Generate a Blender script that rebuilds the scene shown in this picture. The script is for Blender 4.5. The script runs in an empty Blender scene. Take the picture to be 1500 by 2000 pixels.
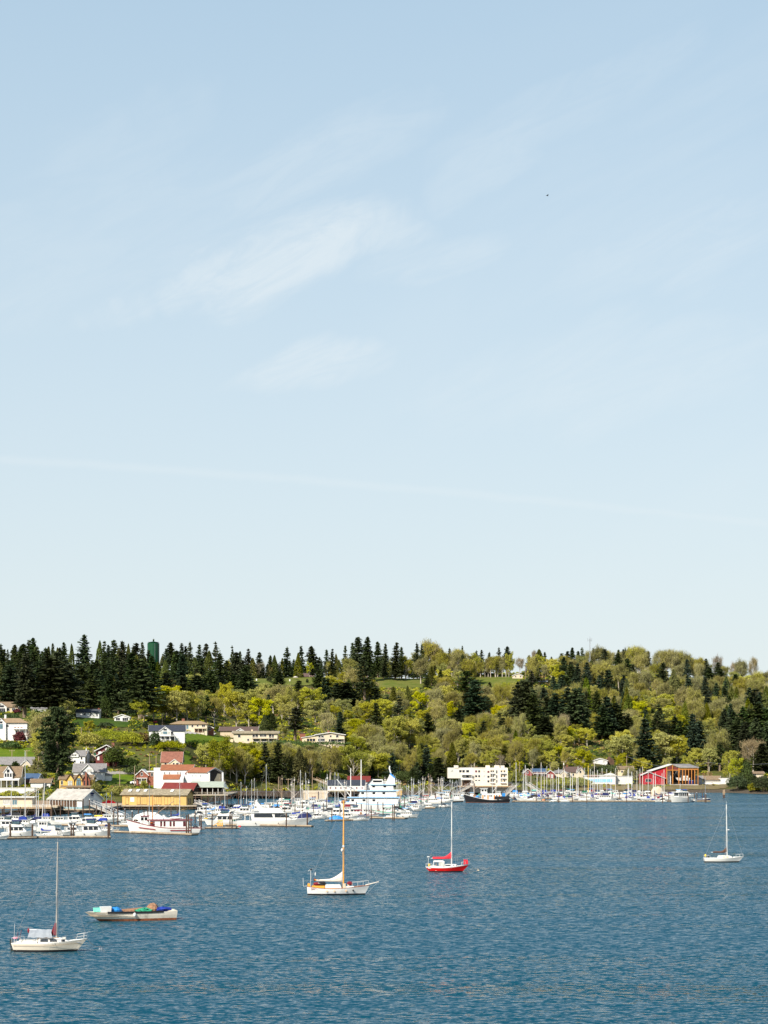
import bpy, math, random
import numpy as np
from mathutils import Vector, Matrix
R = math.radians
rnd = random.Random(7)
S = bpy.context.scene
COL = S.collection

# ------------------------------------------------------------------ camera
F, CH, HY = 4000.0, 25.0, 1464.0          # focal length in photo pixels, eye height, horizon row
cd = bpy.data.cameras.new('camera'); cam = bpy.data.objects.new('camera', cd); COL.objects.link(cam)
cam.location = (0, 0, CH); cam.rotation_euler = (R(90), 0, 0)
cd.sensor_fit = 'HORIZONTAL'; cd.sensor_width = 36; cd.lens = 36*F/1500
cd.shift_y = (HY-1000)/2000
cd.clip_start = 1; cd.clip_end = 30000
S.camera = cam
cd.shift_y = (HY-1000)/1500

# ------------------------------------------------------------------ light
SUN_EL, SUN_AZ = R(38), R(-34)            # azimuth of the sun seen from the scene: behind the camera, to its left
S.view_settings.view_transform = 'Standard'; S.view_settings.look = 'None'
S.view_settings.gamma = 1; S.view_settings.exposure = .7
sd = Vector((math.sin(SUN_AZ)*math.cos(SUN_EL), -math.cos(SUN_AZ)*math.cos(SUN_EL), math.sin(SUN_EL)))
sl = bpy.data.lights.new('sun', 'SUN'); sl.energy = 4.9; sl.angle = R(.53); sl.color = (1, .93, .82)
so = bpy.data.objects.new('sun', sl); COL.objects.link(so); so.rotation_euler = (-sd).to_track_quat('-Z', 'Y').to_euler()
so.location = (0, -50, 200)

class NT:
    """small helper to wire nodes"""
    def __init__(s, nt): s.nt = nt; s.N = nt.nodes; s.L = nt.links
    def n(s, t, **k):
        o = s.N.new(t)
        for a, b in k.items(): setattr(o, a, b)
        return o
    def l(s, a, b): s.L.new(a, b)
    def put(s, sock, v):
        if hasattr(v, 'links') or isinstance(v, bpy.types.NodeSocket): s.L.new(v, sock)
        else: sock.default_value = v
    def m(s, op, a, b=None, c=None, clamp=False):
        o = s.n('ShaderNodeMath', operation=op, use_clamp=clamp)
        s.put(o.inputs[0], a)
        if b is not None: s.put(o.inputs[1], b)
        if c is not None: s.put(o.inputs[2], c)
        return o.outputs[0]
    def vm(s, op, a, b=None, sc=None):
        o = s.n('ShaderNodeVectorMath', operation=op)
        s.put(o.inputs[0], a)
        if b is not None: s.put(o.inputs[1], b)
        if sc is not None: s.put(o.inputs['Scale'], sc)
        return o.outputs[0]
    def mix(s, f, a, b):
        o = s.n('ShaderNodeMix', data_type='RGBA')
        s.put(o.inputs[0], f); s.put(o.inputs[6], a); s.put(o.inputs[7], b)
        return o.outputs[2]
    def noise(s, v, scale, detail=3, rough=.55, dist=0):
        o = s.n('ShaderNodeTexNoise'); s.l(v, o.inputs['Vector'])
        o.inputs['Scale'].default_value = scale; o.inputs['Detail'].default_value = detail
        o.inputs['Roughness'].default_value = rough; o.inputs['Distortion'].default_value = dist
        return o
    def mapr(s, v, a, b, c=0, d=1, smooth=True):
        o = s.n('ShaderNodeMapRange'); o.interpolation_type = 'SMOOTHSTEP' if smooth else 'LINEAR'
        s.put(o.inputs[0], v)
        for i, x in enumerate((a, b, c, d)): o.inputs[i+1].default_value = x
        return o.outputs[0]

def c4(c): return (c[0], c[1], c[2], 1)

w = bpy.data.worlds.new('World'); S.world = w; w.use_nodes = True
t = NT(w.node_tree); t.N.clear()
sky = t.n('ShaderNodeTexSky', sky_type='NISHITA', sun_disc=False)
sky.sun_elevation = SUN_EL; sky.sun_rotation = math.pi - SUN_AZ if False else math.atan2(sd.x, sd.y)
sky.altitude = 0; sky.air_density = 1.0; sky.dust_density = .6; sky.ozone_density = 1.6
tc = t.n('ShaderNodeTexCoord'); sp = t.n('ShaderNodeSeparateXYZ'); t.l(tc.outputs['Generated'], sp.inputs[0])
X, Y, Z = sp.outputs
# thin veil of high cloud: white near the horizon, thinning upward
k_sky = 0.075
base = t.vm('MULTIPLY', sky.outputs[0], (k_sky, k_sky, k_sky))
veil = t.m('MULTIPLY', t.mapr(Z, -.02, .42, .92, .62, smooth=False), t.mapr(Z, .4, .95, 1, .25))
base = t.mix(veil, base, t.mix(t.mapr(Z, .0, .36, 0, 1, False), (0.483, 0.527, 0.535, 1), t.mix(t.mapr(Z, .36, .75), (0.357, 0.476, 0.561, 1), (0.102, 0.259, 0.518, 1))))
# cirrus: stretched noise plus a few thicker feathers and a contrail, all fixed to sky directions
def rot2(cx, cz, ang):
    dx = t.m('SUBTRACT', X, cx); dz = t.m('SUBTRACT', Z, cz); c, s_ = math.cos(ang), math.sin(ang)
    return (t.m('ADD', t.m('MULTIPLY', dx, c), t.m('MULTIPLY', dz, s_)),
            t.m('ADD', t.m('MULTIPLY', dx, -s_), t.m('MULTIPLY', dz, c)))
u, v = rot2(0, .2, R(24))
def comb(a, b, c): 
    o = t.n('ShaderNodeCombineXYZ'); t.put(o.inputs[0], a); t.put(o.inputs[1], b); t.put(o.inputs[2], c); return o.outputs[0]
cv = comb(t.m('MULTIPLY', u, .28), v, t.m('MULTIPLY', Y, .3))
n1 = t.noise(cv, 14, 6, .6, .8).outputs[0]
n2 = t.noise(comb(t.m('MULTIPLY', u, .5), v, 3.3), 3.2, 3, .5, .6).outputs[0]
n3 = t.noise(comb(t.m('MULTIPLY', u, .22), v, 1.3), 75, 7, .72, 1.2).outputs[0]
n4 = t.noise(comb(u, v, 7.7), 9, 4, .6, 1.2).outputs[0]
cir = t.m('MULTIPLY', t.mapr(n2, .38, .72), t.mapr(n1, .35, .8))
dens = t.m('MULTIPLY', cir, .28)
def feather(px, py, hw, hh, ang, amt):
    global dens
    d = Vector(((px-750)/F, 1, (HY-py)/F)).normalized()
    a, b = rot2(d.x, d.z, R(ang))
    a = t.m('DIVIDE', a, hw/F); b = t.m('DIVIDE', b, hh/F)
    b = t.m('ADD', b, t.m('MULTIPLY', t.m('SUBTRACT', n1, .5), 3.4))
    a = t.m('ADD', a, t.m('MULTIPLY', t.m('SUBTRACT', n4, .5), 2.4))
    r2 = t.m('ADD', t.m('MULTIPLY', a, a), t.m('MULTIPLY', b, b))
    f = t.mapr(r2, 1.7, .1, 0, amt)
    f = t.m('MULTIPLY', f, t.mapr(n3, .3, .68, .3, 1))
    dens = t.m('MAXIMUM', dens, f)
for a in ((500, 520, 270, 75, 15, .6), (660, 480, 190, 48, 4, .42), (590, 725, 180, 40, 14, .45), (640, 300, 260, 60, 24, .24), (1090, 215, 240, 50, 22, .15),
          (960, 310, 150, 50, 38, .22), (850, 510, 140, 30, 14, .26), (1330, 480, 280, 80, 14, .22), (250, 430, 330, 130, 22, .15), (1250, 720, 420, 90, 8, .22)): feather(*a)
# contrail
d0 = t.m('ADD', t.m('MULTIPLY', X, -.083), .1275)
dl = t.m('SUBTRACT', Z, t.m('SUBTRACT', d0, t.m('MULTIPLY', t.m('MULTIPLY', X, X), .14)))
wob = t.m('MULTIPLY', t.m('SUBTRACT', n3, .5), .004)
con = t.mapr(t.m('ABSOLUTE', t.m('ADD', dl, wob)), .0034, .0, .0, .2)
dens = t.m('MAXIMUM', dens, t.m('MULTIPLY', con, t.mapr(Y, .2, .6)))
colr = t.mix(dens, base, (0.506, 0.549, 0.569, 1))
bg = t.n('ShaderNodeBackground'); t.l(colr, bg.inputs[0]); bg.inputs[1].default_value = 1.0
ow = t.n('ShaderNodeOutputWorld'); t.l(bg.outputs[0], ow.inputs[0])

# ------------------------------------------------------------------ materials
MATS = {}
def pm(name, rgb, rough=.6, var=.12, scale=.6, metal=0., grime=0., wave=None, spec=.4, alpha=None):
    m = bpy.data.materials.new(name); m.use_nodes = True; MATS[name] = m
    t = NT(m.node_tree); b = t.N['Principled BSDF']
    tc = t.n('ShaderNodeTexCoord'); P = tc.outputs['Object']
    n = t.noise(P, scale, 4, .6).outputs[0]
    col = t.mix(t.mapr(n, .3, .7), c4([c*(1-var) for c in rgb]), c4([min(c*(1+var), .95) for c in rgb]))
    if grime:
        mp = t.n('ShaderNodeMapping'); mp.inputs['Scale'].default_value = (1, 1, .18); t.l(P, mp.inputs[0])
        g = t.noise(mp.outputs[0], scale*2.3, 4, .7).outputs[0]
        col = t.mix(t.mapr(g, .52, .78, 0, grime), col, (.10, .075, .05, 1))
    if wave:
        wv = t.n('ShaderNodeTexWave', wave_type='BANDS', bands_direction=wave[0]); wv.inputs['Scale'].default_value = wave[1]
        wv.inputs['Distortion'].default_value = .15; t.l(P, wv.inputs[0])
        col = t.mix(t.mapr(wv.outputs[0], .0, .35, wave[2], 0), col, c4([c*.45 for c in rgb]))
    t.l(col, b.inputs['Base Color']); b.inputs['Roughness'].default_value = rough; b.inputs['Metallic'].default_value = metal
    b.inputs['Specular IOR Level'].default_value = spec
    return m
for a in (
    ('white', (.62, .61, .58), .35, .05, .8, 0, .12), ('gelcoat', (.66, .64, .59), .22, .04, .5, 0, .06), ('cream_hull', (.64, .57, .46), .3, .05, .5, 0, .15),
    ('white_wall', (.66, .65, .62), .7, .05, .4, 0, .10, ('Z', 1.6, .2)), ('cream_wall', (.58, .49, .36), .7, .06, .4, 0, .10, ('Z', 1.6, .2)), ('condo_wall', (.64, .58, .48), .8, .05, .3, 0, .08),
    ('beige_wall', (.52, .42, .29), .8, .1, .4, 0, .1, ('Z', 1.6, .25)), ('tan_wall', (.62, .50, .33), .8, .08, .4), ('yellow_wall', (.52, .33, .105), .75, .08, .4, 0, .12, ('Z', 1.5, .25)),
    ('mustard_wall', (.58, .38, .09), .75, .1, .5, 0, .1), ('brick', (.22, .08, .05), .9, .25, 2.5), ('red_wall', (.34, .007, .016), .6, .1, .3, 0, 0, ('X', 2.2, .4)),
    ('maroon_wall', (.12, .022, .02), .8, .2, .5), ('barn_red', (.24, .035, .03), .8, .15, .5), ('brown_wall', (.09, .05, .03), .9, .25, .6), ('dark_wall', (.028, .022, .018), .9, .3, .6, 0, 0, ('X', 2, .3)),
    ('grey_wall', (.42, .42, .41), .8, .08, .4), ('weathered_wall', (.34, .32, .28), .85, .15, .8, 0, .2),
    ('roof_grey', (.20, .19, .185), .9, .18, 1.2, 0, 0, ('Z', 3, .3)), ('roof_dark', (.05, .055, .065), .85, .2, 1.2, 0, 0, ('Z', 3, .3)), ('roof_brown', (.20, .14, .085), .9, .2, 1.2, 0, 0, ('Z', 3, .3)),
    ('roof_tan', (.27, .19, .11), .9, .15, 1.2, 0, 0, ('Z', 3, .3)), ('roof_umber', (.10, .065, .055), .9, .2, 1.2, 0, 0, ('Z', 3, .3)), ('roof_maroon', (.165, .028, .02), .5, .12, .6, 0, 0, ('X', 1.6, .5)),
    ('roof_pink', (.22, .09, .06), .85, .2, 1., 0, 0, ('X', 1.2, .3)), ('roof_orange', (.27, .10, .045), .7, .12, .6), ('roof_green', (.38, .42, .33), .5, .08, .6, 0, .1, ('X', 1.6, .25)),
    ('roof_blue', (.05, .09, .16), .5, .12, .6), ('roof_metal', (.40, .375, .33), .6, .18, .5, 0, .6, ('X', 1.3, .25)), ('roof_black', (.03, .035, .05), .8, .2, 1), ('roof_white', (.58, .57, .54), .6, .08, .6, 0, .2),
    ('roof_moss', (.25, .21, .14), .95, .3, .9), ('teal_wall', (.17, .30, .34), .8, .1, .5), ('lattice_grey', (.60, .60, .58), .5, .1, .5),
    ('wood', (.30, .20, .11), .85, .25, 1.2, 0, .3), ('weathered_wood', (.36, .30, .22), .9, .25, 1.2, 0, .35), ('pile_wood', (.075, .045, .03), .95, .35, 1.2), ('pole_wood', (.33, .24, .16), .9, .2, .8),
    ('dark_timber', (.055, .038, .028), .95, .3, 1), ('varnish', (.70, .32, .04), .4, .12, 2), ('timber_orange', (.38, .15, .03), .5, .1, 1.5), ('crane_orange', (.70, .34, .05), .6, .15, 2),
    ('concrete', (.42, .40, .36), .9, .1, .5, 0, .2), ('asphalt', (.07, .07, .07), .95, .15, .5), ('stone', (.28, .26, .22), .95, .3, 1.5), ('gravel', (.30, .27, .23), .95, .2, 1),
    ('alloy', (.62, .62, .60), .3, .05, 1, .4), ('grey_metal', (.30, .32, .34), .4, .1, 1, .3), ('black', (.012, .012, .014), .4, .2, 1), ('rubber', (.02, .02, .02), .8, .2, 1),
    ('navy', (.008, .014, .075), .8, .15, 1.5), ('royal', (.008, .03, .24), .8, .15, 1.5), ('tarp_blue', (.02, .20, .52), .55, .15, 2), ('maroon', (.16, .008, .016), .8, .15, 1.5), ('red_canvas', (.72, .02, .035), .8, .1, 1.5),
    ('red_paint', (.62, .010, .008), .18, .04, .5), ('pink', (.75, .30, .36), .6, .1, 1), ('green_canvas', (.012, .10, .055), .8, .15, 1.5), ('net_green', (.02, .26, .14), .8, .3, 4), ('teal', (.18, .62, .50), .6, .1, 1), ('brown_canvas', (.075, .032, .016), .8, .2, 1.5),
    ('tan_canvas', (.52, .42, .30), .85, .08, .8), ('cream_sail', (.58, .52, .45), .85, .06, .8), ('grey_tarp', (.24, .265, .29), .7, .12, 1.4), ('yellow', (.80, .52, .03), .6, .1, 1), ('orange', (.78, .20, .02), .6, .1, 1),
    ('net_brown', (.26, .14, .08), .95, .35, 4), ('rust', (.17, .055, .022), .9, .4, 2), ('skiff_hull', (.58, .53, .44), .5, .12, .5, 0, .55), ('trim_blue', (.22, .48, .76), .4, .1, 1), ('trim_green', (.03, .40, .24), .4, .1, 1),
    ('tank_green', (.006, .055, .021), .35, .05, .2, 0, .05), ('bark', (.17, .125, .085), .95, .3, 1.5), ('pale_bark', (.36, .32, .25), .95, .25, 1.5), ('grey_bark', (.40, .35, .29), .95, .25, 1.5), ('skin_dark', (.03, .03, .035), .6, .1, 1),
    ('car_white', (.75, .75, .75), .2, .03, 1), ('car_red', (.35, .02, .03), .2, .05, 1), ('car_blue', (.05, .10, .22), .2, .05, 1), ('car_silver', (.45, .46, .48), .25, .05, 1), ('car_black', (.02, .02, .025), .2, .05, 1), ('boot_dark', (.02, .03, .03), .5, .2, 1), ('stripe_red', (.22, .015, .03), .4, .1, 1),
    ): pm(*a)
def glass(name, rgb, rough=.08):
    m = pm(name, rgb, rough, .25, 1.5, 0, 0, None, .3); return m
glass('glass_dark', (.022, .026, .032)); glass('glass_blue', (.10, .17, .20)); glass('glass_pale', (.42, .42, .38), .15); glass('glass_wine', (.16, .04, .05))
def foliage(name, rgb, hv=.03, vv=.35, trans=.22, nscale=.25, tint=None):
    m = bpy.data.materials.new(name); m.use_nodes = True; MATS[name] = m
    t = NT(m.node_tree); b = t.N['Principled BSDF']
    oi = t.n('ShaderNodeObjectInfo'); tc = t.n('ShaderNodeTexCoord')
    n = t.noise(tc.outputs['Object'], nscale, 3, .6).outputs[0]
    n2 = t.noise(tc.outputs['Object'], nscale*7, 2, .6).outputs[0]
    hsv = t.n('ShaderNodeHueSaturation'); hsv.inputs['Color'].default_value = c4(rgb)
    t.l(t.mapr(oi.outputs['Random'], 0, 1, .5-hv, .5+hv, False), hsv.inputs['Hue'])
    r2 = t.m('FRACT', t.m('MULTIPLY', oi.outputs['Random'], 7.31))
    t.l(t.mapr(r2, 0, 1, .75, 1.12, False), hsv.inputs['Saturation'])
    r3 = t.m('FRACT', t.m('MULTIPLY', oi.outputs['Random'], 13.7))
    val = t.m('MULTIPLY', t.mapr(r3, 0, 1, 1-vv, 1+vv, False), t.m('MULTIPLY', t.mapr(n, .3, .7, .72, 1.25), t.mapr(n2, .25, .75, .6, 1.4)))
    t.l(val, hsv.inputs['Value']); col = hsv.outputs[0]
    t.l(col, b.inputs['Base Color']); b.inputs['Roughness'].default_value = .7; b.inputs['Specular IOR Level'].default_value = .15
    tr = t.n('ShaderNodeBsdfTranslucent'); t.l(col, tr.inputs[0])
    mx = t.n('ShaderNodeMixShader'); mx.inputs[0].default_value = trans
    t.l(b.outputs[0], mx.inputs[1]); t.l(tr.outputs[0], mx.inputs[2]); t.l(mx.outputs[0], t.N['Material Output'].inputs[0])
    return m
foliage('fir_needles', (.040, .056, .016), .03, .4, .12); foliage('cedar_needles', (.10, .115, .013), .03, .3, .15)
foliage('blue_needles', (.030, .050, .024), .02, .25, .1); foliage('maple_leaves', (.42, .40, .04), .008, .22, .3); foliage('olive_leaves', (.31, .305, .036), .012, .25, .3)
foliage('twigs', (.24, .215, .062), .01, .25, .1); foliage('grey_twigs', (.25, .205, .11), .015, .2, .1); foliage('alder_buds', (.40, .385, .05), .01, .25, .25)
foliage('dark_shrub', (.045, .07, .016), .03, .3, .15); foliage('blossom', (.75, .62, .48), .02, .1, .2); foliage('red_leaves', (.11, .012, .014), .01, .3, .2); foliage('red_bush', (.40, .012, .015), .01, .3, .2)
foliage('bright_shrub', (.27, .27, .02), .02, .2, .3); foliage('hedge_leaves', (.06, .095, .016), .02, .2, .15); foliage('brown_brush', (.20, .13, .06), .02, .25, .15); foliage('ivy_leaves', (.06, .105, .014), .02, .2, .2)

# ------------------------------------------------------------------ mesh helpers
class MB:
    def __init__(s): s.v = []; s.f = []; s.mi = []; s.k = 0
    def add(s, vs, fs):
        o = len(s.v); s.v += [tuple(p) for p in vs]; s.f += [tuple(i+o for i in f) for f in fs]; s.mi += [s.k]*len(fs); return s
    def box(s, x0, x1, y0, y1, z0, z1):
        return s.add([(x0,y0,z0),(x1,y0,z0),(x1,y1,z0),(x0,y1,z0),(x0,y0,z1),(x1,y0,z1),(x1,y1,z1),(x0,y1,z1)],
                     [(0,3,2,1),(4,5,6,7),(0,1,5,4),(1,2,6,5),(2,3,7,6),(3,0,4,7)])
    def hexa(s, b, t_):
        """8 corners: bottom ring of 4 (ccw) and top ring of 4"""
        return s.add(list(b)+list(t_), [(0,3,2,1),(4,5,6,7),(0,1,5,4),(1,2,6,5),(2,3,7,6),(3,0,4,7)])
    def prism(s, poly, a, b, axis='x'):
        """polygon in the two other axes extruded along axis from a to b"""
        n = len(poly)
        P = {'x': lambda p, q: (q, p[0], p[1]), 'y': lambda p, q: (p[0], q, p[1]), 'z': lambda p, q: (p[0], p[1], q)}[axis]
        return s.add([P(p, a) for p in poly]+[P(p, b) for p in poly], [tuple(range(n))[::-1], tuple(range(n, 2*n))]+[(i, (i+1) % n, n+(i+1) % n, n+i) for i in range(n)])
    def tube(s, pts, r, n=6, cap=True):
        pts = [Vector(p) for p in pts]; rs = r if isinstance(r, (list, tuple)) else [r]*len(pts); vs = []; fs = []
        for i, p in enumerate(pts):
            d = (pts[min(i+1, len(pts)-1)]-pts[max(i-1, 0)]).normalized()
            a = d.cross(Vector((0, 0, 1)) if abs(d.z) < .9 else Vector((1, 0, 0))).normalized(); b = d.cross(a)
            vs += [p+a*(math.cos(2*math.pi*j/n)*rs[i])+b*(math.sin(2*math.pi*j/n)*rs[i]) for j in range(n)]
        for i in range(len(pts)-1):
            for j in range(n):
                q = (j+1) % n; fs.append((i*n+j, i*n+q, (i+1)*n+q, (i+1)*n+j))
        if cap: fs += [tuple(range(n))[::-1], tuple(range((len(pts)-1)*n, len(pts)*n))]
        return s.add(vs, fs)
    def lathe(s, prof, n=12, c=(0, 0), sx=1, sy=1):
        vs = [(c[0]+r*sx*math.cos(2*math.pi*j/n), c[1]+r*sy*math.sin(2*math.pi*j/n), z) for r, z in prof for j in range(n)]; m = len(prof)
        fs = [(i*n+j, i*n+(j+1) % n, (i+1)*n+(j+1) % n, (i+1)*n+j) for i in range(m-1) for j in range(n)]
        fs += [tuple(range(n))[::-1], tuple(range((m-1)*n, m*n))]
        return s.add(vs, fs)
    def loft(s, rings, closed=True, cap=True):
        n = len(rings[0]); vs = [p for r in rings for p in r]; fs = []
        for i in range(len(rings)-1):
            for j in range(n if closed else n-1):
                q = (j+1) % n; fs.append((i*n+j, i*n+q, (i+1)*n+q, (i+1)*n+j))
        if cap and closed: fs += [tuple(range(n))[::-1], tuple(range((len(rings)-1)*n, len(rings)*n))]
        return s.add(vs, fs)
    def blob(s, cx, cy, cz, rx, ry, rz, seed=0, n=10, m=6, amp=.18):
        q = random.Random(seed); vs = []; fs = []
        for i in range(m+1):
            for j in range(n):
                ph = math.pi*i/m; th = 2*math.pi*j/n; k = 1+q.uniform(-amp, amp)
                vs.append((cx+rx*k*math.sin(ph)*math.cos(th), cy+ry*k*math.sin(ph)*math.sin(th), cz+rz*k*math.cos(ph)))
        for i in range(m):
            for j in range(n): p = (j+1) % n; fs.append((i*n+j, (i+1)*n+j, (i+1)*n+p, i*n+p))
        return s.add(vs, fs)
    def mesh(s, name):
        me = bpy.data.meshes.new(name); me.from_pydata(s.v, [], s.f)
        if any(s.mi): me.polygons.foreach_set('material_index', s.mi)
        me.update(); return me
class WS(MB):
    """a set of panes, each of which becomes a part of its own"""
    def __init__(s): super().__init__(); s.sets = []
    def add(s, vs, fs): m = MB(); MB.add(m, vs, fs); s.sets.append(m); return s
def link(name, data, parent=None, loc=None, rot=None):
    o = bpy.data.objects.new(name, data); COL.objects.link(o)
    if parent is not None: o.parent = parent
    if loc is not None: o.location = loc
    if rot is not None: o.rotation_euler = (0, 0, rot)
    return o
def part(name, mb, mats, parent=None, loc=None, rot=None, smooth=False):
    if isinstance(mb, WS): return [part(name, m, mats, parent, loc, rot, smooth) for m in mb.sets][-1]
    me = mb.mesh(name) if isinstance(mb, MB) else mb
    if not me.materials:
        for m in ([mats] if isinstance(mats, str) else mats): me.materials.append(MATS[m])
    if smooth: me.polygons.foreach_set('use_smooth', [True]*len(me.polygons))
    return link(name, me, parent, loc, rot)
def tag(o, label=None, cat=None, group=None, kind=None):
    if label: o['label'] = label
    if cat: o['category'] = cat
    if group: o['group'] = group
    if kind: o['kind'] = kind
    return o
def thing(name, label, cat, loc=(0, 0, 0), rot=0, group=None):
    return tag(link(name, None, None, loc, rot), label, cat, group)
def gx(px, y): return (px-750)*y/F
def wy(py): return CH*F/(py-HY)
def gz(py, y): return CH-(py-HY)*y/F
def quads(name, V, mats, mi=None):
    """V: (n,4,3) array of quad corners -> mesh"""
    n = len(V); me = bpy.data.meshes.new(name); me.vertices.add(n*4); me.vertices.foreach_set('co', np.ascontiguousarray(V, dtype=np.float32).ravel())
    me.loops.add(n*4); me.loops.foreach_set('vertex_index', np.arange(n*4, dtype=np.int32)); me.polygons.add(n)
    me.polygons.foreach_set('loop_start', np.arange(0, n*4, 4, dtype=np.int32))
    if mi is not None: me.polygons.foreach_set('material_index', np.asarray(mi, dtype=np.int32))
    for m in mats: me.materials.append(MATS[m])
    me.update(calc_edges=True); me.validate(); return me
# ------------------------------------------------------------------ terrain: profiles of (distance, picture row of the ground) per picture column
PROF = [
 (0,   [(900,1575),(920,1556),(945,1536),(970,1522),(1000,1494),(1060,1462),(1090,1447),(1130,1425),(1180,1402),(1210,1392),(1250,1386),(1330,1372),(1560,1316)]),
 (130, [(900,1575),(925,1549),(960,1526),(1010,1492),(1060,1468),(1110,1440),(1160,1415),(1178,1402),(1230,1390),(1330,1370),(1560,1313)]),
 (250, [(890,1576),(925,1546),(950,1533),(990,1515),(1030,1490),(1080,1465),(1130,1435),(1160,1411),(1215,1402),(1330,1370),(1570,1308)]),
 (330, [(890,1576),(935,1546),(960,1531),(1000,1505),(1040,1490),(1090,1462),(1112,1449),(1150,1433),(1190,1424),(1330,1375),(1570,1310)]),
 (480, [(1060,1558),(1085,1550),(1100,1540),(1130,1500),(1165,1466),(1190,1449),(1250,1440),(1400,1385),(1540,1342),(1600,1325)]),
 (620, [(1080,1556),(1100,1547),(1120,1535),(1150,1500),(1180,1466),(1195,1450),(1250,1442),(1400,1390),(1540,1345),(1620,1322)]),
 (740, [(1120,1553),(1145,1545),(1165,1530),(1200,1505),(1240,1475),(1330,1430),(1450,1385),(1560,1345),(1640,1323)]),
 (900, [(1150,1551),(1170,1540),(1200,1528),(1240,1500),(1330,1455),(1450,1405),(1560,1360),(1650,1330),(1700,1318)]),
 (1010,[(1170,1549),(1185,1538),(1215,1527),(1250,1505),(1340,1460),(1450,1410),(1560,1360),(1640,1328),(1700,1314)]),
 (1130,[(1180,1549),(1195,1537),(1235,1527),(1270,1505),(1350,1465),(1450,1415),(1560,1365),(1660,1330),(1720,1318)]),
 (1260,[(1185,1548),(1200,1535),(1245,1530),(1290,1510),(1360,1470),(1450,1425),(1560,1375),(1660,1335),(1720,1318)]),
 (1400,[(1190,1548),(1205,1536),(1240,1532),(1290,1512),(1360,1478),(1450,1435),(1560,1388),(1660,1350),(1720,1338)]),
 (1500,[(1150,1551),(1170,1543),(1200,1536),(1270,1515),(1360,1480),(1450,1440),(1560,1395),(1660,1360),(1720,1348)]),
]
PU = np.array([p[0] for p in PROF], float)
YG = np.arange(840., 1760., 5.)
def _zcol(pr):
    ys = np.array([a for a, b in pr], float); zs = np.array([gz(b, a) for a, b in pr]); zs[0] = 0.15
    z = np.interp(YG, ys, zs); z = np.where(YG < ys[0], .15-(ys[0]-YG)*.09, z)
    return np.where(YG > ys[-1], zs[-1]-(YG-ys[-1])*.012, z)
ZC = np.array([_zcol(p[1]) for p in PROF])
k = np.array([1, 2, 3, 2, 1.])/9
ZS = np.array([np.convolve(np.pad(r, 2, mode='edge'), k, 'valid') for r in ZC])
def ground(u, y):
    """height of the ground at picture column u and distance y"""
    u = min(max(u, PU[0]), PU[-1]); i = min(int(np.searchsorted(PU, u, 'right'))-1, len(PU)-2); f = (u-PU[i])/(PU[i+1]-PU[i])
    f = f*f*(3-2*f)
    j = (min(max(y, YG[0]), YG[-1])-YG[0])/5; a = min(int(j), len(YG)-2); g = j-a
    r0 = ZS[i][a]*(1-g)+ZS[i][a+1]*g; r1 = ZS[i+1][a]*(1-g)+ZS[i+1][a+1]*g
    return r0*(1-f)+r1*f
def gxy(x, y): return ground(750+x*F/y, y)
def where(px, py):
    """distance at which the ground shows on picture row py in column px"""
    y = 845.
    while y < 1725:
        if HY-(ground(px, y)-CH)*F/y <= py: return y
        y += 2.5
    return 1725.

def terrain_mat():
    m = bpy.data.materials.new('hillside'); m.use_nodes = True; MATS['hillside'] = m; t = NT(m.node_tree); b = t.N['Principled BSDF']
    g = t.n('ShaderNodeNewGeometry').outputs['Position']; sp = t.n('ShaderNodeSeparateXYZ'); t.l(g, sp.inputs[0])
    a = t.noise(g, .035, 4, .6).outputs[0]; c = t.noise(g, .35, 5, .65).outputs[0]; d = t.noise(g, 2.2, 3, .6).outputs[0]
    col = t.mix(t.mapr(a, .35, .65), (.065, .065, .020, 1), (.12, .14, .022, 1))
    col = t.mix(t.mapr(c, .45, .72), col, (.17, .125, .055, 1))
    col = t.mix(t.mapr(d, .3, .7, .55, 0), col, (.03, .035, .012, 1))
    low = t.mapr(sp.outputs[2], 1.2, 2.6, 1, 0)
    shore = t.mix(t.mapr(d, .35, .65), (.045, .036, .028, 1), (.13, .105, .075, 1))
    col = t.mix(low, col, shore)
    t.l(col, b.inputs['Base Color']); b.inputs['Roughness'].default_value = .95; b.inputs['Specular IOR Level'].default_value = .1
    bp = t.n('ShaderNodeBump'); bp.inputs['Strength'].default_value = .8; bp.inputs['Distance'].default_value = .6; t.l(c, bp.inputs['Height']); t.l(bp.outputs[0], b.inputs['Normal'])
    return m
terrain_mat()
def lawn_mat(name, c1, c2):
    m = bpy.data.materials.new(name); m.use_nodes = True; MATS[name] = m; t = NT(m.node_tree); b = t.N['Principled BSDF']
    g = t.n('ShaderNodeNewGeometry').outputs['Position']
    a = t.noise(g, .12, 4, .6).outputs[0]; c = t.noise(g, 1.1, 4, .65).outputs[0]
    col = t.mix(t.mapr(a, .35, .65), c4(c1), c4(c2)); col = t.mix(t.mapr(c, .35, .7, .0, .6), col, c4([x*.5 for x in c1])); e = t.noise(g, .3, 5, .7).outputs[0]; col = t.mix(t.mapr(e, .52, .72, 0, .55), col, c4((c1[0]*1.5, c1[1]*.85, c1[2]*2)))
    t.l(col, b.inputs['Base Color']); b.inputs['Roughness'].default_value = .95; b.inputs['Specular IOR Level'].default_value = .1
lawn_mat('lawn_grass', (.09, .15, .008), (.14, .19, .012)); lawn_mat('meadow_grass', (.10, .135, .018), (.17, .17, .04)); lawn_mat('dark_grass', (.035, .07, .008), (.06, .10, .012)); lawn_mat('dry_grass', (.16, .13, .06), (.22, .18, .09))

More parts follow.
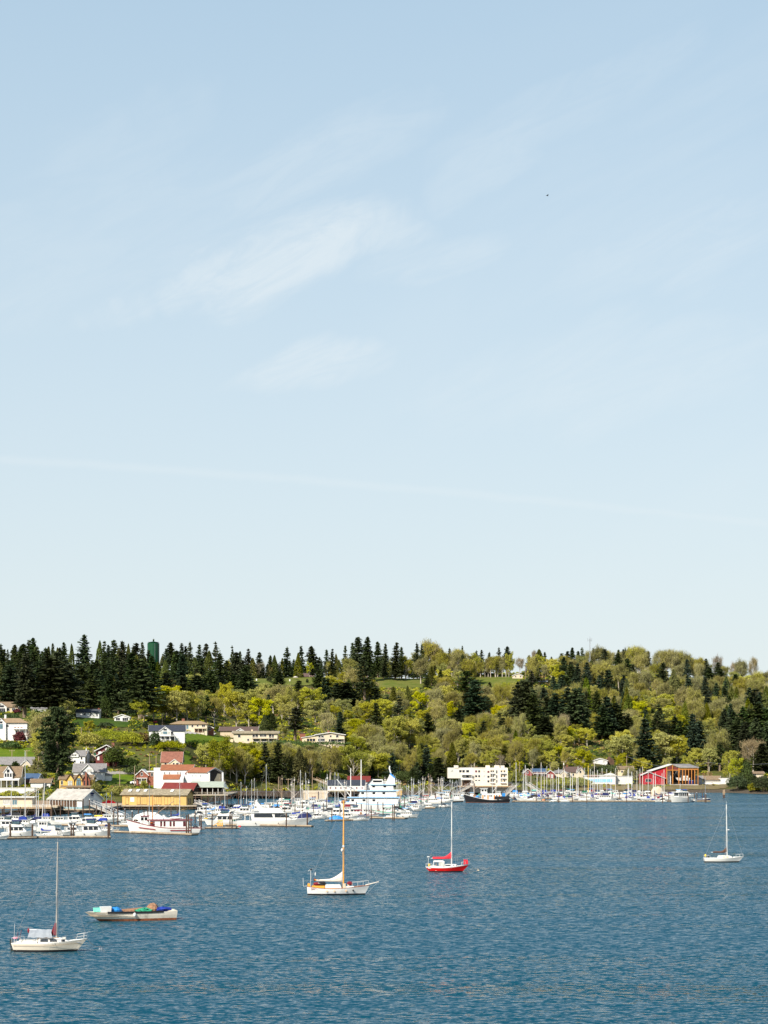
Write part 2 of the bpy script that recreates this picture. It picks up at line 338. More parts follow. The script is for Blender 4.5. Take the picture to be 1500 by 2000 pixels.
us = np.concatenate([np.arange(-3600, -150, 150), np.arange(-150, 1651, 10), np.arange(1700, 5200, 150)]).astype(float)
ys = np.concatenate([np.arange(840, 1760, 10), [1800, 1900, 2100, 2500, 3200, 5000, 9000]]).astype(float)
tb = MB(); q = random.Random(3)
for yy in ys:
    for u in us:
        z = ground(u, yy) if yy <= 1755 else ground(u, 1755)-(yy-1755)*.012
        tb.v.append((gx(u, yy), yy, z + (q.uniform(-.25, .25) if z > 3 else 0)))
n = len(us)
tb.f = [(i*n+j, i*n+j+1, (i+1)*n+j+1, (i+1)*n+j) for i in range(len(ys)-1) for j in range(n-1)]; tb.mi = [0]*len(tb.f)
tag(part('hillside_terrain', tb, 'hillside', smooth=True), kind='structure')

def patch(name, poly, mat, lift=.25, kind='structure', step=6, grow=None):
    """a sheet laid on the hillside inside a polygon given as (column, row) corners of the photograph"""
    P = [(gx(a, where(a, b)), where(a, b)) for a, b in poly]
    xs = [p[0] for p in P]; yy = [p[1] for p in P]
    def inside(x, y):
        c = False; j = len(P)-1
        for i in range(len(P)):
            if (P[i][1] > y) != (P[j][1] > y) and x < (P[j][0]-P[i][0])*(y-P[i][1])/(P[j][1]-P[i][1])+P[i][0]: c = not c
            j = i
        return c
    st = step*.35; nx = int((max(xs)-min(xs))/st)+2; ny = int((max(yy)-min(yy))/st)+2; m = MB(); idx = {}
    for i in range(nx):
        for j in range(ny):
            x = min(xs)+i*st; y = min(yy)+j*st
            if inside(x+st/2, y+st/2):
                f = []
                for a, b in ((0, 0), (1, 0), (1, 1), (0, 1)):
                    kx = (i+a, j+b)
                    if kx not in idx: idx[kx] = len(m.v); X_, Y_ = x+a*st, y+b*st; m.v.append((X_, Y_, gxy(X_, Y_)+lift))
                    f.append(idx[kx])
                m.f.append(tuple(f)); m.mi.append(0)
    return tag(part(name, m, mat, smooth=True), kind=kind)
for nm, mt, poly in (
    ('lawn', 'lawn_grass', [(-40,1492),(-40,1463),(30,1462),(66,1462),(70,1478),(66,1494),(30,1493)]),
    ('lawn', 'lawn_grass', [(360,1450),(362,1431),(400,1431),(432,1439),(452,1446),(452,1452),(400,1453)]),
    ('lawn', 'dark_grass', [(42,1414),(46,1394),(96,1394),(97,1414)]), ('lawn', 'dark_grass', [(140,1420),(140,1404),(205,1404),(252,1412),(252,1421),(200,1420)]),
    ('lawn', 'lawn_grass', [(210,1533),(200,1516),(232,1508),(262,1512),(262,1526),(240,1533)]), ('lawn', 'lawn_grass', [(352,1497),(352,1468),(372,1470),(374,1497)]),
    ('meadow', 'meadow_grass', [(335,1331),(345,1322),(480,1327),(484,1336),(400,1340)]),
    ('meadow', 'meadow_grass', [(478,1338),(478,1323),(560,1322),(625,1322),(700,1324),(860,1326),(860,1343),(760,1345),(690,1340),(600,1339),(520,1338)]),
    ('meadow', 'meadow_grass', [(930,1336),(934,1325),(1000,1322),(1020,1326),(1006,1350),(960,1349)]),
    ('meadow', 'dry_grass', [(860,1345),(862,1330),(895,1332),(892,1352)]), ('lawn', 'lawn_grass', [(760,1520),(735,1515),(800,1507),(836,1508),(836,1513)]),
    ('shore_grass', 'dry_grass', [(1130,1545),(1132,1534),(1235,1531),(1420,1532),(1420,1541),(1290,1545)]), ('lawn', 'lawn_grass', [(604,1518),(606,1508),(632,1508),(630,1518)])):
    patch(nm, poly, mt)
patch('road', [(470,1324),(472,1321),(560,1321),(672,1326),(684,1332),(660,1333),(560,1324)], 'asphalt', .3)
patch('road', [(206,1512),(206,1506),(262,1508),(262,1514)], 'gravel', .3)
patch('road', [(836,1536),(836,1528),(1000,1529),(1000,1536)], 'asphalt', .3)
patch('driveway', [(360,1434),(362,1429),(418,1429),(420,1436),(400,1435)], 'concrete', .35)

# ------------------------------------------------------------------ water
def water_mat():
    m = bpy.data.materials.new('harbour_water'); m.use_nodes = True; MATS['harbour_water'] = m; t = NT(m.node_tree); b = t.N['Principled BSDF']
    P = t.n('ShaderNodeNewGeometry').outputs['Position']
    def sl(scale, amp, st=(1, 1, 1), det=2, seed=0):
        mp = t.n('ShaderNodeMapping'); mp.inputs['Scale'].default_value = st; mp.inputs['Location'].default_value = (seed, seed*2, 0); t.l(P, mp.inputs[0])
        n_ = t.noise(mp.outputs[0], scale, det, .55, .3)
        return t.vm('SCALE', t.vm('SUBTRACT', n_.outputs['Color'], (.5, .5, .5)), sc=amp)
    mp = t.n('ShaderNodeMapping'); mp.inputs['Scale'].default_value = (.22, 1, 1); t.l(P, mp.inputs[0])
    band = t.noise(mp.outputs[0], .020, 4, .6, .8).outputs[0]
    mp2 = t.n('ShaderNodeMapping'); mp2.inputs['Scale'].default_value = (.08, 1, 1); mp2.inputs['Rotation'].default_value = (0, 0, R(-4)); t.l(P, mp2.inputs[0])
    streak = t.noise(mp2.outputs[0], .055, 3, .6, .4).outputs[0]
    amp = t.m('MULTIPLY', t.mapr(band, .35, .65, .7, 1.35), t.mapr(streak, .4, .72, .75, 1.6))
    v_ = t.vm('ADD', sl(1.7, 1.65, (.55, 1, 1), 2, 3), sl(.3, .10, (.6, 1, 1), 1, 11))
    v_ = t.vm('ADD', v_, sl(4.2, 1.1, (.6, 1, 1), 2, 7))
    sc = t.n('ShaderNodeVectorMath', operation='SCALE'); t.l(v_, sc.inputs[0]); t.l(amp, sc.inputs['Scale'])
    fl = t.vm('ADD', t.vm('MULTIPLY', sc.outputs[0], (.75, 1.0, 0)), (0, -.225, 0))     # constant normal tilt towards the near shore keeps the hill out of reflections
    nn = t.vm('NORMALIZE', t.vm('ADD', fl, (0, 0, 1)))
    t.l(nn, b.inputs['Normal'])
    b.inputs['Base Color'].default_value = (.001, .045, .070, 1); b.inputs['Roughness'].default_value = .08; b.inputs['IOR'].default_value = 1.55
    return m
water_mat()
wb = MB(); wb.add([(-6000, -1500, 0), (6000, -1500, 0), (6000, 1215, 0), (-6000, 1215, 0)], [(0, 1, 2, 3)])
tag(part('water', wb, 'harbour_water'), kind='structure')

# ------------------------------------------------------------------ trees
def rot_frame(D, q):
    """orthonormal side vectors for an array of directions"""
    A = q.normal(size=D.shape); Bv = np.cross(D, A); Bv /= np.linalg.norm(Bv, axis=1)[:, None]+1e-9; return Bv
def cards(C, D, Ln, Wd, q, flat=None):
    """one quad per centre C, long axis D (len Ln) and width Wd"""
    D = D/(np.linalg.norm(D, axis=1)[:, None]+1e-9); B = rot_frame(D, q)
    if flat is not None: B = B*(1-flat)+np.stack([-D[:, 1], D[:, 0], np.zeros(len(D))], 1)*flat; B /= np.linalg.norm(B, axis=1)[:, None]+1e-9
    a = D*Ln[:, None]/2; b = B*Wd[:, None]/2
    return np.stack([C-a-b*.6, C-a+b*.6, C+a+b, C+a-b], 1)
def fir_crown(seed, H=30., Rr=5., zb=.12, whorls=30, dens=1., droop=.25, ragged=.25, fill=0):
    q = np.random.default_rng(seed); Cs = []; Ds = []; Ls = []
    lean = q.uniform(0, 6.28); gap = q.uniform(0, 1, 40)
    for i in range(whorls):
        f = (i+q.uniform(0, .8))/whorls; z = H*(zb+(1-zb)*f*.99)
        rad = Rr*((1-f)**.7*.93+.07)*q.uniform(1-ragged, 1+ragged*.6)
        nb = int(6+3*(1-f))
        for j in range(nb):
            if q.uniform() < ragged*.7: continue
            th = 6.283*j/nb+q.uniform(-.4, .4)+i*1.1; r = rad*q.uniform(.6, 1.12)*(1+.12*math.cos(th-lean))
            st = .5/dens; n_ = max(2, int(r/st))
            s = (np.arange(n_)+q.uniform(.2, .8, n_))/n_*.95+.06
            up = (.30*f-droop*(1-f*.5))
            x = np.cos(th)*r*s; y = np.sin(th)*r*s; zz_ = z+r*s*up+.18*r*s*s
            for k_ in range(2):
                Cs.append(np.stack([x, y, zz_], 1)+q.normal(0, .22, (n_, 3))); 
                d = np.tile([math.cos(th), math.sin(th), up-.25], (n_, 1))+q.normal(0, .45, (n_, 3)); Ds.append(d); Ls.append(.75+.5*(1-s)*q.uniform(.7, 1.3, n_))
    C = np.concatenate(Cs); D = np.concatenate(Ds); L = np.concatenate(Ls)
    top = np.array([[0, 0, H*.985], [0, 0, H*.965]]); C = np.concatenate([C, top]); D = np.concatenate([D, [[0, 0, 1], [.1, 0, 1]]]); L = np.concatenate([L, [1.4, 1.2]])
    return cards(C, D, L*q.uniform(.95, 1.45, len(L)), L*q.uniform(.5, .85, len(L)), q, .35)
def cone_crown(seed, H=20., Rr=4., zb=.05, n=2600, pw=.8, dome=0):
    q = np.random.default_rng(seed); f = q.uniform(0, 1, n)**.8; th = q.uniform(0, 6.283, n)
    prof = ((1-f)**pw*(1-dome)+dome*np.sqrt(np.clip(1-f*f, 0, 1)))*Rr
    lump = 1+.16*np.sin(th*3+seed+f*9)+.10*np.sin(th*7+f*25)
    r = prof*lump*np.sqrt(q.uniform(.45, 1, n)); z = H*(zb+(1-zb)*f)
    C = np.stack([np.cos(th)*r, np.sin(th)*r, z+q.normal(0, .2, n)], 1)
    D = np.stack([np.cos(th)*.7, np.sin(th)*.7, -.5+q.normal(0, .5, n)], 1)+q.normal(0, .3, (n, 3))
    L = q.uniform(.55, 1.1, n); return cards(C, D, L, L*.55, q, .2)
def limbs(seed, H, Rr, base=.25, n_l=7, sub=4, up=.75):
    """trunk and limbs of a broadleaf tree: mesh builder and a list of tip points"""
    q = random.Random(seed); m = MB(); tips = []; t0 = H*.016+.06
    bend = [(q.uniform(-.3, .3), q.uniform(-.3, .3)) for _ in range(5)]
    tr = [Vector((bend[i][0]*i*.5, bend[i][1]*i*.5, H*f)) for i, f in enumerate((0, .25, .5, .72, .93))]
    m.tube([tr[0]-Vector((0, 0, 1.2))]+tr, [t0*1.25, t0*1.1, t0*.9, t0*.65, t0*.4, t0*.12], 6)
    for i in range(n_l):
        f = base+(.9-base)*(i+q.uniform(.1, .8))/n_l; th = 2.4*i+q.uniform(-.5, .5); k_ = min(int(f/.25), 3)
        p0 = tr[k_].lerp(tr[k_+1], min(max((f-(0, .25, .5, .72)[k_])/.24, 0), 1))
        ln = Rr*(.55+.6*math.sin(math.pi*min(f+.12, 1)))*q.uniform(.8, 1.15)
        d = Vector((math.cos(th), math.sin(th), up*q.uniform(.6, 1.4))); p1 = p0+d*ln*.5; p2 = p1+(d+Vector((0, 0, .35)))*ln*.45
        m.tube([p0, p1, p2], [t0*.42*(1-f*.5), t0*.25, t0*.08], 5); tips += [p1.lerp(p2, .4), p2]
        for s in range(sub):
            a = th+q.uniform(-1.3, 1.3); b = p0.lerp(p1, q.uniform(.4, 1)); e = b+Vector((math.cos(a), math.sin(a), up+q.uniform(-.2, .9)))*ln*q.uniform(.3, .5)
            m.tube([b, e], [t0*.16, t0*.05], 4); tips.append(e)
    tips += [tr[4], tr[4]+Vector((0, 0, .4))]
    return m, tips
def maple_crown(seed, tips, per=55, rad=1.5, size=.5, st=(1, 1, .75)):
    q = np.random.default_rng(seed); T = np.array([tuple(p) for p in tips]); C = np.repeat(T, per, 0)
    rr = np.repeat(q.uniform(.65, 1.3, len(T)), per)[:, None]; off = q.normal(0, 1, C.shape); off /= np.linalg.norm(off, axis=1)[:, None]
    C = C+off*rr*rad*q.uniform(.35, 1, (len(C), 1))*np.array(st)
    D = q.normal(0, 1, C.shape); L = size*q.uniform(.6, 1.35, len(C)); return cards(C, D, L, L*.75, q)
def twig_crown(seed, tips, per=26, ln=2.0, H=20):
    q = np.random.default_rng(seed); T = np.array([tuple(p) for p in tips]); C = np.repeat(T, per, 0)+q.normal(0, .75, (len(T)*per, 3))
    D = np.concatenate([q.normal(0, .5, (len(C), 2)), q.uniform(.5, 1.8, (len(C), 1))], 1); L = ln*q.uniform(.5, 1.3, len(C)); 
    return cards(C, D, L, .06+.04*q.uniform(size=len(C)), q)
def trunk_mesh(H, r, seed=0, top=.96):
    q = random.Random(seed); m = MB(); m.tube([(0, 0, -1.5), (0, 0, 0)]+[(q.uniform(-.12, .12), q.uniform(-.12, .12), H*f) for f in (.15, .4, .65, .85)]+[(0, 0, H*top)], [r*1.3, r*1.15, r, r*.8, r*.55, r*.3, r*.08], 7); return m
PROTO = {}
def proto(kind, H, w, trunk, tm, crown, cms, mi=None):
    a = trunk.mesh('trunk'); a.materials.append(MATS[tm]); b = quads('crown', crown, cms, mi); PROTO.setdefault(kind, []).append((H, w, a, b))
for s in range(6): proto('F', 30, 1.45*(4.6+.35*(s % 3)), trunk_mesh(30, .42, s), 'bark', fir_crown(s+1, 30, 4.6+.35*(s % 3), (.10, .2, .06, .28, .12, .16)[s], 30+2*(s % 2), 1., .28, .22+.05*(s % 3)), ['fir_needles'])
for s in range(3): proto('G', 30, 1.45*4.2, trunk_mesh(30, .4, s+9), 'bark', fir_crown(s+40, 30, 4.2, (.35, .45, .3)[s], 22, .8, .2, .42), ['fir_needles'])   # gappy, bare-legged Douglas firs
for s in range(2): proto('N', 30, 1.6*5.2, trunk_mesh(30, .42, s+19), 'bark', fir_crown(s+60, 30, 5.2, .05, 34, 1.1, .3, .15), ['blue_needles'])   # bluish, dense
for s in range(3): proto('C', 20, 1.7*(3.9+.4*s), trunk_mesh(20, .32, s+3), 'bark', cone_crown(s+5, 20, 3.9+.4*s, .04, 2600, .75), ['cedar_needles'])
proto('D', 16, 9.6, trunk_mesh(16, .4, 5), 'bark', cone_crown(77, 16, 4.8, .02, 3600, .8, .55), ['fir_needles'])      # dense rounded dark, sequoia-like evergreen
proto('D', 16, 9.0, trunk_mesh(16, .4, 6), 'bark', cone_crown(78, 16, 4.5, .02, 3400, .8, .4), ['fir_needles'])
for s in range(5):
    m_, tp = limbs(s+11, 16, 5.6, .1, 14, 4, .9); proto('M', 16.8, 11.0, m_, 'pale_bark', maple_crown(s+3, tp, 120, 1.6, .4), ['maple_leaves'])
for s in range(3):
    m_, tp = limbs(s+31, 16, 5.2, .12, 13, 4, 1.05); proto('O', 16.8, 10.6, m_, 'pale_bark', maple_crown(s+13, tp, 85, 1.5, .38), ['olive_leaves'])
for s in range(5):
    m_, tp = limbs(s+51, 18, 3.6, .2, 13, 5, 1.7); tw = twig_crown(s+1, tp, 30, 2.6); lv = maple_crown(s+2, tp, 46, 1.15, .27, (.8, .8, 1.5))
    proto('A', 19.5, 7.4, m_, 'grey_bark', np.concatenate([tw, lv]), ['twigs', 'alder_buds'], [0]*len(tw)+[1]*len(lv))
for s in range(2):
    m_, tp = limbs(s+71, 15, 4.2, .25, 10, 6, .95); proto('B', 16.5, 9.6, m_, 'grey_bark', twig_crown(s+8, tp, 26, 1.9), ['grey_twigs'])
for s in range(2): proto('H', 30, 1.45*5., trunk_mesh(30, .55, s+29), 'bark', fir_crown(s+90, 30, 5., .2, 34, 1.1, .25, .2), ['fir_needles'])
KIND = {'H': ('fir_tree', 'tall clean-trunked dark fir', 'fir tree'), 'F': ('fir_tree', 'dark green fir', 'fir tree'), 'G': ('conifer_tree', 'gappy bare-legged fir', 'pine tree'), 'N': ('spruce_tree', 'dense blue-green spruce', 'spruce tree'),
        'C': ('cedar_tree', 'olive green conical cedar', 'cedar tree'), 'D': ('evergreen_tree', 'rounded dark evergreen', 'evergreen tree'), 'M': ('maple_tree', 'yellow-green maple', 'maple tree'),
        'O': ('cottonwood_tree', 'olive leafy tree', 'leafy tree'), 'A': ('alder_tree', 'slender twiggy alder', 'alder tree'), 'B': ('bare_tree', 'bare grey-brown tree', 'bare tree')}
GROUP = {'H': 'firs on the hillside', 'F': 'firs on the hillside', 'G': 'gappy firs on the hillside', 'N': 'spruces on the hillside', 'C': 'cedars on the hillside', 'D': 'rounded evergreens on the hillside', 'M': 'maples on the hillside', 'O': 'leafy trees on the hillside', 'A': 'alders on the hillside', 'B': 'bare trees on the hillside'}
AUTO = []          # (object, base description, column, row) labelled at the end by what stands nearest
def tree(kind, px, ytop, ybase, wpx=None, y=None, label=None):
    """a tree given by its column, top row, base row and crown width in the photograph"""
    y = y or where(px, ybase); x = gx(px, y); z = ground(px, y)-.3; s = y/F
    H, w_, tm, cm = rnd.choice(PROTO[kind]); h = (HY-(z-CH)*F/y-ytop)*s; sz = h/H
    sx = (wpx*s/w_*(1.13 if kind in 'FNGH' else 1)) if wpx else sz*rnd.uniform(.85, 1.1)
    if kind in 'MOAB': sx = min(max(sx, sz*.55), sz*1.5)
    nm, desc, cat = KIND[kind]
    if kind in 'FGNHC': sx *= rnd.uniform(.86, 1.18)
    o = thing(nm, label, cat, (x, y, z), rnd.uniform(0, 6.28), GROUP[kind]); o.scale = (sx, sx*rnd.uniform(.85, 1.15), sz); o.rotation_euler.x = rnd.gauss(0, .022); o.rotation_euler.y = rnd.gauss(0, .022)
    link('trunk', tm, o); link('crown', cm, o)
    if not label: AUTO.append((o, desc, px, (ytop+ybase)/2))
    return o
F_LIST = '''F 4 1268 1322 16;F 17 1268 1325 14;F 30 1267 1322 16;F 40 1262 1322 20;F 56 1249 1320 22;F 65 1245 1322 22;F 82 1272 1322 16;C 93 1264 1325 18;F 104 1256 1318 12;C 112 1266 1325 18;F 126 1255 1322 16;C 140 1258 1326 20;F 163 1240 1318 30;C 167 1268 1314 15;C 193 1252 1310 24;G 203 1252 1306 16;F 224 1250 1308 26;C 232 1268 1312 20;C 241 1260 1312 14;C 250 1258 1314 16
C 262 1264 1316 22;F 277 1254 1322 18;F 303 1247 1304 14;C 318 1280 1312 14;F 336 1255 1315 24;C 342 1272 1320 16;F 355 1256 1314 18;F 363 1262 1314 16;F 371 1254 1317 16;F 387 1260 1312 20;C 381 1284 1319 22;F 402 1257 1317 20;C 408 1272 1324 24;G 421 1254 1322 16;F 430 1276 1348 30;G 454 1262 1310 14;F 465 1272 1312 12;G 484 1268 1314 20;C 464 1285 1332 24;F 476 1290 1348 30
F 507 1274 1322 18;B 508 1292 1323 20;F 526 1280 1322 14;C 537 1281 1323 22;F 560 1264 1322 26;F 589 1261 1323 20;C 582 1276 1324 18;F 612 1262 1320 22;F 624 1284 1320 16;G 637 1269 1323 16;G 649 1268 1323 15;C 657 1278 1322 14;G 674 1261 1320 14;O 682 1290 1334 30;F 690 1256 1324 22;F 697 1245 1324 28;F 717 1244 1332 24;G 712 1282 1372 34;F 738 1254 1324 22;F 749 1257 1326 16;F 621 1308 1356 26;D 728 1318 1333 12
G 757 1268 1324 16;F 771 1255 1329 24;F 784 1264 1326 16;O 793 1286 1329 22;F 815 1256 1326 20;F 823 1259 1326 16;A 822 1288 1336 30;A 843 1256 1318 36;B 852 1262 1318 26;F 846 1266 1312 14;F 862 1270 1314 20;F 878 1266 1314 18;A 895 1270 1322 38;F 902 1262 1304 12;F 930 1271 1320 16;F 940 1270 1320 14;F 955 1274 1320 16;A 968 1283 1323 28;F 975 1265 1304 14;F 990 1262 1312 18;O 994 1280 1323 26;C 843 1303 1341 24;O 865 1300 1338 22;F 833 1318 1346 16;F 861 1308 1353 16
F 290 1269 1318 20;C 309 1292 1324 18;F 298 1281 1322 22;C 282 1282 1320 18;B 1015 1285 1318 18;F 1033 1280 1308 16;C 1053 1269 1312 26;B 1044 1270 1308 14;F 1064 1273 1304 14;F 1076 1283 1306 14;F 1098 1276 1312 18;F 1108 1272 1314 18;F 1118 1265 1314 16;F 1129 1272 1312 14;F 1137 1265 1312 14;F 1159 1265 1306 12;D 1155 1291 1340 24;N 1127 1309 1347 26;F 1092 1318 1347 14;A 1148 1274 1316 20;A 1170 1267 1314 24;A 1184 1272 1316 20;A 1197 1276 1316 18;F 1206 1269 1312 12;F 1217 1268 1314 12;F 1222 1264 1314 10;A 1212 1274 1318 20;A 1232 1267 1318 26;A 1246 1268 1318 22
F 1266 1272 1314 16;A 1256 1272 1318 24;A 1288 1273 1322 24;A 1302 1273 1326 26;A 1314 1272 1328 24;A 1326 1274 1330 24;A 1338 1280 1332 22;F 1332 1283 1328 18;C 1294 1300 1343 20;A 1356 1288 1334 26;F 1387 1304 1353 26;F 1409 1308 1353 26;F 1437 1317 1362 24;F 1449 1318 1354 18;B 1403 1281 1322 24;B 1472 1283 1330 20;B 1434 1294 1330 18;A 1375 1296 1334 24
H 48 1275 1403 46;H 100 1285 1402 74;H 133 1298 1398 56;F 20 1300 1378 44;F 75 1290 1384 40;F 160 1300 1382 48;F 190 1308 1378 40;F 180 1318 1386 40;F 215 1318 1392 38;D 207 1359 1402 30;H 275 1288 1406 62;F 256 1275 1352 38;F 300 1310 1354 36;F 325 1314 1356 34;F 355 1320 1363 36;F 385 1319 1369 38;F 410 1310 1372 30;F 432 1320 1362 28;F 478 1300 1364 38;F 455 1318 1362 32;F 232 1330 1394 34
M 322 1345 1407 54;M 345 1354 1413 48;M 366 1355 1414 46;O 387 1361 1416 34;M 437 1336 1402 24;A 419 1364 1420 30;G 402 1358 1417 22;M 462 1357 1422 48;M 486 1357 1426 44;M 506 1366 1427 42;O 300 1362 1408 36
C 530 1339 1388 36;C 517 1396 1431 18;F 533 1393 1432 18;C 566 1343 1392 30;F 583 1329 1378 26;M 607 1345 1392 48;M 616 1370 1412 54;G 576 1382 1446 40;M 553 1417 1443 18;F 642 1324 1378 34;F 657 1333 1380 38;F 678 1333 1384 40;F 692 1350 1384 26;A 642 1368 1402 26;O 670 1369 1412 32;A 640 1394 1442 44;N 665 1390 1437 22;M 716 1374 1417 48;F 735 1373 1442 34;M 748 1368 1412 40;F 736 1340 1372 28;F 546 1312 1345 20
C 797 1340 1380 16;M 819 1354 1392 30;A 855 1357 1397 28;A 836 1350 1387 28;A 880 1354 1398 32;F 782 1374 1404 20;F 794 1384 1410 26;C 759 1369 1402 24;G 911 1310 1368 40;N 929 1328 1412 50;F 916 1345 1408 40;F 822 1374 1398 20;F 836 1393 1447 30;F 861 1403 1444 24;F 896 1384 1417 28;F 895 1423 1452 22;F 917 1430 1457 16;M 770 1404 1462 48;M 800 1409 1462 40;A 820 1428 1466 34;M 916 1414 1452 30;F 957 1332 1357 14;F 956 1364 1397 16
F 1012 1333 1436 44;F 1028 1328 1436 44;F 1042 1356 1442 40;N 1085 1354 1422 46;F 1066 1358 1420 36;N 1111 1343 1420 42;F 1121 1345 1426 44;F 1144 1350 1402 24;F 1166 1350 1407 30;N 1185 1360 1442 40;F 1176 1380 1446 40;F 1204 1374 1442 40;F 1226 1393 1442 28;B 1101 1394 1442 26;M 1105 1437 1470 36;M 1147 1424 1458 36;A 1199 1349 1388 34;A 1236 1350 1402 36;F 1064 1400 1450 34
F 1276 1384 1432 24;F 1290 1394 1432 22;N 1261 1403 1506 42;F 1318 1399 1446 44;F 1330 1408 1450 36;N 1355 1394 1486 42;F 1366 1408 1482 34;M 1300 1437 1492 52;M 1322 1440 1492 40;M 1215 1440 1492 48;A 1376 1364 1412 28;A 1400 1368 1422 34;F 1415 1384 1452 34;F 1432 1389 1456 34;F 1450 1380 1458 40;F 1463 1384 1456 36;F 1481 1374 1460 40;F 1496 1384 1462 36;F 1440 1400 1470 34;F 1474 1402 1474 36;F 1495 1410 1478 34;F 1455 1410 1480 34;F 1424 1402 1468 28
B 1471 1444 1508 46;F 1446 1450 1500 30;D 1458 1488 1540 34;O 1440 1486 1540 34;A 1404 1434 1504 42;M 1385 1462 1508 30;M 1363 1464 1504 32;O 1345 1478 1510 28;C 1495 1513 1545 12;F 1488 1452 1512 34;O 1425 1470 1530 30;D 1474 1515 1545 26
F 545 1449 1532 40;F 517 1451 1526 24;C 583 1464 1532 34;A 645 1465 1530 54;O 690 1464 1530 54;M 713 1474 1526 28;O 430 1450 1526 56;M 402 1454 1500 40;A 462 1462 1530 40;A 478 1470 1534 30;A 560 1452 1505 26;A 604 1468 1530 26;F 857 1479 1532 26;F 815 1488 1532 22;F 842 1495 1530 26;F 728 1496 1526 22;F 806 1500 1534 20'''
BIGF = [(float(a[1]), float(a[2]), float(a[3]), float(a[4])) for a in (e.split() for e in F_LIST.replace('\n', ';').split(';')) if a[0] in 'FNGHM' and float(a[4]) >= 28]
KEEP = []          # things that must stay in view: (x0, x1, y0, y1)
def build_listed_trees():
    for e in F_LIST.replace('\n', ';').split(';'):
        a = e.split(); tree(a[0], float(a[1]), float(a[2]), float(a[3]), float(a[4]))
NOGO = [(478,865,1318,1346),(930,1022,1314,1352),(335,480,1320,1340),(-40,72,1455,1600),(40,100,1392,1416),(140,255,1384,1424),(210,290,1424,1462),(284,455,1404,1456),(425,680,1418,1454),(110,300,1440,1600),(295,420,1462,1600),(-40,60,1366,1450),(860,1002,1512,1600),(620,760,1520,1600),(1000,1450,1513,1600),(1150,1200,1480,1502)]
CLEAR = [(286,313,1252,1300),(1148,1157,1240,1280),(-40,36,1364,1392),(60,112,1380,1393),(148,194,1383,1403),(221,254,1394,1410),(-40,54,1402,1450),(290,362,1412,1452),(328,418,1402,1432),(426,545,1416,1450),(586,674,1428,1450),(484,620,1322,1336),(740,850,1328,1341),(1000,1022,1312,1328),(1052,1070,1329,1337),(940,1000,1326,1334),(1022,1142,1495,1524),(1160,1192,1474,1498),(1140,1240,1505,1535),(1250,1430,1490,1535)]
def kind_at(px, py, r):
    def pick(s, w): return r.choices(s, w)[0]
    if px < 305: return pick('FCG', (82, 12, 6)) if py < 1400 else pick('OMAF', (35, 30, 25, 10))
    if px < 520: return pick('FCG', (75, 18, 7)) if py < 1362 else (pick('MAOF', (50, 22, 22, 6)) if py < 1440 else pick('OAM', (40, 35, 25)))
    if px < 760: return pick('FCMA', (50, 20, 15, 15)) if py < 1346 else (pick('MAOCF', (40, 22, 18, 6, 14)) if py < 1445 else pick('AOM', (45, 35, 20)))
    if px < 1000: return pick('AOFB', (40, 20, 30, 10)) if py < 1345 else pick('AOMFB', (42, 18, 22, 10, 8))
    if px < 1232: return pick('AFOM', (50, 28, 16, 6)) if py < 1350 else (pick('NFAM', (22, 36, 26, 16)) if py < 1438 else pick('MAOF', (30, 34, 26, 10)))
    if py < 1345: return pick('AFBM', (68, 12, 8, 12))
    if py < 1390: return pick('AMFO', (48, 20, 16, 16))
    if px > 1405: return pick('FNA', (66, 18, 16))
    return pick('MAOF', (30, 34, 22, 14))
def build_fill_trees():
    r = random.Random(21); py = 1322.
    px = 440.
    while px < 1010:      # the low uneven treeline behind the hilltop meadow
        px += r.uniform(4.5, 9)
        if any(c[0]-4 <= px <= c[1]+4 for c in ((1000, 1022),)): continue
        kd = r.choice('FFCGFOA' if px < 770 else 'AOFAFAO'); a = r.uniform(1286, 1306) if px < 700 else r.uniform(1278, 1300); tree(kd, px, a, 1323, (1323-a)*r.uniform(.38, .6))
    cnt = {}
    while py < 1530:
        px = -60+r.uniform(0, 20)
        while px < 1560:
            a, b = px+r.uniform(-8, 8), py+r.uniform(-5, 5); px += r.uniform(14, 24)
            if b > 1440 and a > 690: px -= 5
            if any(n[0] <= a <= n[1] and n[2] <= b <= n[3] for n in NOGO): continue
            if a > 1240 and b < 1334: continue
            kd = kind_at(a, b, r); y = where(a, b)
            if y > 1718: continue
            hm = {'F': r.uniform(17, 27), 'G': r.uniform(17, 24), 'N': r.uniform(16, 24), 'C': r.uniform(11, 18), 'M': r.uniform(8, 17), 'O': r.uniform(9, 16), 'A': r.uniform(12, 22), 'B': r.uniform(10, 15)}[kd]
            if b > 1500: hm *= .8
            h = hm*F/y; wd = h*(r.uniform(.33, .46) if kd in 'FGN' else .5 if kd == 'C' else r.uniform(.65, .95) if kd in 'MO' else r.uniform(.38, .6))
            if any(a+wd/2 > c[0] and a-wd/2 < c[1] and b > c[3]-2 and b-h < c[3] for c in CLEAR): continue
            if any(abs(a-f_[0]) < (f_[3]+wd)*.42 and b > f_[2] and b-h < f_[2]-(f_[2]-f_[1])*.35 for f_ in BIGF): continue
            if kd == 'F' and cnt.get('fir_tree', 0) > 62: kd = r.choice('NGC')
            nm = KIND[kd][0]
            if cnt.get(nm, 0) > 230: continue
            cnt[nm] = cnt.get(nm, 0)+1
            tree(kd, a, b-h, b, wd, y)
        py += 10.5
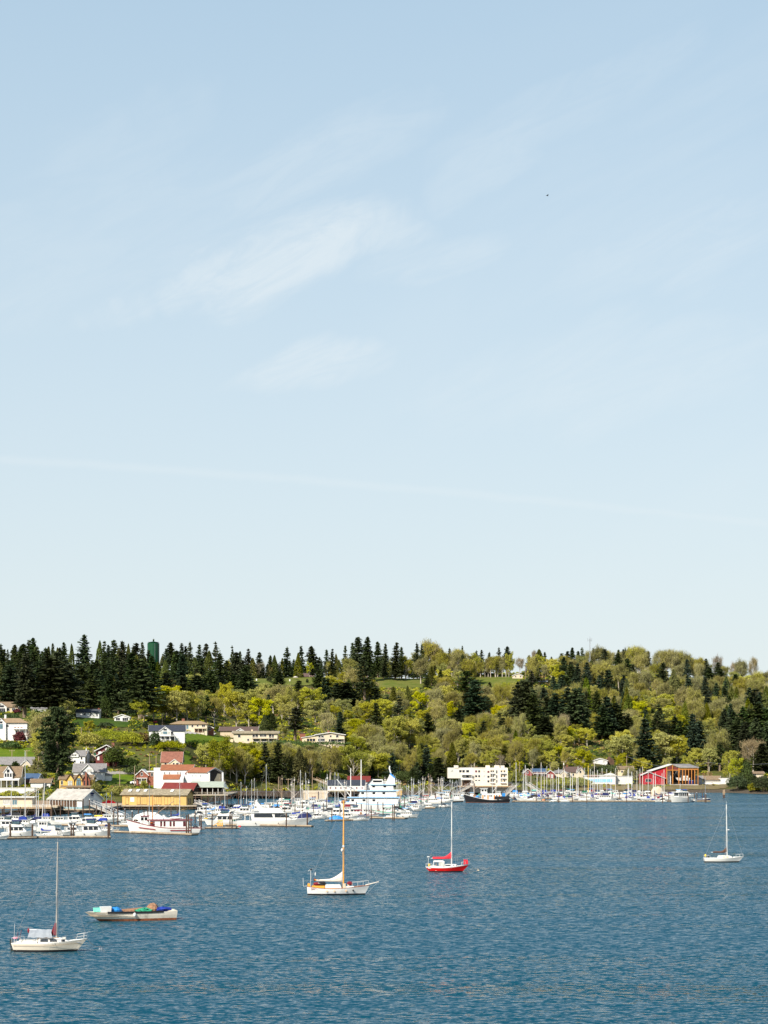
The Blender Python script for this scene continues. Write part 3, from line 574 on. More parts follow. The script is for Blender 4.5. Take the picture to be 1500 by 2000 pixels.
def build_undergrowth():
    q = np.random.default_rng(5); V = []; MI = []
    mats = ['olive_leaves', 'dark_shrub', 'bright_shrub', 'brown_brush', 'twigs']
    n = 0
    while n < 10500:
        u = q.uniform(-120, 1620); y = q.uniform(900, 1715); py = HY-(ground(u, y)-CH)*F/y; z = ground(u, y)
        if z < 2.6 or any(a[0] <= u <= a[1] and a[2]+1 <= py <= a[3]-2 for a in OPEN): continue
        town = any(a[0] <= u <= a[1] and a[2] <= py <= a[3] for a in NOGO)
        if town and py > 1455 and u > 300 and q.uniform() < .45: continue
        n += 1; x = gx(u, y); r = q.uniform(.9, 3.0)*(1 if py < 1470 else .7) if not town else q.uniform(.4, 1.0) if py > 1455 or u < 290 else q.uniform(.6, 1.5); k_ = 34
        off = q.normal(0, 1, (k_, 3)); off /= np.linalg.norm(off, axis=1)[:, None]; off[:, 2] = np.abs(off[:, 2])
        Cc = np.array([x, y, z])+off*r*q.uniform(.6, 1.05, (k_, 1))*np.array([1.25, 1.25, .8]); L = q.uniform(.5, 1.15, k_)
        V.append(cards(Cc, q.normal(0, 1, (k_, 3)), L, L*.7, q))
        if u < 320 and py < 1400: w_ = (10, 75, 2, 8, 5)
        elif py < 1420: w_ = (34, 34, 6, 14, 12)
        else: w_ = (32, 24, 26, 12, 6) if u < 760 else (30, 42, 6, 14, 8)  # extra dark shrubs put the shade between the trees into the colour
        MI += [int(q.choice(5, p=np.array(w_)/sum(w_)))]*k_
    tag(link('undergrowth', quads('undergrowth', np.concatenate(V), mats, MI)), kind='stuff')
OPEN = [(478,865,1318,1346),(930,1008,1322,1352),(-40,70,1460,1494),(360,452,1430,1453),(42,97,1394,1414),(140,252,1404,1421),(206,262,1508,1533),(352,374,1468,1497)]
# ------------------------------------------------------------------ buildings
LAND = []     # landmarks for the labels: (phrase, column, row)
def window(root, face, u0, u1, z0, z1, dims, gl='glass_dark', fr='white', name='window'):
    """a framed window on a face: f front (y=0), r right (x=x1), l left (x=x0); u in metres along the face"""
    x0, x1, d = dims; f = MB(); p = MB(); b = .10
    def bx(m, a0, a1, c0, c1, o0, o1):
        if face == 'f': m.box(x0+a0, x0+a1, -o1, -o0, c0, c1)
        elif face == 'r': m.box(x1+o0, x1+o1, a0, a1, c0, c1)
        else: m.box(x0-o1, x0-o0, a0, a1, c0, c1)
    bx(f, u0-b, u1+b, z1, z1+b*1.2, -.05, .09); bx(f, u0-b*1.2, u1+b*1.2, z0-b*1.4, z0, -.05, .14)
    bx(f, u0-b, u0, z0, z1, -.05, .08); bx(f, u1, u1+b, z0, z1, -.05, .08)
    if u1-u0 > 1.6 and gl != 'none':
        n = int((u1-u0)/1.3)
        for i in range(1, n+1): c = u0+(u1-u0)*i/(n+1); bx(f, c-.04, c+.04, z0, z1, -.05, .06)
    o = part(name, f, fr, root); bx(p, u0, u1, z0, z1, -.05, .03); part('pane', p, gl, o); return o
def roof_v(x0, x1, y0, y1, h, rh, ov, axis, th=.22, off=.5):
    """pitched roof as one slab folded over its ridge"""
    m = MB()
    if axis == 'x': A0, A1, B0, B1 = y0, y1, x0-ov, x1+ov
    else: A0, A1, B0, B1 = x0, x1, y0-ov, y1+ov
    c = A0+(A1-A0)*off; s0 = rh/(c-A0); s1 = rh/(A1-c)
    pr = [(A0-ov, h-s0*ov), (c, h+rh), (A1+ov, h-s1*ov)]
    for e in (B0, B1):
        for dz in (th, .02):
            for a, z in pr: m.v.append((e, a, z+dz) if axis == 'x' else (a, e, z+dz))
    f = [(0,1,7,6),(1,2,8,7),(3,9,10,4),(4,10,11,5),(0,6,9,3),(2,5,11,8),(0,3,4,1),(1,4,5,2),(6,7,10,9),(7,8,11,10)]
    m.f = f; m.mi = [0]*len(f); return m
def roof_hip(x0, x1, y0, y1, h, rh, ov, th=.2, inset=None):
    d = y1-y0+2*ov; i = inset if inset is not None else d/2*.95; m = MB(); c = (y0+y1)/2; X0, X1, Y0, Y1 = x0-ov, x1+ov, y0-ov, y1+ov
    m.v = [(X0,Y0,h),(X1,Y0,h),(X1,Y1,h),(X0,Y1,h),(X0,Y0,h+th),(X1,Y0,h+th),(X1,Y1,h+th),(X0,Y1,h+th),(X0+i,c,h+rh),(X1-i,c,h+rh)]
    m.f = [(0,3,2,1),(0,1,5,4),(1,2,6,5),(2,3,7,6),(3,0,4,7),(4,5,9,8),(6,7,8,9),(5,6,9),(7,4,8)]; m.mi = [0]*9; return m
def house(name, label, px, pyb, w, d, h, rh, y=None, ridge='x', rot=0, anchor='c', wall='white_wall', roof='roof_grey', wins=(), ov=.5, hip=False, chim=None, skirt=4., trim='white', off=.5, flat=False, cat='house', z=None, land=None, doors=()):
    """wins: (face, u0, u1, z0, z1[, glass]) in metres from the face's left edge and the base; returns the root and a px->metre scale"""
    y = y or where(px, pyb); s = y/F; z = gz(pyb, y) if z is None else z
    r = thing(name, label, cat, (gx(px, y), y, z), R(rot))
    x0 = {'c': -w/2, 'l': 0, 'r': -w}[anchor]; x1 = x0+w
    m = MB()
    if hip or flat: m.box(x0, x1, 0, d, -skirt, h)
    elif ridge == 'x': m.prism([(0, -skirt), (d, -skirt), (d, h), (d*off, h+rh), (0, h)], x0, x1, 'x')
    else: m.prism([(x0, -skirt), (x1, -skirt), (x1, h), (x0+w*off, h+rh), (x0, h)], 0, d, 'y')
    part('wall', m, wall, r)
    if flat: part('roof', MB().box(x0-ov, x1+ov, -ov, d+ov, h+.003, h+.35), roof, r)
    elif hip: part('roof', roof_hip(x0, x1, 0, d, h, rh, ov), roof, r)
    else:
        ro = part('roof', roof_v(x0, x1, 0, d, h, rh, ov, ridge, off=off), roof, r)
        t = WS()     # pale bargeboards along the gable ends
        if ridge == 'x':
            for e in (x0-ov-.06, x1+ov):
                for a, b in ((-ov, d*off), (d+ov, d*off)):
                    k_ = rh/(d*off) if a < d/2 else rh/(d*(1-off))
                    t.hexa([(e, a, h-k_*ov-.16), (e+.06, a, h-k_*ov-.16), (e+.06, b, h+rh-.16), (e, b, h+rh-.16)], [(e, a, h-k_*ov+.24), (e+.06, a, h-k_*ov+.24), (e+.06, b, h+rh+.24), (e, b, h+rh+.24)])
        else:
            c = x0+w*off
            for a, b in ((x0-ov, c), (x1+ov, c)):
                k_ = rh/(w*off) if a < c else rh/(w*(1-off)); e = -ov-.06
                t.hexa([(a, e, h-k_*ov-.16), (b, e, h+rh-.16), (b, e+.06, h+rh-.16), (a, e+.06, h-k_*ov-.16)], [(a, e, h-k_*ov+.24), (b, e, h+rh+.24), (b, e+.06, h+rh+.24), (a, e+.06, h-k_*ov+.24)])
        part('bargeboard', t, trim, ro)
    for a in wins: window(r, a[0], a[1], a[2], a[3], a[4], (x0, x1, d), a[5] if len(a) > 5 else 'glass_dark', trim)
    for a in doors:
        m = MB(); m.box(x0+a[0], x0+a[1], -.07, .05, 0, a[2]); part('door', m, a[3], r)
    if chim: 
        cx, cw, ct, cm_ = chim; part('chimney', MB().box(x0+cx, x0+cx+cw, d*.45, d*.45+cw*.8, h*.8, ct).box(x0+cx-.08, x0+cx+cw+.08, d*.45-.08, d*.45+cw*.8+.08, ct-.25, ct+.02), cm_, r)
    if land: LAND.append((land, px, pyb-(h+rh)/s*.5))
    return r
def gable(root, xc, w, y0, y1, zb, h, rh, wall, roof, wins=(), ov=.35, trim='white', nm='gable'):
    """a cross gable or dormer facing the water, part of a house"""
    o = part(nm, MB().prism([(xc-w/2, zb), (xc+w/2, zb), (xc+w/2, zb+h), (xc, zb+h+rh), (xc-w/2, zb+h)], y0, y1, 'y'), wall, root)
    m = roof_v(xc-w/2, xc+w/2, y0, y1, zb+h, rh, ov, 'y'); part('gable_roof', m, roof, o)
    t = WS(); k_ = rh/(w/2)
    for a, b in ((xc-w/2-ov, xc), (xc+w/2+ov, xc)):
        e = y0-ov-.06; t.hexa([(a, e, zb+h-k_*ov-.12), (b, e, zb+h+rh-.12), (b, e+.06, zb+h+rh-.12), (a, e+.06, zb+h-k_*ov-.12)], [(a, e, zb+h-k_*ov+.24), (b, e, zb+h+rh+.24), (b, e+.06, zb+h+rh+.24), (a, e+.06, zb+h-k_*ov+.24)])
    part('bargeboard', t, trim, o)
    for a in wins:
        f = MB(); f.box(a[0]-.1, a[1]+.1, y0-.07, y0+.02, a[2]-.1, a[3]+.1); f_ = part('window', f, trim, root)
        part('pane', MB().box(a[0], a[1], y0-.1, y0, a[2], a[3]), a[4] if len(a) > 4 else 'glass_dark', f_)
    return o
def balcony(root, x0, x1, z, y0=-2., posts=3, mat='white', zb=0., rail=1.):
    o = part('balcony', MB().box(x0, x1, y0, -.003, z-.2, z), mat, root)
    m = MB(); m.box(x0, x1, y0, y0+.05, z+rail-.08, z+rail); m.box(x0, x1, y0, y0+.05, z+.08, z+.16); n = max(2, int((x1-x0)/.3))
    for i in range(n+1): x = x0+(x1-x0)*i/n; m.box(x-.02, x+.02, y0+.01, y0+.04, z+.16, z+rail-.08)
    for x in (x0, x1-.05): m.box(x, x+.05, y0+.06, -.02, z+rail-.08, z+rail)
    part('railing', m, mat, o)
    for i in range(posts):
        x = x0+.1+(x1-x0-.2)*i/max(posts-1, 1); part('post', MB().box(x-.09, x+.09, y0+.1, y0+.28, zb, z-.2), mat, o)
    return o

# hillside houses on the left, highest first
s = 1.0
house('house', 'beige gabled house with rust brown roof, highest at the left edge of the hill', -2, 1392, 22, 11, 3.4, 3.0, 1215, 'x', 0, 'c', 'beige_wall', 'roof_brown', [('f', 15.2, 17.2, 1.2, 2.7), ('f', 18.8, 20.6, 1.2, 2.7), ('r', 3, 5, 1, 2.6)], chim=(9, 1.4, 7.0, 'beige_wall'), land='rust-brown-roofed house')
r_ = [o for o in COL.objects if o.get('label', '').startswith('beige gabled')][0]
gable(r_, 1.6, 6.4, -1.4, 5, -3, 6.2, 2.4, 'white', 'roof_brown', [(-.6+i*1.15, .4+i*1.15, .5, 2.6) for i in range(4)]+[(0, 3.2, 3.2, 4.4)])
h_ = house('house', 'long low white house with green shutters behind the fir trunks', 86, 1392, 15.5, 7, 2.5, 1.1, 1228, 'x', 0, 'c', 'white_wall', 'roof_grey', [('f', 1.5, 2.3, .7, 2), ('f', 2.7, 3.5, .7, 2), ('f', 9.4, 10.4, .6, 2), ('f', 12.6, 13.4, .6, 2)], land='long green-shuttered house')
part('plinth', MB().box(-7.9, 7.9, -.3, -.003, -1.5, .15), 'roof_orange', h_)
for x in (1.1, 2.4, 4.9, 5.75): part('shutter', MB().box(x, x+.35, -.08, -.003, .4, 2.0), 'green_canvas', h_)
house('house', 'white ranch house with blue-grey roof and brick chimney at its right end', 171, 1400, 13.4, 8, 2.5, 1.9, 1186, 'x', 0, 'c', 'white_wall', 'roof_dark', [('f', 4.4, 5.7, .9, 2), ('f', 8.2, 9.0, .5, 2.1), ('f', 9.4, 11.4, .2, 2.2, 'glass_pale'), ('f', 11.8, 12.6, .3, 2.1)], chim=(12.2, 1.0, 5.0, 'brick'), land='blue-grey-roofed house')
house('carport', 'small white gabled carport with two dark openings', 238, 1408, 8.6, 7, 2.1, 1.5, 1172, 'y', 0, 'c', 'white', 'roof_white', [('f', .9, 3.2, .4, 1.7), ('f', 4.7, 7.9, .0, 1.8)], cat='garage', land='small white carport')
h_ = house('house', 'tall three-storey white house with tan roof and stacked balconies', 10, 1447, 23.5, 10, 9.6, 2.6, 1092, 'x', 0, 'c', 'white_wall', 'roof_tan', [('f', 17.3+i*1.6, 18.4+i*1.6, 3.4, 5.2) for i in range(3)]+[('f', 17.3, 19.6, .2, 2.3), ('f', 20.6, 22.2, .4, 2.2), ('f', 9.3, 11.0, 6.6, 9.3, 'glass_blue'), ('f', 12.2, 13.6, 7.5, 8.4), ('f', 8.8, 11.4, 3.6, 5.6, 'glass_pale')], hip=True, ov=.9, chim=(10.5, 1., 14., 'white'), land='three-storey white house')
gable(h_, -2.0, 5.2, -1.2, 4, 0, 9.3, 2.6, 'white_wall', 'roof_tan', [(-3.0, -1.0, 6.4, 9.0, 'glass_blue'), (-2.8, -1.2, 9.4, 10.4)])
balcony(h_, 4.6, 11.5, 6.4, -2.2, 3, zb=3.2); balcony(h_, 4.6, 10.2, 3.0, -2.2, 3, zb=-1)
for i, x in enumerate((5.3, 7.0, 8.7)): part('planter', MB().hexa([(x, -2.5, 6.9), (x+1.0, -2.5, 6.9), (x+1., -2.2, 6.9), (x, -2.2, 6.9)], [(x-.1, -2.6, 7.3), (x+1.1, -2.6, 7.3), (x+1.1, -2.2, 7.3), (x-.1, -2.2, 7.3)]), 'roof_orange', h_)
h_ = house('house', 'white house with black roof and glazed centre gable above the bank', 326, 1451, 19.2, 10, 6.6, 2.9, 1110, 'x', 4, 'c', 'white_wall', 'roof_black', [('f', 1.2, 3.6, 4.2, 5.8, 'glass_pale'), ('f', 11.8, 13, 4.1, 6), ('f', 14.8, 15.8, 1., 2.6, 'glass_pale')], land='black-roofed white house')
gable(h_, -.9, 6.2, -2.0, 5, -1, 7.4, 2.3, 'white_wall', 'roof_black', [(-2.0, .2, 4.6, 6.2, 'glass_blue'), (-3.4, -2.3, 4.6, 6.2, 'glass_pale'), (.5, 1.6, 4.6, 6.2, 'glass_pale'), (-1.8, 0, 6.7, 7.6)])
balcony(h_, -4.2, 4.4, 3.8, -3.4, 4, zb=-1); balcony(h_, -3.6, 1.6, .9, -3.0, 3, zb=-2)
for x in (-2.6, -.2, 2.2): part('dark_recess_panel', MB().box(x, x+1.7, -2.08 if x < 1.5 else -.06, -2.003 if x < 1.5 else -.003, 1.2, 3.4), 'glass_dark', h_)
h_ = house('house', 'cream house with tan hip roof and lower garage', 369, 1431, 21, 9, 4.9, 2.0, 1188, 'x', 0, 'c', 'cream_wall', 'roof_tan', [('f', 9.0, 10.2, 2.2, 4.5, 'glass_blue'), ('f', 15.0, 16.0, 3.4, 4.4), ('f', 18.0, 19.8, 3.2, 4.6), ('f', 12, 13, 3.2, 4.4)], hip=True, ov=.8, chim=(6.0, 1.6, 8.2, 'roof_pink'), land='tan-roofed cream house')
part('garage_door', MB().box(3.4, 8.6, -.06, -.003, .1, 2.0), 'brown_wall', h_); balcony(h_, 3.0, 10.5, 2.6, -1.6, 4, 'cream_wall', 0)
h_ = house('garden_hut', 'small dark red wooden hut beside the cream house', 409, 1429, 4.6, 3.6, 2.2, 1.0, 1195, 'y', 0, 'c', 'brick', 'roof_brown', [('f', 1.3, 3.2, .9, 2.0)], cat='shed', land='small red hut')
house('house', 'low house with long dark brown roof behind the cream rambler', 466, 1433, 22, 9, 1.9, 2.2, 1225, 'x', 0, 'c', 'beige_wall', 'roof_umber', [], ov=.8, land='dark-brown-roofed house')
r_ = [o for o in COL.objects if o.get('label', '').startswith('low house with long')][0]; gable(r_, 1, 4.2, -.8, 4, 1.4, .4, 1.2, 'white', 'roof_umber')
h_ = house('house', 'long cream two-level rambler with a balcony along its right half', 499, 1449, 25.5, 9, 5.0, 1.2, 1188, 'x', 0, 'c', 'cream_wall', 'roof_moss', [('f', 2.6, 4.0, 2.7, 4.3), ('f', 11.0, 12.4, 2.6, 4.4), ('f', 12.7, 14.2, 2.6, 4.4), ('f', 15.3, 17.0, 2.9, 4.4), ('f', 17.3, 19.0, 2.9, 4.4), ('f', 20.5, 22, 2.4, 4.4), ('f', 22.3, 23.4, 2.4, 4.4), ('f', 11.5, 14.6, .3, 1.7), ('f', 16.6, 19, .3, 1.7), ('f', 20.8, 23.2, .3, 1.7), ('f', 8, 9, .6, 1.8)], ov=1.0, chim=(10, .9, 7.2, 'tan_wall'), land='long cream rambler')
balcony(h_, -1.9, 12.6, 2.1, -1.7, 4, 'cream_wall', -1)
part('garden_wall', MB().box(-15.8, -12.9, -1.2, -.9, -1, 1.6), 'tan_wall', h_)
h_ = house('house', 'cream low-slung modern house with a wide shallow gable and brick chimney', 645, 1449, 16.5, 9, 4.2, 1.3, 1192, 'y', 0, 'c', 'cream_wall', 'roof_white', [('f', 1.4, 2.6, 2.6, 3.6), ('f', 3.0, 4.4, 2.6, 3.6), ('f', 1.2, 1.8, .4, 1.9), ('f', 2.0, 2.6, .1, 2), ('f', 2.9, 5.0, .5, 1.9), ('f', 8, 9.0, 2.8, 3.8), ('f', 11.6, 13, 2.5, 3.9), ('f', 7.4, 10.4, .2, 1.6), ('f', 12, 14.6, .2, 1.5)], ov=.9, chim=(6.5, 1.2, 6.6, 'brick'), land='cream modern house')
m = MB(); m.hexa([(-17, -.6, 2.3), (-8.6, -.6, 3.6), (-8.6, 8, 3.6), (-17, 8, 2.3)], [(-17, -.6, 2.6), (-8.6, -.6, 3.95), (-8.6, 8, 3.95), (-17, 8, 2.6)]); part('wing_roof', m, 'roof_white', h_)
m = MB(); m.hexa([(-16.4, 0, -3), (-8.3, 0, -3), (-8.3, 7, -3), (-16.4, 7, -3)], [(-16.4, 0, 2.35), (-8.3, 0, 3.6), (-8.3, 7, 3.6), (-16.4, 7, 2.35)]); wg = part('wing', m, 'tan_wall', h_)
for x in (-13.6, -11.9, -10.2): part('window', MB().box(x, x+1.4, -.08, -.003, .3, 1.9), 'glass_dark', h_)
balcony(h_, .2, 8.2, 1.8, -1.6, 3, 'cream_wall', -1)
house('garden_shed', 'brick-red shed standing behind the wing of the modern house', 591, 1440, 3.2, 3, 2.2, .3, 1215, flat=True, wall='brick', roof='roof_umber', ov=.2, cat='shed')
# the top of the hill
house('house', 'small cream gabled house alone on the hilltop meadow', 1011, 1326, 8.2, 8, 2.7, 1.7, 1650, 'y', 0, 'c', 'cream_wall', 'roof_white', [('f', 2.1, 3.0, 1.4, 2.4), ('f', 6.0, 6.9, 1.4, 2.4)], land='small hilltop house')
house('house', 'tiny low house with reddish roof among trees on the hilltop', 1061, 1335, 6.2, 6, 1.5, 1.1, 1640, 'x', 0, 'c', 'roof_pink', 'roof_white', [('f', 2.6, 3.4, .4, 1.3)], land='tiny hilltop house')
house('house', 'low hilltop house with brown roof behind the meadow firs', 600, 1325, 11, 6, 1.7, 2.4, 1640, 'x', 0, 'c', 'brown_wall', 'roof_umber', [('f', 8.0, 8.8, .6, 1.5)], land='brown meadow roof')
house('house', 'pale hilltop bungalow below the firs right of the green tank', 347, 1322, 7.5, 6, 1.2, 1.0, 1560, 'x', 0, 'c', 'cream_wall', 'roof_tan', land='pale hilltop bungalow')
house('house', 'tiny white cottage below the green water tank', 314, 1321, 3.2, 4, 1.4, .9, 1552, 'y', 0, 'c', 'white', 'roof_grey')
# umbrella on the meadow
yy = where(577, 1328); o = thing('parasol', 'pale open parasol standing on the hilltop meadow', 'parasol', (gx(577, yy), yy, ground(577, yy)))
part('canopy', MB().lathe([(2.3, 1.9), (1.2, 2.4), (.1, 2.9)], 8), 'cream_sail', o); part('pole', MB().tube([(0, 0, 0), (0, 0, 2.8)], .06), 'white', o)
for px, py, h in ((501, 1330, .9), (566, 1331, .7), (455, 1326, .8)):
    yy = where(px, py); o = thing('headstone', None, 'headstone', (gx(px, yy), yy, ground(px, yy)+.2), 0, 'pale stones on the hilltop meadow'); part('slab', MB().prism([(-.5, 0), (.5, 0), (.5, 1.2), (.3, 1.6), (-.3, 1.6), (-.5, 1.2)], -.15, .15, 'y'), 'white', o); AUTO.append((o, 'pale upright stone on the grass', px, py))
# water tank and radio mast
yt = 1575; st = yt/F
o = thing('water_tank', 'tall dark green cylindrical water tank on the ridge', 'water tank', (gx(299.5, yt), yt, gz(1306, yt))); hh = (1306-1257)*st; rr = 11.7*st
part('shell', MB().lathe([(rr, -6), (rr, 0), (rr, hh)], 40), 'tank_green', o, smooth=False); part('roof', MB().lathe([(rr+.05, hh+.003), (rr*.85, hh+.35*rr*.35), (rr*.5, hh+.3*rr), (.2, hh+.36*rr)], 40), 'tank_green', o)
m = MB()
for k_ in range(16): a = 2*math.pi*k_/16; m.tube([(math.cos(a)*rr*.93, math.sin(a)*rr*.93, hh), (math.cos(a)*rr*.93, math.sin(a)*rr*.93, hh+1.1)], .05, 4)
m.lathe([(rr*.93, hh+1.02), (rr*.94, hh+1.1)], 32); part('railing', m, 'tank_green', o)
m = MB(); 
for x in (-.25, .25): m.tube([(rr*.35+x, -rr*.98, 0), (rr*.35+x, -rr*.98, hh)], .05, 4)
part('ladder', m, 'grey_metal', o); LAND.append(('green water tank', 299, 1280))
yt = 1712; st = yt/F; o = thing('radio_mast', 'slim lattice radio mast with antennas on the skyline', 'mast', (gx(1152, yt), yt, gz(1318, yt))); hh = (1318-1248)*st
m = MB()
for a in range(3): c, s_ = math.cos(a*2.094)*.75, math.sin(a*2.094)*.75; m.tube([(c, s_, 0), (c*.8, s_*.8, hh)], .11, 4)
for i in range(14):
    z0, z1 = hh*i/14, hh*(i+1)/14
    for a in range(3): b = (a+1) % 3; m.tube([(math.cos(a*2.094)*.7, math.sin(a*2.094)*.7, z0), (math.cos(b*2.094)*.7, math.sin(b*2.094)*.7, z1)], .06, 3)
part('lattice', m, 'grey_metal', o)
m = MB()
for a in range(3): c, s_ = math.cos(a*2.094+.5), math.sin(a*2.094+.5); m.tube([(0, 0, hh-1), (c*1.9, s_*1.9, hh-1)], .07, 4); m.box(c*1.9-.15, c*1.9+.15, s_*1.9-.15, s_*1.9+.15, hh-2, hh+.6)
part('antenna', m, 'grey_metal', o); part('antenna', MB().tube([(0, 0, hh), (0, 0, hh+2.2)], .08, 4).tube([(.6, 0, hh-1), (.6, 0, hh+1.2)], .06, 4), 'grey_metal', o); LAND.append(('radio mast', 1152, 1275))

# lower town on the left
h_ = house('house', 'wide grey-roofed house with cream walls below the lawn', 22, 1503, 20.5, 9, 2.6, 3.4, 1000, 'x', 0, 'c', 'cream_wall', 'roof_grey', [('f', 17.8, 18.6, .6, 2.0), ('f', 15.2, 16.2, .6, 2)], land='wide grey-roofed house'); gable(h_, 7.4, 4.6, -1.5, 4, -2, 4.4, 2.2, 'cream_wall', 'roof_grey', [(6.6, 7.2, .8, 2.2), (7.7, 8.3, .8, 2.2)])
h_ = house('house', 'brown-roofed waterside house with a tall white window gable', 4, 1534, 17, 9, 4.2, 4.4, 946, 'x', 0, 'c', 'tan_wall', 'roof_brown', [('f', 2, 3.4, .4, 2.2), ('f', 4.6, 6, .4, 2.2), ('f', 14.2, 15.6, .3, 2.2), ('f', 10.2, 11.5, .3, 2.3), ('f', 12.4, 13.4, .3, 2.3)], land='white window gable house')
gable(h_, 3.1, 4.0, -1.6, 4, 2.6, 3.6, 2.6, 'white', 'roof_brown', [(1.5, 2.3, 3.9, 5.6), (2.65, 3.5, 3.9, 5.6), (3.9, 4.7, 3.9, 5.6), (2.5, 3.7, 6.0, 7.4)])
m = MB(); m.hexa([(-8, -3.2, 2.3), (8.4, -3.2, 2.3), (8.4, 0, 3.2), (-8, 0, 3.2)], [(-8, -3.2, 2.5), (8.4, -3.2, 2.5), (8.4, 0, 3.4), (-8, 0, 3.4)]); o = part('porch', m, 'roof_white', h_)
for x in (-7.6, -3.8, 0, 2.6, 5.2, 8.0): part('porch_post', MB().box(x, x+.28, -3.1, -2.8, -1, 2.3), 'white', o)
h_ = house('seawall', 'pale waterfront terrace wall below the white window gable house', 22, 1548, 21, 3, 1.9, .2, 928, flat=True, wall='roof_white', roof='concrete', ov=.05, skirt=6, cat='wall')
h_ = house('garage', 'small shed with blue-grey roof and white gable end beside the porch house', 60, 1530, 6.8, 6, 2.2, 2.2, 956, 'x', -14, 'c', 'white', 'roof_blue', [('f', 1, 5, .2, 1.7, 'glass_wine')], cat='shed', land='blue-roofed shed')
h_ = house('garage', 'plain white building half hidden behind the big ragged fir', 79, 1541, 9.0, 6, 3.0, 1.5, 940, 'x', 0, 'c', 'white', 'roof_brown', [('f', 5.6, 7.4, 1, 2.4)], cat='building', land='plain white building')
h_ = house('house', 'mustard craftsman house with three brown gables and a tall brick chimney', 148, 1546, 15.0, 9, 5.6, 1.8, 930, 'x', 0, 'c', 'mustard_wall', 'roof_brown', [('f', .8, 1.6, 3.2, 4.8)], land='mustard gabled house')
for i, (xc, wl, gl) in enumerate(((-2.4, 'mustard_wall', 'glass_pale'), (1.5, 'mustard_wall', 'glass_blue'), (4.9, 'brick', 'glass_dark'))): gable(h_, xc, 3.4, -1.3, 4, 0, 5.4, 2.5, wl, 'roof_brown', [(xc-1.0, xc-.1, 2.7, 4.9, gl), (xc+.1, xc+1.0, 2.7, 4.9, gl)]+([(xc-.8, xc+.8, 5.1, 6.0, gl)] if i == 1 else []), .45, 'brown_wall')
part('chimney', MB().box(4.5, 5.3, -2.0, -1.36, -1, 8.6).box(4.4, 5.4, -2.1, -1.3, 8.2, 8.7), 'brick', h_)
m = MB(); m.hexa([(-6.5, -4.2, 1.9), (7.5, -4.2, 1.9), (7.5, -1.4, 2.6), (-6.5, -1.4, 2.6)], [(-6.5, -4.2, 2.1), (7.5, -4.2, 2.1), (7.5, -1.4, 2.8), (-6.5, -1.4, 2.8)]); o = part('porch', m, 'roof_brown', h_)
for x in (-6.2, -3.5, -.8, 1.9, 4.6, 7.1): part('porch_post', MB().box(x, x+.25, -4.0, -3.75, -1, 1.9), 'white' if x < 2 else 'brick', o)
part('porch_wall', MB().box(-6.4, -1.2, -4.3, -4.1, -2, .6), 'mustard_wall', o)
h_ = house('house', 'big white house with grey roof and white front dormer', 174, 1529, 14.6, 10, 5.2, 3.7, 962, 'x', 3, 'c', 'white_wall', 'roof_grey', [('f', 5.6, 7.0, 2.0, 3.6, 'glass_pale'), ('f', 9.2, 10.6, 1.8, 3.6, 'glass_pale'), ('f', 9.2, 9.9, .1, .6), ('f', 10.3, 11, .1, .6)], land='white dormer house')
gable(h_, -.5, 5.6, -.5, 6, 2.5, 3.4, 2.7, 'white_wall', 'roof_grey', [(-1.0, -.1, 5.2, 6.4, 'glass_pale'), (.2, 1.1, 5.2, 6.4, 'glass_pale')], .5)
part('annex', MB().box(7.4, 10.2, 1, 8, -3, 3.4), 'white_wall', h_); m = MB(); m.hexa([(7.35, .6, 3.41), (10.7, .6, 3.41), (10.7, 8.4, 3.41), (7.35, 8.4, 3.41)], [(7.35, .6, 4.6), (10.7, .6, 3.7), (10.7, 8.4, 3.7), (7.35, 8.4, 4.6)]); part('annex_roof', m, 'roof_grey', h_)
h_ = house('house', 'white two-storey house with slate roof right of the big ragged fir', 149, 1493, 9.0, 9, 4.2, 2.6, 1012, 'x', -10, 'c', 'white_wall', 'roof_grey', [('f', 6.4, 7.2, .3, 1.5), ('f', 7.6, 8.3, .3, 1.5), ('f', 6.8, 7.6, 2.5, 3.7), ('f', 3.2, 4.2, 1, 2)], land='slate-roofed white house'); gable(h_, -1.0, 4.6, -.6, 5, 3.6, 1.1, 1.6, 'white_wall', 'roof_grey', [(-2.2+i*.9, -1.6+i*.9, 4.2, 5.0) for i in range(3)])
h_ = house('house', 'dark maroon chalet with white trimmed gables behind a pine', 208, 1493, 10.4, 9, 7.0, 2.6, 1018, 'y', 0, 'c', 'maroon_wall', 'roof_umber', [('f', 1.2, 2.6, 5.2, 6.4, 'white'), ('f', 3.4, 5.2, 5.4, 6.6, 'glass_pale'), ('f', 4.6, 6.6, 7.2, 8.3, 'glass_pale'), ('f', 1.0, 2.0, 2.4, 4, 'glass_blue')], chim=(7.2, 1.3, 10.8, 'roof_pink'), ov=.9, land='dark maroon chalet'); gable(h_, -1.6, 7, -1.6, 2, -2, 6.2, 1.8, 'maroon_wall', 'roof_umber', [(-4.3, -3.4, 2.2, 3.9, 'white')], .6)
house('garden_shed', 'tiny green shed at the left end of the maroon chalet', 187, 1481, 2.0, 2, 2.6, 1.0, 1022, flat=True, wall='green_canvas', roof='roof_umber', ov=.1, cat='shed')
h_ = house('house', 'tan cottage with a steep faded red roof above the white warehouse', 335, 1496, 10.2, 9, 2.2, 4.8, 1028, 'x', 0, 'c', 'tan_wall', 'roof_pink', [('f', 1.6, 2.6, .3, 1.5), ('f', 7.6, 9.2, .2, 1.5)], land='faded red roof'); gable(h_, 1.6, 5.2, -1.0, 4, -2, 3.4, 1.9, 'tan_wall', 'roof_pink', [(.8, 1.6, .3, 1.5), (2.4, 3.6, .2, 1.5)], .3)
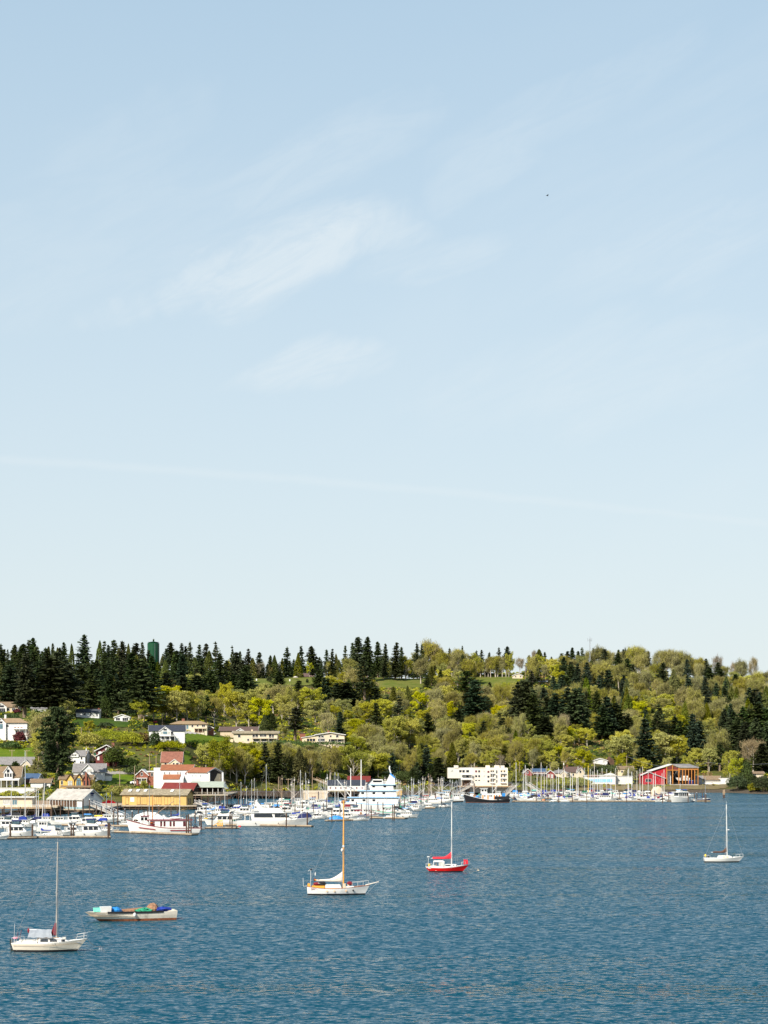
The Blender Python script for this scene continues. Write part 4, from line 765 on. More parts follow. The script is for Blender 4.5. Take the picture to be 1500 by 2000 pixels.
h_ = house('house', 'brick house with white gable trim and white flat dormer roof', 277, 1530, 5.6, 12, 4.0, 2.4, 950, 'y', 0, 'c', 'brick', 'roof_white', [('f', 2.4, 3.2, 3.6, 5.0), ('f', 1.5, 2.5, 0, 2.2, 'glass_pale'), ('f', 3.2, 4.2, 0, 2.2, 'glass_pale')], land='brick house')
part('wing', MB().box(2.9, 10.6, .6, 10, -3, 5.2), 'brick', h_); part('wing_roof', MB().box(2.2, 10.9, .2, 10.5, 5.21, 5.75), 'roof_white', h_)
for x in (4.2, 6.4, 8.4):
    w_ = part('window', MB().box(x-.1, x+1.0, .5, .58, 3.3, 4.9), 'white', h_); part('pane', MB().box(x, x+.9, .46, .55, 3.4, 4.8), 'glass_dark', w_)
m = MB(); m.prism([(-2.6, 2.3), (2.6, 2.3), (2.6, 2.6), (-2.6, 2.6)], -1.6, -.01, 'y'); o = part('porch', m, 'white', h_)
for x in (-2.5, -.1, 2.3): part('porch_post', MB().box(x, x+.2, -1.5, -1.3, -1, 2.3), 'white', o)
# white warehouse with orange roofs
h_ = house('warehouse', 'white waterfront warehouse with orange-red roof and stepped gable', 345, 1528, 14.6, 12, 5.6, 2.3, 935, 'x', 0, 'c', 'white', 'roof_orange', [('f', 1.6, 2.0, 3.9, 4.6), ('f', 3.8, 4.2, 3.9, 4.6), ('f', 7.6, 8, 3.9, 4.6), ('f', 8.7, 9.1, 3.9, 4.6), ('f', 11.2, 11.8, 3.6, 4.4, 'glass_wine'), ('f', 10.2, 10.8, 1, 1.8)], ov=.3, land='orange-roofed warehouse')
part('back_block', MB().box(-11.4, -4, 8, 15, -3, 6.6), 'white', h_); m = MB(); m.hexa([(-6, -3.6, 1.4), (1.5, -3.6, 1.4), (2.0, -.01, 3.4), (-6, -.01, 3.4)], [(-6, -3.6, 1.6), (1.5, -3.6, 1.6), (2.0, -.01, 3.6), (-6, -.01, 3.6)]); part('lean_to_roof', m, 'roof_orange', h_); part('lean_to', MB().hexa([(-6, -3.4, -3), (3.4, -3.4, -3), (3.4, -.02, -3), (-6, -.02, -3)], [(-6, -3.4, 1.3), (3.4, -3.4, 1.3), (3.4, -.02, 3.2), (-6, -.02, 3.2)]), 'white', h_)
h_ = house('boat_shed', 'white boat shed with orange roof and open dark end', 404, 1531, 11.0, 10.5, 5.2, 1.9, 915, 'x', -34, 'r', 'white', 'roof_orange', [('f', 2.4, 2.8, 3, 4, 'glass_blue'), ('f', 4.6, 5, 3, 4, 'glass_blue'), ('f', 7.2, 7.6, 3, 4, 'glass_blue')], ov=.6, cat='boat shed', land='open-ended boat shed')
part('roller_door', MB().box(-8.4, -3.6, -.05, -.003, 0, 2.2), 'grey_wall', h_)
part('dark_recess_panel', MB().prism([(.7, -2), (9.8, -2), (9.8, 5.0), (5.25, 6.6), (.7, 5.0)], .004, .05, 'x'), 'dark_wall', h_); part('sunlit_wall_patch', MB().prism([(5.2, -2), (9.7, -2), (9.7, 4.4), (7.6, 4.6), (5.2, 1.6)], .06, .14, 'x'), 'tan_wall', h_)  # dark panel paints the shaded interior, tan patch its sunlit wall
for yb in (.35, 10.1): part('door_post', MB().box(.0, 1.5, yb-.2, yb+.2, -3, 5.0), 'white', h_)
def piles(root, x0, x1, y0, y1, ztop, nx, ny, rad=.17, mat='pile_wood', zb=-3.):
    q = random.Random(int(abs(x0*7+x1*3)))
    for i in range(nx):
        for j in range(ny):
            x = x0+(x1-x0)*i/max(nx-1, 1); y = y0+(y1-y0)*j/max(ny-1, 1)
            part('pile', MB().tube([(x+q.uniform(-.12, .12), y+q.uniform(-.1, .1), zb), (x, y, ztop)], rad*q.uniform(.85, 1.2), 6), mat, root)
def pier(label, px0, px1, pyd, y, d, ny=2, sp=2.6, deck='weathered_wood', th=.45, rail=None, rot=0):
    """a wooden pier deck on piles; pyd: row of the deck edge; returns root (its origin at the left front of the deck, z at the deck)"""
    s = y/F; w_ = (px1-px0)*s; z = gz(pyd, y); o = thing('pier', label, 'pier', (gx(px0, y), y, z), R(rot))
    part('deck', MB().box(0, w_, 0, d, -th, 0), deck, o)
    piles(o, .3, w_-.3, .3, d-.4, -th, max(3, int(w_/sp)), ny, zb=-z-1.5)
    part('brace', MB().box(.3, w_-.3, .42, .56, -th-.9, -th-.62), 'dark_timber', o)
    if rail:
        m = MB(); n = max(2, int(w_/1.8)); m.box(0, w_, .05, .13, .95, 1.05); m.box(0, w_, .05, .13, .5, .56)
        for i in range(n+1): x = w_*i/n; m.box(x-.05, x+.05, .04, .14, 0, .95)
        part('railing', m, rail, o)
    return o, w_, z
# dark red net shed, green open shed, yellow shed, boathouse, cream pier building: each on its own pier
pier('wooden pier under the yellow shed, dark piles at the water', 228, 384, 1573, 850, 42, 3, 2.3)
o, w_, z_ = pier('wooden pier carrying the green-roofed shed', 368, 445, 1552, 880, 60, 2, 2.4, 'weathered_wood', .4, 'weathered_wood')
pier('wooden pier under the white boathouse', 84, 200, 1580, 795, 85, 4, 2.6)
pier('low pier with white railing left of the boathouse', -45, 100, 1577, 772, 105, 4, 2.6, 'wood', .5, 'white')
pier('long low timber wharf along the foot of the bank', 436, 590, 1547, 1040, 30, 2, 3, 'dark_timber', .8)
h_ = house('net_shed', 'black-walled shed with a rust red metal roof behind the yellow shed', 345, 1560, 14.6, 8, 3.4, 3.3, 885, 'x', -22, 'c', 'dark_wall', 'roof_maroon', ov=.7, cat='shed', trim='roof_pink', land='rust-red-roofed shed')
h_ = house('yellow_shed', 'long yellow pier shed with grey-brown roof and roof windows', 364, 1573, 28, 9.5, 4.5, 2.0, 851, 'x', -12, 'r', 'yellow_wall', 'roof_moss', [('r', 2.2, 3.1, .7, 2.7), ('r', 4.6, 5.5, .7, 2.7)]+[('f', a, b, .3, c_, 'yellow_wall') for a, b, c_ in ((1.6, 2.7, 3.2), (6.6, 7.8, 3.3), (8.2, 10.8, 3.4), (14, 17, 3.4), (18.6, 21.2, 3.4), (22.6, 25.2, 3.2))], ov=.8, cat='shed', trim='brown_wall', land='yellow pier shed')
for x in (-26, -22.6, -19.2, -7.6): m = MB(); m.hexa([(x, 1.6, 5.62), (x+1.3, 1.6, 5.62), (x+1.3, 3.4, 6.36), (x, 3.4, 6.36)], [(x, 1.6, 5.8), (x+1.3, 1.6, 5.8), (x+1.3, 3.4, 6.55), (x, 3.4, 6.55)]); part('roof_window', m, 'lattice_grey', h_)
part('sign', MB().box(-24.4, -22.7, -.1, -.02, 1.4, 3.2), 'white', h_)
yy = 888; s = yy/F; o = thing('open_shed', 'pale green metal roof on white posts sheltering boats', 'shed', (gx(372, yy), yy, gz(1551, yy)))
W_ = 68*s; m = MB(); m.hexa([(-.5, -1, 2.9), (W_-.5, -1, 2.9), (W_-1.2, 8, 5.2), (-.5, 8, 5.2)], [(-.5, -1, 3.1), (W_-.5, -1, 3.1), (W_-1.2, 8, 5.4), (-.5, 8, 5.4)]); part('roof', m, 'roof_green', o); part('gable_end', MB().hexa([(W_-1., -.6, 2.95), (W_+.9, -.4, 2.3), (W_+.9, 7, 2.3), (W_-1., 7, 4.7)], [(W_-1., -.6, 3.3), (W_+.9, -.4, 2.5), (W_+.9, 7, 2.5), (W_-1., 7, 5.1)]), 'roof_green', o)
for i in range(7): x = .4+i*(W_-1.2)/6; part('post', MB().box(x-.1, x+.1, -.3, -.1, -.1, 2.9), 'white', o)
part('back_wall', MB().box(0, W_-1, 7.6, 7.9, -.4, 4.6), 'dark_wall', o); LAND.append(('green-roofed open shed', 406, 1540))
# boathouse
h_ = house('boathouse', 'white boathouse with stained metal roof and an emblem on its gable', 160, 1581, 16.8, 12, 4.0, 3.6, 796, 'x', -32, 'r', 'white', 'roof_metal', ov=.7, cat='boathouse', skirt=.5, land='white boathouse')
part('dark_recess_panel', MB().box(-16.6, -2.6, -.05, -.003, .9, 3.3), 'brown_wall', h_)  # flat dark panel paints the shade under the porch eave
part('wainscot', MB().box(-16.8, .06, -.12, -.06, -.4, .9).box(.003, .09, -.06, 12.02, -.5, 1.3), 'teal_wall', h_)
for i in range(11): x = -16.6+i*1.44; part('porch_post', MB().box(x-.08, x+.08, -1.4, -1.24, -.4, 3.55), 'white', h_)
part('floor_edge', MB().box(-16.9, .2, -1.7, -.2, -.75, -.42), 'wood', h_)
part('roller_door', MB().box(.004, .08, 5.4, 9.2, 1.35, 3.6), 'grey_wall', h_)
e_ = part('emblem', MB().prism([(5.2, 5.6), (6.9, 5.6), (7.5, 6.25), (6.5, 6.5), (4.9, 6.4)], .004, .07, 'x').prism([(4.9, 5.0), (7.0, 5.0), (6.7, 5.42), (5.3, 5.42)], .004, .07, 'x'), 'navy', h_); part('lettering', MB().box(.004, .07, 5.2, 6.8, 4.35, 4.6), 'grey_metal', h_)
for z in (4.35,): pass
h_ = house('pier_house', 'low cream flat-roofed building on the pier at the left edge', 14, 1578, 19, 8, 3.9, .3, 778, flat=True, wall='cream_wall', roof='roof_white', wins=[('f', 11.5, 13.2, 1.2, 3.0, 'glass_blue'), ('f', 8.0, 10.6, 1.4, 3.0, 'glass_pale')], ov=1.0, cat='building', skirt=.4, land='flat-roofed pier building')
m = MB()
for i in range(32): x = 2.0+i*.55; m.box(x, x+.32, -2.1, -2.04, .1, 1.1)
part('fence_panel', m, 'cream_wall', h_)
yy = 905; o = thing('stairs', 'grey timber stairway climbing the bank left of the boathouse', 'stairs', (gx(38, yy), yy, 1.0)); m = MB(); m.hexa([(0, 0, 1.4), (10.5, 0, 7.4), (10.5, 1.6, 7.4), (0, 1.6, 1.4)], [(0, 0, 1.8), (10.5, 0, 7.8), (10.5, 1.6, 7.8), (0, 1.6, 1.8)]); part('flight', m, 'weathered_wood', o); m = MB()
for dz in (.5, 1.): m.tube([(0, 0, 1.8+dz), (10.5, 0, 7.8+dz)], .07, 4)
for i in range(8): f = i/7; m.tube([(10.5*f, 0, 1.8+6*f), (10.5*f, 0, 2.85+6*f)], .06, 4)
part('railing', m, 'lattice_grey', o)
for i in range(4): f = i/3; part('post', MB().box(10.2*f, 10.2*f+.2, .7, .9, -4, 1.5+5.8*f), 'weathered_wood', o)
# centre: white building on piles, shed row
pier('tall pile pier under the long white centre building', 640, 722, 1544, 1068, 34, 3, 3.2)
yy = 1069; h_ = house('pier_house', 'long white building with charcoal roof standing on piles', 676, 1544, 19.2, 9, 2.9, 2.4, yy, 'x', 0, 'c', 'white', 'roof_black', [('f', 1.0+i*2.75, 1.7+i*2.75, .9, 1.8, 'glass_wine') for i in range(7)]+[('f', 8.6, 9.2, .1, 1.7)], ov=.4, hip=False, cat='building', skirt=.2, land='charcoal-roofed building')
house('net_shed', 'shed with a dark red roof behind the charcoal-roofed building', 701, 1534, 11.5, 8, 2.2, 2.6, 1100, 'x', 0, 'c', 'grey_wall', 'roof_maroon', cat='shed', trim='roof_maroon', land='dark red shed roof')
house('net_shed', 'white gabled shed with black roof edges facing the water', 727, 1540, 5.6, 8, 2.2, 3.0, 1074, 'y', 0, 'c', 'white', 'roof_black', cat='shed', trim='black', land='black-edged gable shed')
house('net_shed', 'flat-roofed grey shed behind the big white vessel', 745, 1546, 5.6, 6, 5.2, .3, 1085, flat=True, wall='grey_wall', roof='roof_white', ov=.3, cat='shed')
o_, w_, z_ = pier('low pier under the small yellow shed', 748, 872, 1553, 1122, 30, 2, 3, 'dark_timber'); house('net_shed', 'small flat yellow shed among the fishing boats', 768, 1553, 9.6, 5, 2.7, .3, 1122, flat=True, wall='yellow_wall', roof='roof_white', ov=.2, cat='shed', skirt=.2, land='small yellow shed')
yy = 1020; h_ = house('floating_shed', 'tan floating shed with rounded shoulders moored among boats', 616, 1562, 12, 9, 3.4, .9, yy, 'x', 0, 'c', 'tan_canvas', 'tan_canvas', [('f', 4.2, 5, .8, 1.7, 'glass_wine'), ('f', 5.4, 6.2, .8, 1.7, 'glass_wine')], ov=.15, cat='floating shed', trim='tan_canvas', land='tan floating shed')
# cream apartment block
yy = 1150; s = yy/F; H_ = (1534-1500)*s
apt = thing('apartment_building', 'cream three-storey apartment block with stacked balconies on the shore', 'building', (gx(875, yy), yy, gz(1534, yy)))
K = lambda p: (p-875)*s
m = MB(); m.box(K(903), K(992), 0, 14, -4, H_); m.box(K(875), K(904), 1.2, 14, -4+8, H_*.99); part('wall', m, 'condo_wall', apt)
for a, b, t_ in ((887, 895.5, 5), (949, 957, 5), (966, 976, 5.2), (978, 985.5, 4.8)): part('roof_tower', MB().box(K(a), K(b), .9, 6, H_+.003, H_+t_*s), 'condo_wall', apt)
part('parapet', MB().box(K(926), K(948), -.2, 3, H_+.003, H_+1*s), 'condo_wall', apt); part('roof', MB().box(K(876), K(991), 1.4, 13.8, H_+.003, H_+.12), 'roof_white', apt)
def awin(a, b, t_, c_, gl='glass_dark', yo=0): 
    o = part('window', MB().box(K(a)-.09, K(b)+.09, yo-.05, yo-.003, (1534-c_)*s-.09, (1534-t_)*s+.09), 'white', apt); part('pane', MB().box(K(a), K(b), yo-.09, yo-.02, (1534-c_)*s, (1534-t_)*s), gl, o)
for r0 in (1504.5, 1514, 1523):
    hh = 4 if r0 < 1520 else 2
    for a, b, g_ in ((928, 931.8, 'glass_wine' if r0 < 1510 else 'glass_dark'), (934, 937.6, 'glass_dark')): awin(a, b, r0, r0+hh, g_)
    awin(944, 947, r0, r0+hh-1, 'glass_pale'); awin(952, 955.8, r0+1, r0+5, 'glass_wine' if r0 < 1510 else 'glass_dark')
    for a, b in ((957.6, 964.8), (977.5, 987)):          # recessed balconies
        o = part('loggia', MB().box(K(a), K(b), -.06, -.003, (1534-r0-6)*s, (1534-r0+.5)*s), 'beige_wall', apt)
        for c0, c1 in ((a+.6, a+2.8), (b-2.6, b-.5)): part('pane', MB().box(K(c0), K(c1), -.1, -.062, (1534-r0-5.4)*s, (1534-r0-.4)*s), 'glass_dark', o)
        part('balcony_rail', MB().box(K(a)-.2, K(b)+.2, -1.1, -.12, (1534-r0-6.6)*s, (1534-r0-5.9)*s).box(K(a)-.2, K(b)+.2, -1.1, -1.0, (1534-r0-5.9)*s, (1534-r0-4.0)*s), 'white', apt)
    awin(969, 971.4, r0, r0+6)
for a, b in ((897, 901.8), (903, 907.6), (910.5, 916)): awin(a, b, 1504, 1508.6, 'glass_dark', 1.2 if a < 902 else 0)
awin(902.6, 908, 1514, 1518.4, 'glass_pale'); awin(910.5, 915.8, 1514.4, 1518.6); awin(880, 885, 1503, 1507.5, 'glass_pale', 1.2)
for z_ in (1512.5, 1522): part('balcony', MB().box(K(900), K(921.5), -2.2, -.003, (1534-z_)*s-.25, (1534-z_)*s).box(K(900), K(921.5), -2.2, -2.1, (1534-z_)*s, (1534-z_)*s+.75), 'white', apt)
for x in (900.5, 920.5): part('balcony_post', MB().box(K(x), K(x)+.25, -2.1, -1.85, -3, (1534-1508)*s), 'white', apt)
part('dark_recess_panel', MB().box(K(903), K(918), -.12, -.003, -3.6, (1534-1524.5)*s), 'brown_wall', apt); LAND.append(('apartment block', 933, 1517))
pier('dark timber bulkhead pier below the apartment block', 895, 1008, 1535, 1146, 30, 3, 2.6, 'wood', .7)
# right bank buildings
h_ = house('house', 'red wooden house with white trimmed steep gable right of the apartments', 1031, 1522, 5.0, 8, 4.0, 2.2, 1235, 'y', 6, 'c', 'barn_red', 'roof_grey', [('f', 2.1, 2.9, 3.6, 4.8), ('f', 1.0, 2, .6, 2.2, 'glass_pale')], land='steep red house')
h_ = house('house', 'house with slate blue roof and long white balcony', 1053, 1521, 7.2, 8, 4.2, 1.8, 1240, 'x', 0, 'c', 'barn_red', 'roof_blue', [('f', 4.6, 6, 1.6, 3, 'glass_wine')], land='slate-blue-roofed house'); balcony(h_, -3.6, 4.6, 3.2, -1.6, 4)
house('house', 'small red gabled house with white window trim', 1075, 1520, 4.8, 7, 2.9, 1.9, 1238, 'y', 0, 'c', 'barn_red', 'roof_grey', [('f', .9, 1.8, .6, 2.4, 'glass_pale'), ('f', 2.9, 3.9, .3, 2.2, 'glass_pale')], land='small red gabled house')
h_ = house('house', 'cream house with grey hipped roof between the small red house and brown roof', 1094, 1519, 10, 8, 2.8, 2.1, 1245, 'x', 0, 'c', 'cream_wall', 'roof_grey', [('f', 6.4, 7.2, .6, 2.1), ('f', 8.2, 9.4, .8, 2)], hip=True, ov=.6, land='grey-hipped-roof house'); gable(h_, 2.0, 3.6, -1, 4, -1, 3.6, 1.8, 'cream_wall', 'roof_grey', [(1.5, 2.5, .6, 2.2)])
h_ = house('house', 'pale yellow house with dark brown roof and brick-red chimney', 1122, 1518, 10.6, 9, 3.2, 3.0, 1248, 'x', 8, 'c', 'cream_wall', 'roof_umber', [('f', 1.2, 2.2, .8, 2.2), ('f', 4, 5, .8, 2.2)], chim=(1.2, .8, 7.6, 'brick'), land='pale yellow house'); gable(h_, 3.4, 4.6, -1.2, 5, -1, 4.2, 2.5, 'cream_wall', 'roof_umber', [(2.9, 3.9, 2.6, 4.0)], .5)
h_ = house('house', 'white hillside house with grey roof and dark timber gable in the trees', 1173, 1496, 8.6, 8, 3.4, 1.4, 1300, 'y', 0, 'c', 'white', 'roof_grey', [('f', 1.4, 2.2, 2.4, 3.2, 'glass_pale'), ('f', 5.8, 6.8, 2.4, 3.2, 'glass_pale')], land='white hillside house'); part('side_gable', MB().prism([(3.6, 0), (9.0, 0), (9.0, 3.6), (6.2, 6.0), (3.6, 3.6)], 3, 8, 'y'), 'brown_wall', h_); part('awning', MB().box(.5, 2.4, -.3, -.06, -.6, .4), 'teal', h_)
house('house', 'half hidden tan house with yellow trim among trees above the brown roof', 1118, 1492, 6.5, 6, 4.8, 1.4, 1315, 'x', 0, 'c', 'tan_wall', 'roof_brown', [('f', 4.2, 5, 2.6, 3.8, 'yellow')], land='half hidden tan house')
house('house', 'small brown-roofed cabin in the trees above the red houses', 1034, 1494, 4.6, 4, 1.6, 1.4, 1330, 'x', 0, 'c', 'brown_wall', 'roof_tan', hip=True, land='small cabin above the red houses')
h_ = house('boat_works', 'long low white building with curved roof front on the right bank', 1172, 1529, 18.5, 8, 4.2, .5, 1215, flat=True, wall='white', roof='roof_white', ov=.5, cat='building', wins=[('f', 1.6, 16.5, .4, 2.3, 'trim_blue')], land='long low white building')
m = MB(); m.prism([(2, 4.56), (9.0, 4.56), (8.6, 5.2), (6.4, 5.9), (4.2, 5.3)], -.6, 5, 'y'); part('roof_hump', m, 'roof_white', h_); part('signboard', MB().box(-8, -1, -.75, -.52, 3.9, 4.4), 'roof_pink', h_)
house('boat_works', 'pale grey flat-roofed annex left of the red barn', 1219, 1530, 10, 7, 4.0, .4, 1218, flat=True, wall='roof_white', roof='grey_wall', ov=.3, cat='building', wins=[('f', 1, 2.4, .5, 2, 'glass_pale')], land='grey annex left of the red barn')
h_ = house('house', 'weathered tan house half hidden by bare shrubs behind the annex', 1222, 1512, 9.5, 8, 3.2, 1.6, 1262, 'x', 0, 'c', 'tan_wall', 'roof_brown', [('f', 2, 3, 1, 2.2)], land='tan house behind the annex')
# the red barn
yy = 1218; s = yy/F; Z0 = gz(1532, yy)
barn = thing('boat_barn', 'big red barn with orange timber frame and open bays', 'barn', (gx(1254, yy), yy, Z0)); K = lambda p: (p-1254)*s; V = lambda p: (1532-p)*s
part('wall', MB().prism([(K(1254), -2), (K(1302), -2), (K(1302), V(1500)), (K(1254), V(1512.5))], 2, 16, 'y'), 'red_wall', barn)
part('front_wing', MB().prism([(K(1254), -2), (K(1298), -2), (K(1298), V(1520.5)), (K(1266.5), V(1508.5)), (K(1254), V(1514))], 0, 3, 'y'), 'red_wall', barn)
def slab(a, za, b, zb, y0, y1, th=.35): return MB().hexa([(K(a), y0, V(za)), (K(b), y0, V(zb)), (K(b), y1, V(zb)), (K(a), y1, V(za))], [(K(a), y0, V(za)+th), (K(b), y0, V(zb)+th), (K(b), y1, V(zb)+th), (K(a), y1, V(za)+th)])
part('wing_roof', slab(1251, 1515, 1266.5, 1508.2, -.8, 4), 'roof_white', barn); part('wing_roof', slab(1266.5, 1508.2, 1300, 1520.8, -.8, 4), 'grey_wall', barn)
part('main_roof', slab(1270, 1507, 1313, 1493.4, 1, 17), 'roof_white', barn)
m = MB(); m.hexa([(K(1313), 1, V(1493.4)), (K(1327), 1, V(1498.8)), (K(1364), 17, V(1501)), (K(1350), 17, V(1493.4))], [(K(1313), 1, V(1493.4)+.35), (K(1327), 1, V(1498.8)+.35), (K(1365), 17, V(1501)+.35), (K(1350), 17, V(1493.4)+.35)]); 
m = MB(); m.hexa([(K(1313), .8, V(1493.4)+.01), (K(1327.5), -.2, V(1499.8)), (K(1365.5), -.2, V(1499.8)), (K(1352), 12, V(1493.4)+.01)], [(K(1313), .8, V(1493.4)+.4), (K(1327.5), -.2, V(1499.8)+.4), (K(1365.5), -.2, V(1499.8)+.4), (K(1352), 12, V(1493.4)+.4)]); part('main_roof', m, 'roof_grey', barn)
part('back_wall', MB().box(K(1303), K(1362), 12, 12.3, -1, V(1501)), 'dark_wall', barn); part('side_wall', MB().box(K(1303)+.02, K(1303)+.25, .6, 12, -1, V(1500.5)), 'white', barn); part('end_wall', MB().box(K(1303), K(1312), 3.6, 3.8, -1, V(1506)), 'white', barn)
part('gable_panel', MB().prism([(K(1303), V(1504)), (K(1327), V(1504)), (K(1327), V(1500.5)), (K(1313), V(1495)), (K(1303), V(1498.5))], 1.0, 1.2, 'y'), 'maroon_wall', barn)
for x, t_ in ((1302.5, 1498), (1314, 1494.5), (1326, 1499)): part('timber_post', MB().box(K(x)-.28, K(x)+.28, .3, .9, -1, V(t_)), 'timber_orange', barn)
for x in (1333.5, 1339, 1345, 1351, 1357, 1363.5): part('timber_post', MB().box(K(x)-.24, K(x)+.24, .3, .8, -1, V(1501.5)), 'timber_orange', barn)
for x in (1308, 1331, 1344): part('timber_post', MB().box(K(x)-.2, K(x)+.2, 8, 8.4, -1, V(1504)), 'timber_orange', barn)
part('timber_beam', MB().box(K(1302), K(1326.5), .35, .85, V(1505), V(1503.4)), 'timber_orange', barn); part('timber_beam', MB().box(K(1327), K(1364), .35, .85, V(1503.6), V(1500.6)), 'timber_orange', barn)
m = MB()
for a, b, c_, d_ in ((1315, 1522, 1325, 1506), (1315, 1506, 1325, 1522)): m.tube([(K(a), 6, V(b)), (K(c_), 6, V(d_))], .1, 4)
part('cross_brace', m, 'grey_metal', barn); w_ = part('window', MB().box(K(1261)-.12, K(1272)+.12, -.07, -.003, V(1527)-.1, V(1521.5)+.1), 'white', barn); part('pane', MB().box(K(1261), K(1272), -.1, -.03, V(1527), V(1521.5)), 'glass_dark', w_)
part('floor', MB().box(K(1254)-.4, K(1364), -.8, 13, -1.2, -.03), 'concrete', barn); m = MB()
for i in range(22): x = K(1303)+i*(K(1364)-K(1303))/21; m.box(x, x+.08, -.5, -.42, -.02, .9)
m.box(K(1303), K(1364), -.5, -.42, .9, 1.0); part('railing', m, 'dark_timber', barn); LAND.append(('big red barn', 1300, 1515))
o = thing('hull_on_stand', 'white boat hull stored inside the red barn', 'boat', (gx(1338, yy), yy+4, Z0)); part('hull', MB().hexa([(-3.6, 0, 2.2), (3.2, 0, 2.2), (3.2, 2, 2.2), (-3.6, 2, 2.2)], [(-5.2, -.4, 4.0), (3.6, -.4, 3.8), (3.6, 2.4, 3.8), (-5.2, 2.4, 4.0)]), 'white', o); part('cabin', MB().box(-1.5, 2.6, .2, 1.8, 4.005, 5.2), 'white', o)
for x in (-2.5, 2.2): part('stand', MB().box(x, x+.3, .6, 1.4, -.02, 2.2), 'dark_timber', o)
o = thing('container', 'blue storage bin inside the red barn', 'bin', (gx(1351, yy), yy+2.6, Z0)); part('body', MB().box(-1.6, 1.6, 0, 2, .1, 2.2), 'royal', o); part('lid', MB().box(-1.7, 1.7, -.1, 2.1, 2.205, 2.4), 'trim_blue', o)
house('shed', 'grey shed tucked against the right end of the red barn', 1364, 1531, 5.0, 7, 3.2, 1.5, 1232, 'x', 0, 'c', 'grey_wall', 'roof_grey', cat='shed', land='grey shed at the barn')
h_ = house('house', 'small brown-roofed house with white low wall near the shore', 1389, 1531, 9.6, 8, 2.6, 2.1, 1235, 'x', -16, 'c', 'weathered_wall', 'roof_brown', [('f', 4.6, 5.8, -.2, 1.2)], land='small brown-roofed shore house'); part('garden_wall', MB().box(-8, 5.2, -2.0, -1.7, -2, .9), 'white', h_)
house('shed', 'plain white flat-topped shed right of the small shore house', 1414, 1531, 6.2, 6, 3.1, .2, 1234, flat=True, wall='white', roof='roof_white', ov=.1, cat='shed', land='white shed by the shore house')
h_ = house('house', 'dark stilt house with brown roof hidden in trees at the right shore', 1479, 1516, 7.4, 6, 1.6, 1.0, 1205, 'x', 0, 'c', 'cream_wall', 'roof_brown', [('f', 1.2, 3, .5, 1.4)], ov=.7, land='dark stilt house'); part('understorey', MB().box(-4, 4, -.4, 5, -4, -.6), 'dark_timber', h_)
# ------------------------------------------------------------------ boats
class Hull:
    def __init__(s, L, B, fs, fm, fb, rake=.1, tr=.02, tw=.72, flare=.86, pw=2.0, full=.45):
        s.L, s.B, s.fs, s.fm, s.fb, s.rake, s.tr, s.tw, s.flare, s.pw, s.full = L, B, fs, fm, fb, rake, tr, tw, flare, pw, full
    def sheer(s, t): return s.fm+(s.fs-s.fm)*((.4-t)/.4)**2 if t < .4 else s.fm+(s.fb-s.fm)*((t-.4)/.6)**1.6
    def half(s, t):
        return s.B/2*(s.tw+(1-s.tw)*math.sin(t/s.full*math.pi/2)) if t < s.full else s.B/2*max(1-((t-s.full)/(1-s.full))**s.pw, .012)
    def zx(s, x): return s.sheer(min(max((x+s.L/2)/s.L, 0), 1))
    def yx(s, x): return s.half(min(max((x+s.L/2)/s.L, 0), 1))
    def mesh(s, n=16, boot=.14, band=.14, draft=.5):
        m = MB(); rings = []
        for i in range(n+1):
            t = i/n; sh = s.sheer(t); b = s.half(t); ring = []
            for z, kb in ((sh, 1), (sh-band, .992), (sh*.5+boot*.5, (1+s.flare)/2+.02), (boot, s.flare), (-.06, s.flare*.95), (-draft, .02)):
                f = 1-max(min(z/max(sh, .1), 1), -.4)
                kk = kb*(1-.55*max(t-.55, 0)*min(f, 1.2)*1.3)
                x = -s.L/2+s.tr*s.L*f+(s.L*(1-s.rake*f-s.tr*f))*t
                ring.append((x, b*kk, z))
            rings.append(ring)
        for sg in (1, -1):
            for i in range(n):
                for j in range(5):
                    a, b, c, d = rings[i][j], rings[i+1][j], rings[i+1][j+1], rings[i][j+1]
                    q = [(p[0], p[1]*sg, p[2]) for p in (a, b, c, d)]
                    m.k = (1, 0, 0, 2, 2)[j]; m.add(q, [(0, 1, 2, 3) if sg < 0 else (3, 2, 1, 0)])
        r0 = rings[0]; m.k = 0
        for j in range(5):
            a, d = r0[j], r0[j+1]; m.k = (1, 0, 0, 2, 2)[j]; m.add([(a[0], -a[1], a[2]), (a[0], a[1], a[2]), (d[0], d[1], d[2]), (d[0], -d[1], d[2])], [(0, 3, 2, 1)])
        m.k = 0; return m
    def deck(s, n=16, drop=.05, inset=.96):
        m = MB(); 
        for i in range(n):
            a, b = i/n, (i+1)/n; xa, xb = -s.L/2+s.L*a, -s.L/2+s.L*b
            m.add([(xa, -s.half(a)*inset, s.sheer(a)-drop), (xb, -s.half(b)*inset, s.sheer(b)-drop), (xb, s.half(b)*inset, s.sheer(b)-drop), (xa, s.half(a)*inset, s.sheer(a)-drop)], [(0, 1, 2, 3)])
        return m
    def rail(s, x0, x1, h=.6, r=.022, n=8, inset=.93):
        m = MB()
        for sg in (1, -1):
            P = [(x0+(x1-x0)*i/n, sg*s.yx(x0+(x1-x0)*i/n)*inset, s.zx(x0+(x1-x0)*i/n)) for i in range(n+1)]
            m.tube([(p[0], p[1], p[2]+h) for p in P], r, 4)
            for p in P[::2]: m.tube([p, (p[0], p[1], p[2]+h)], r, 4)
        return m
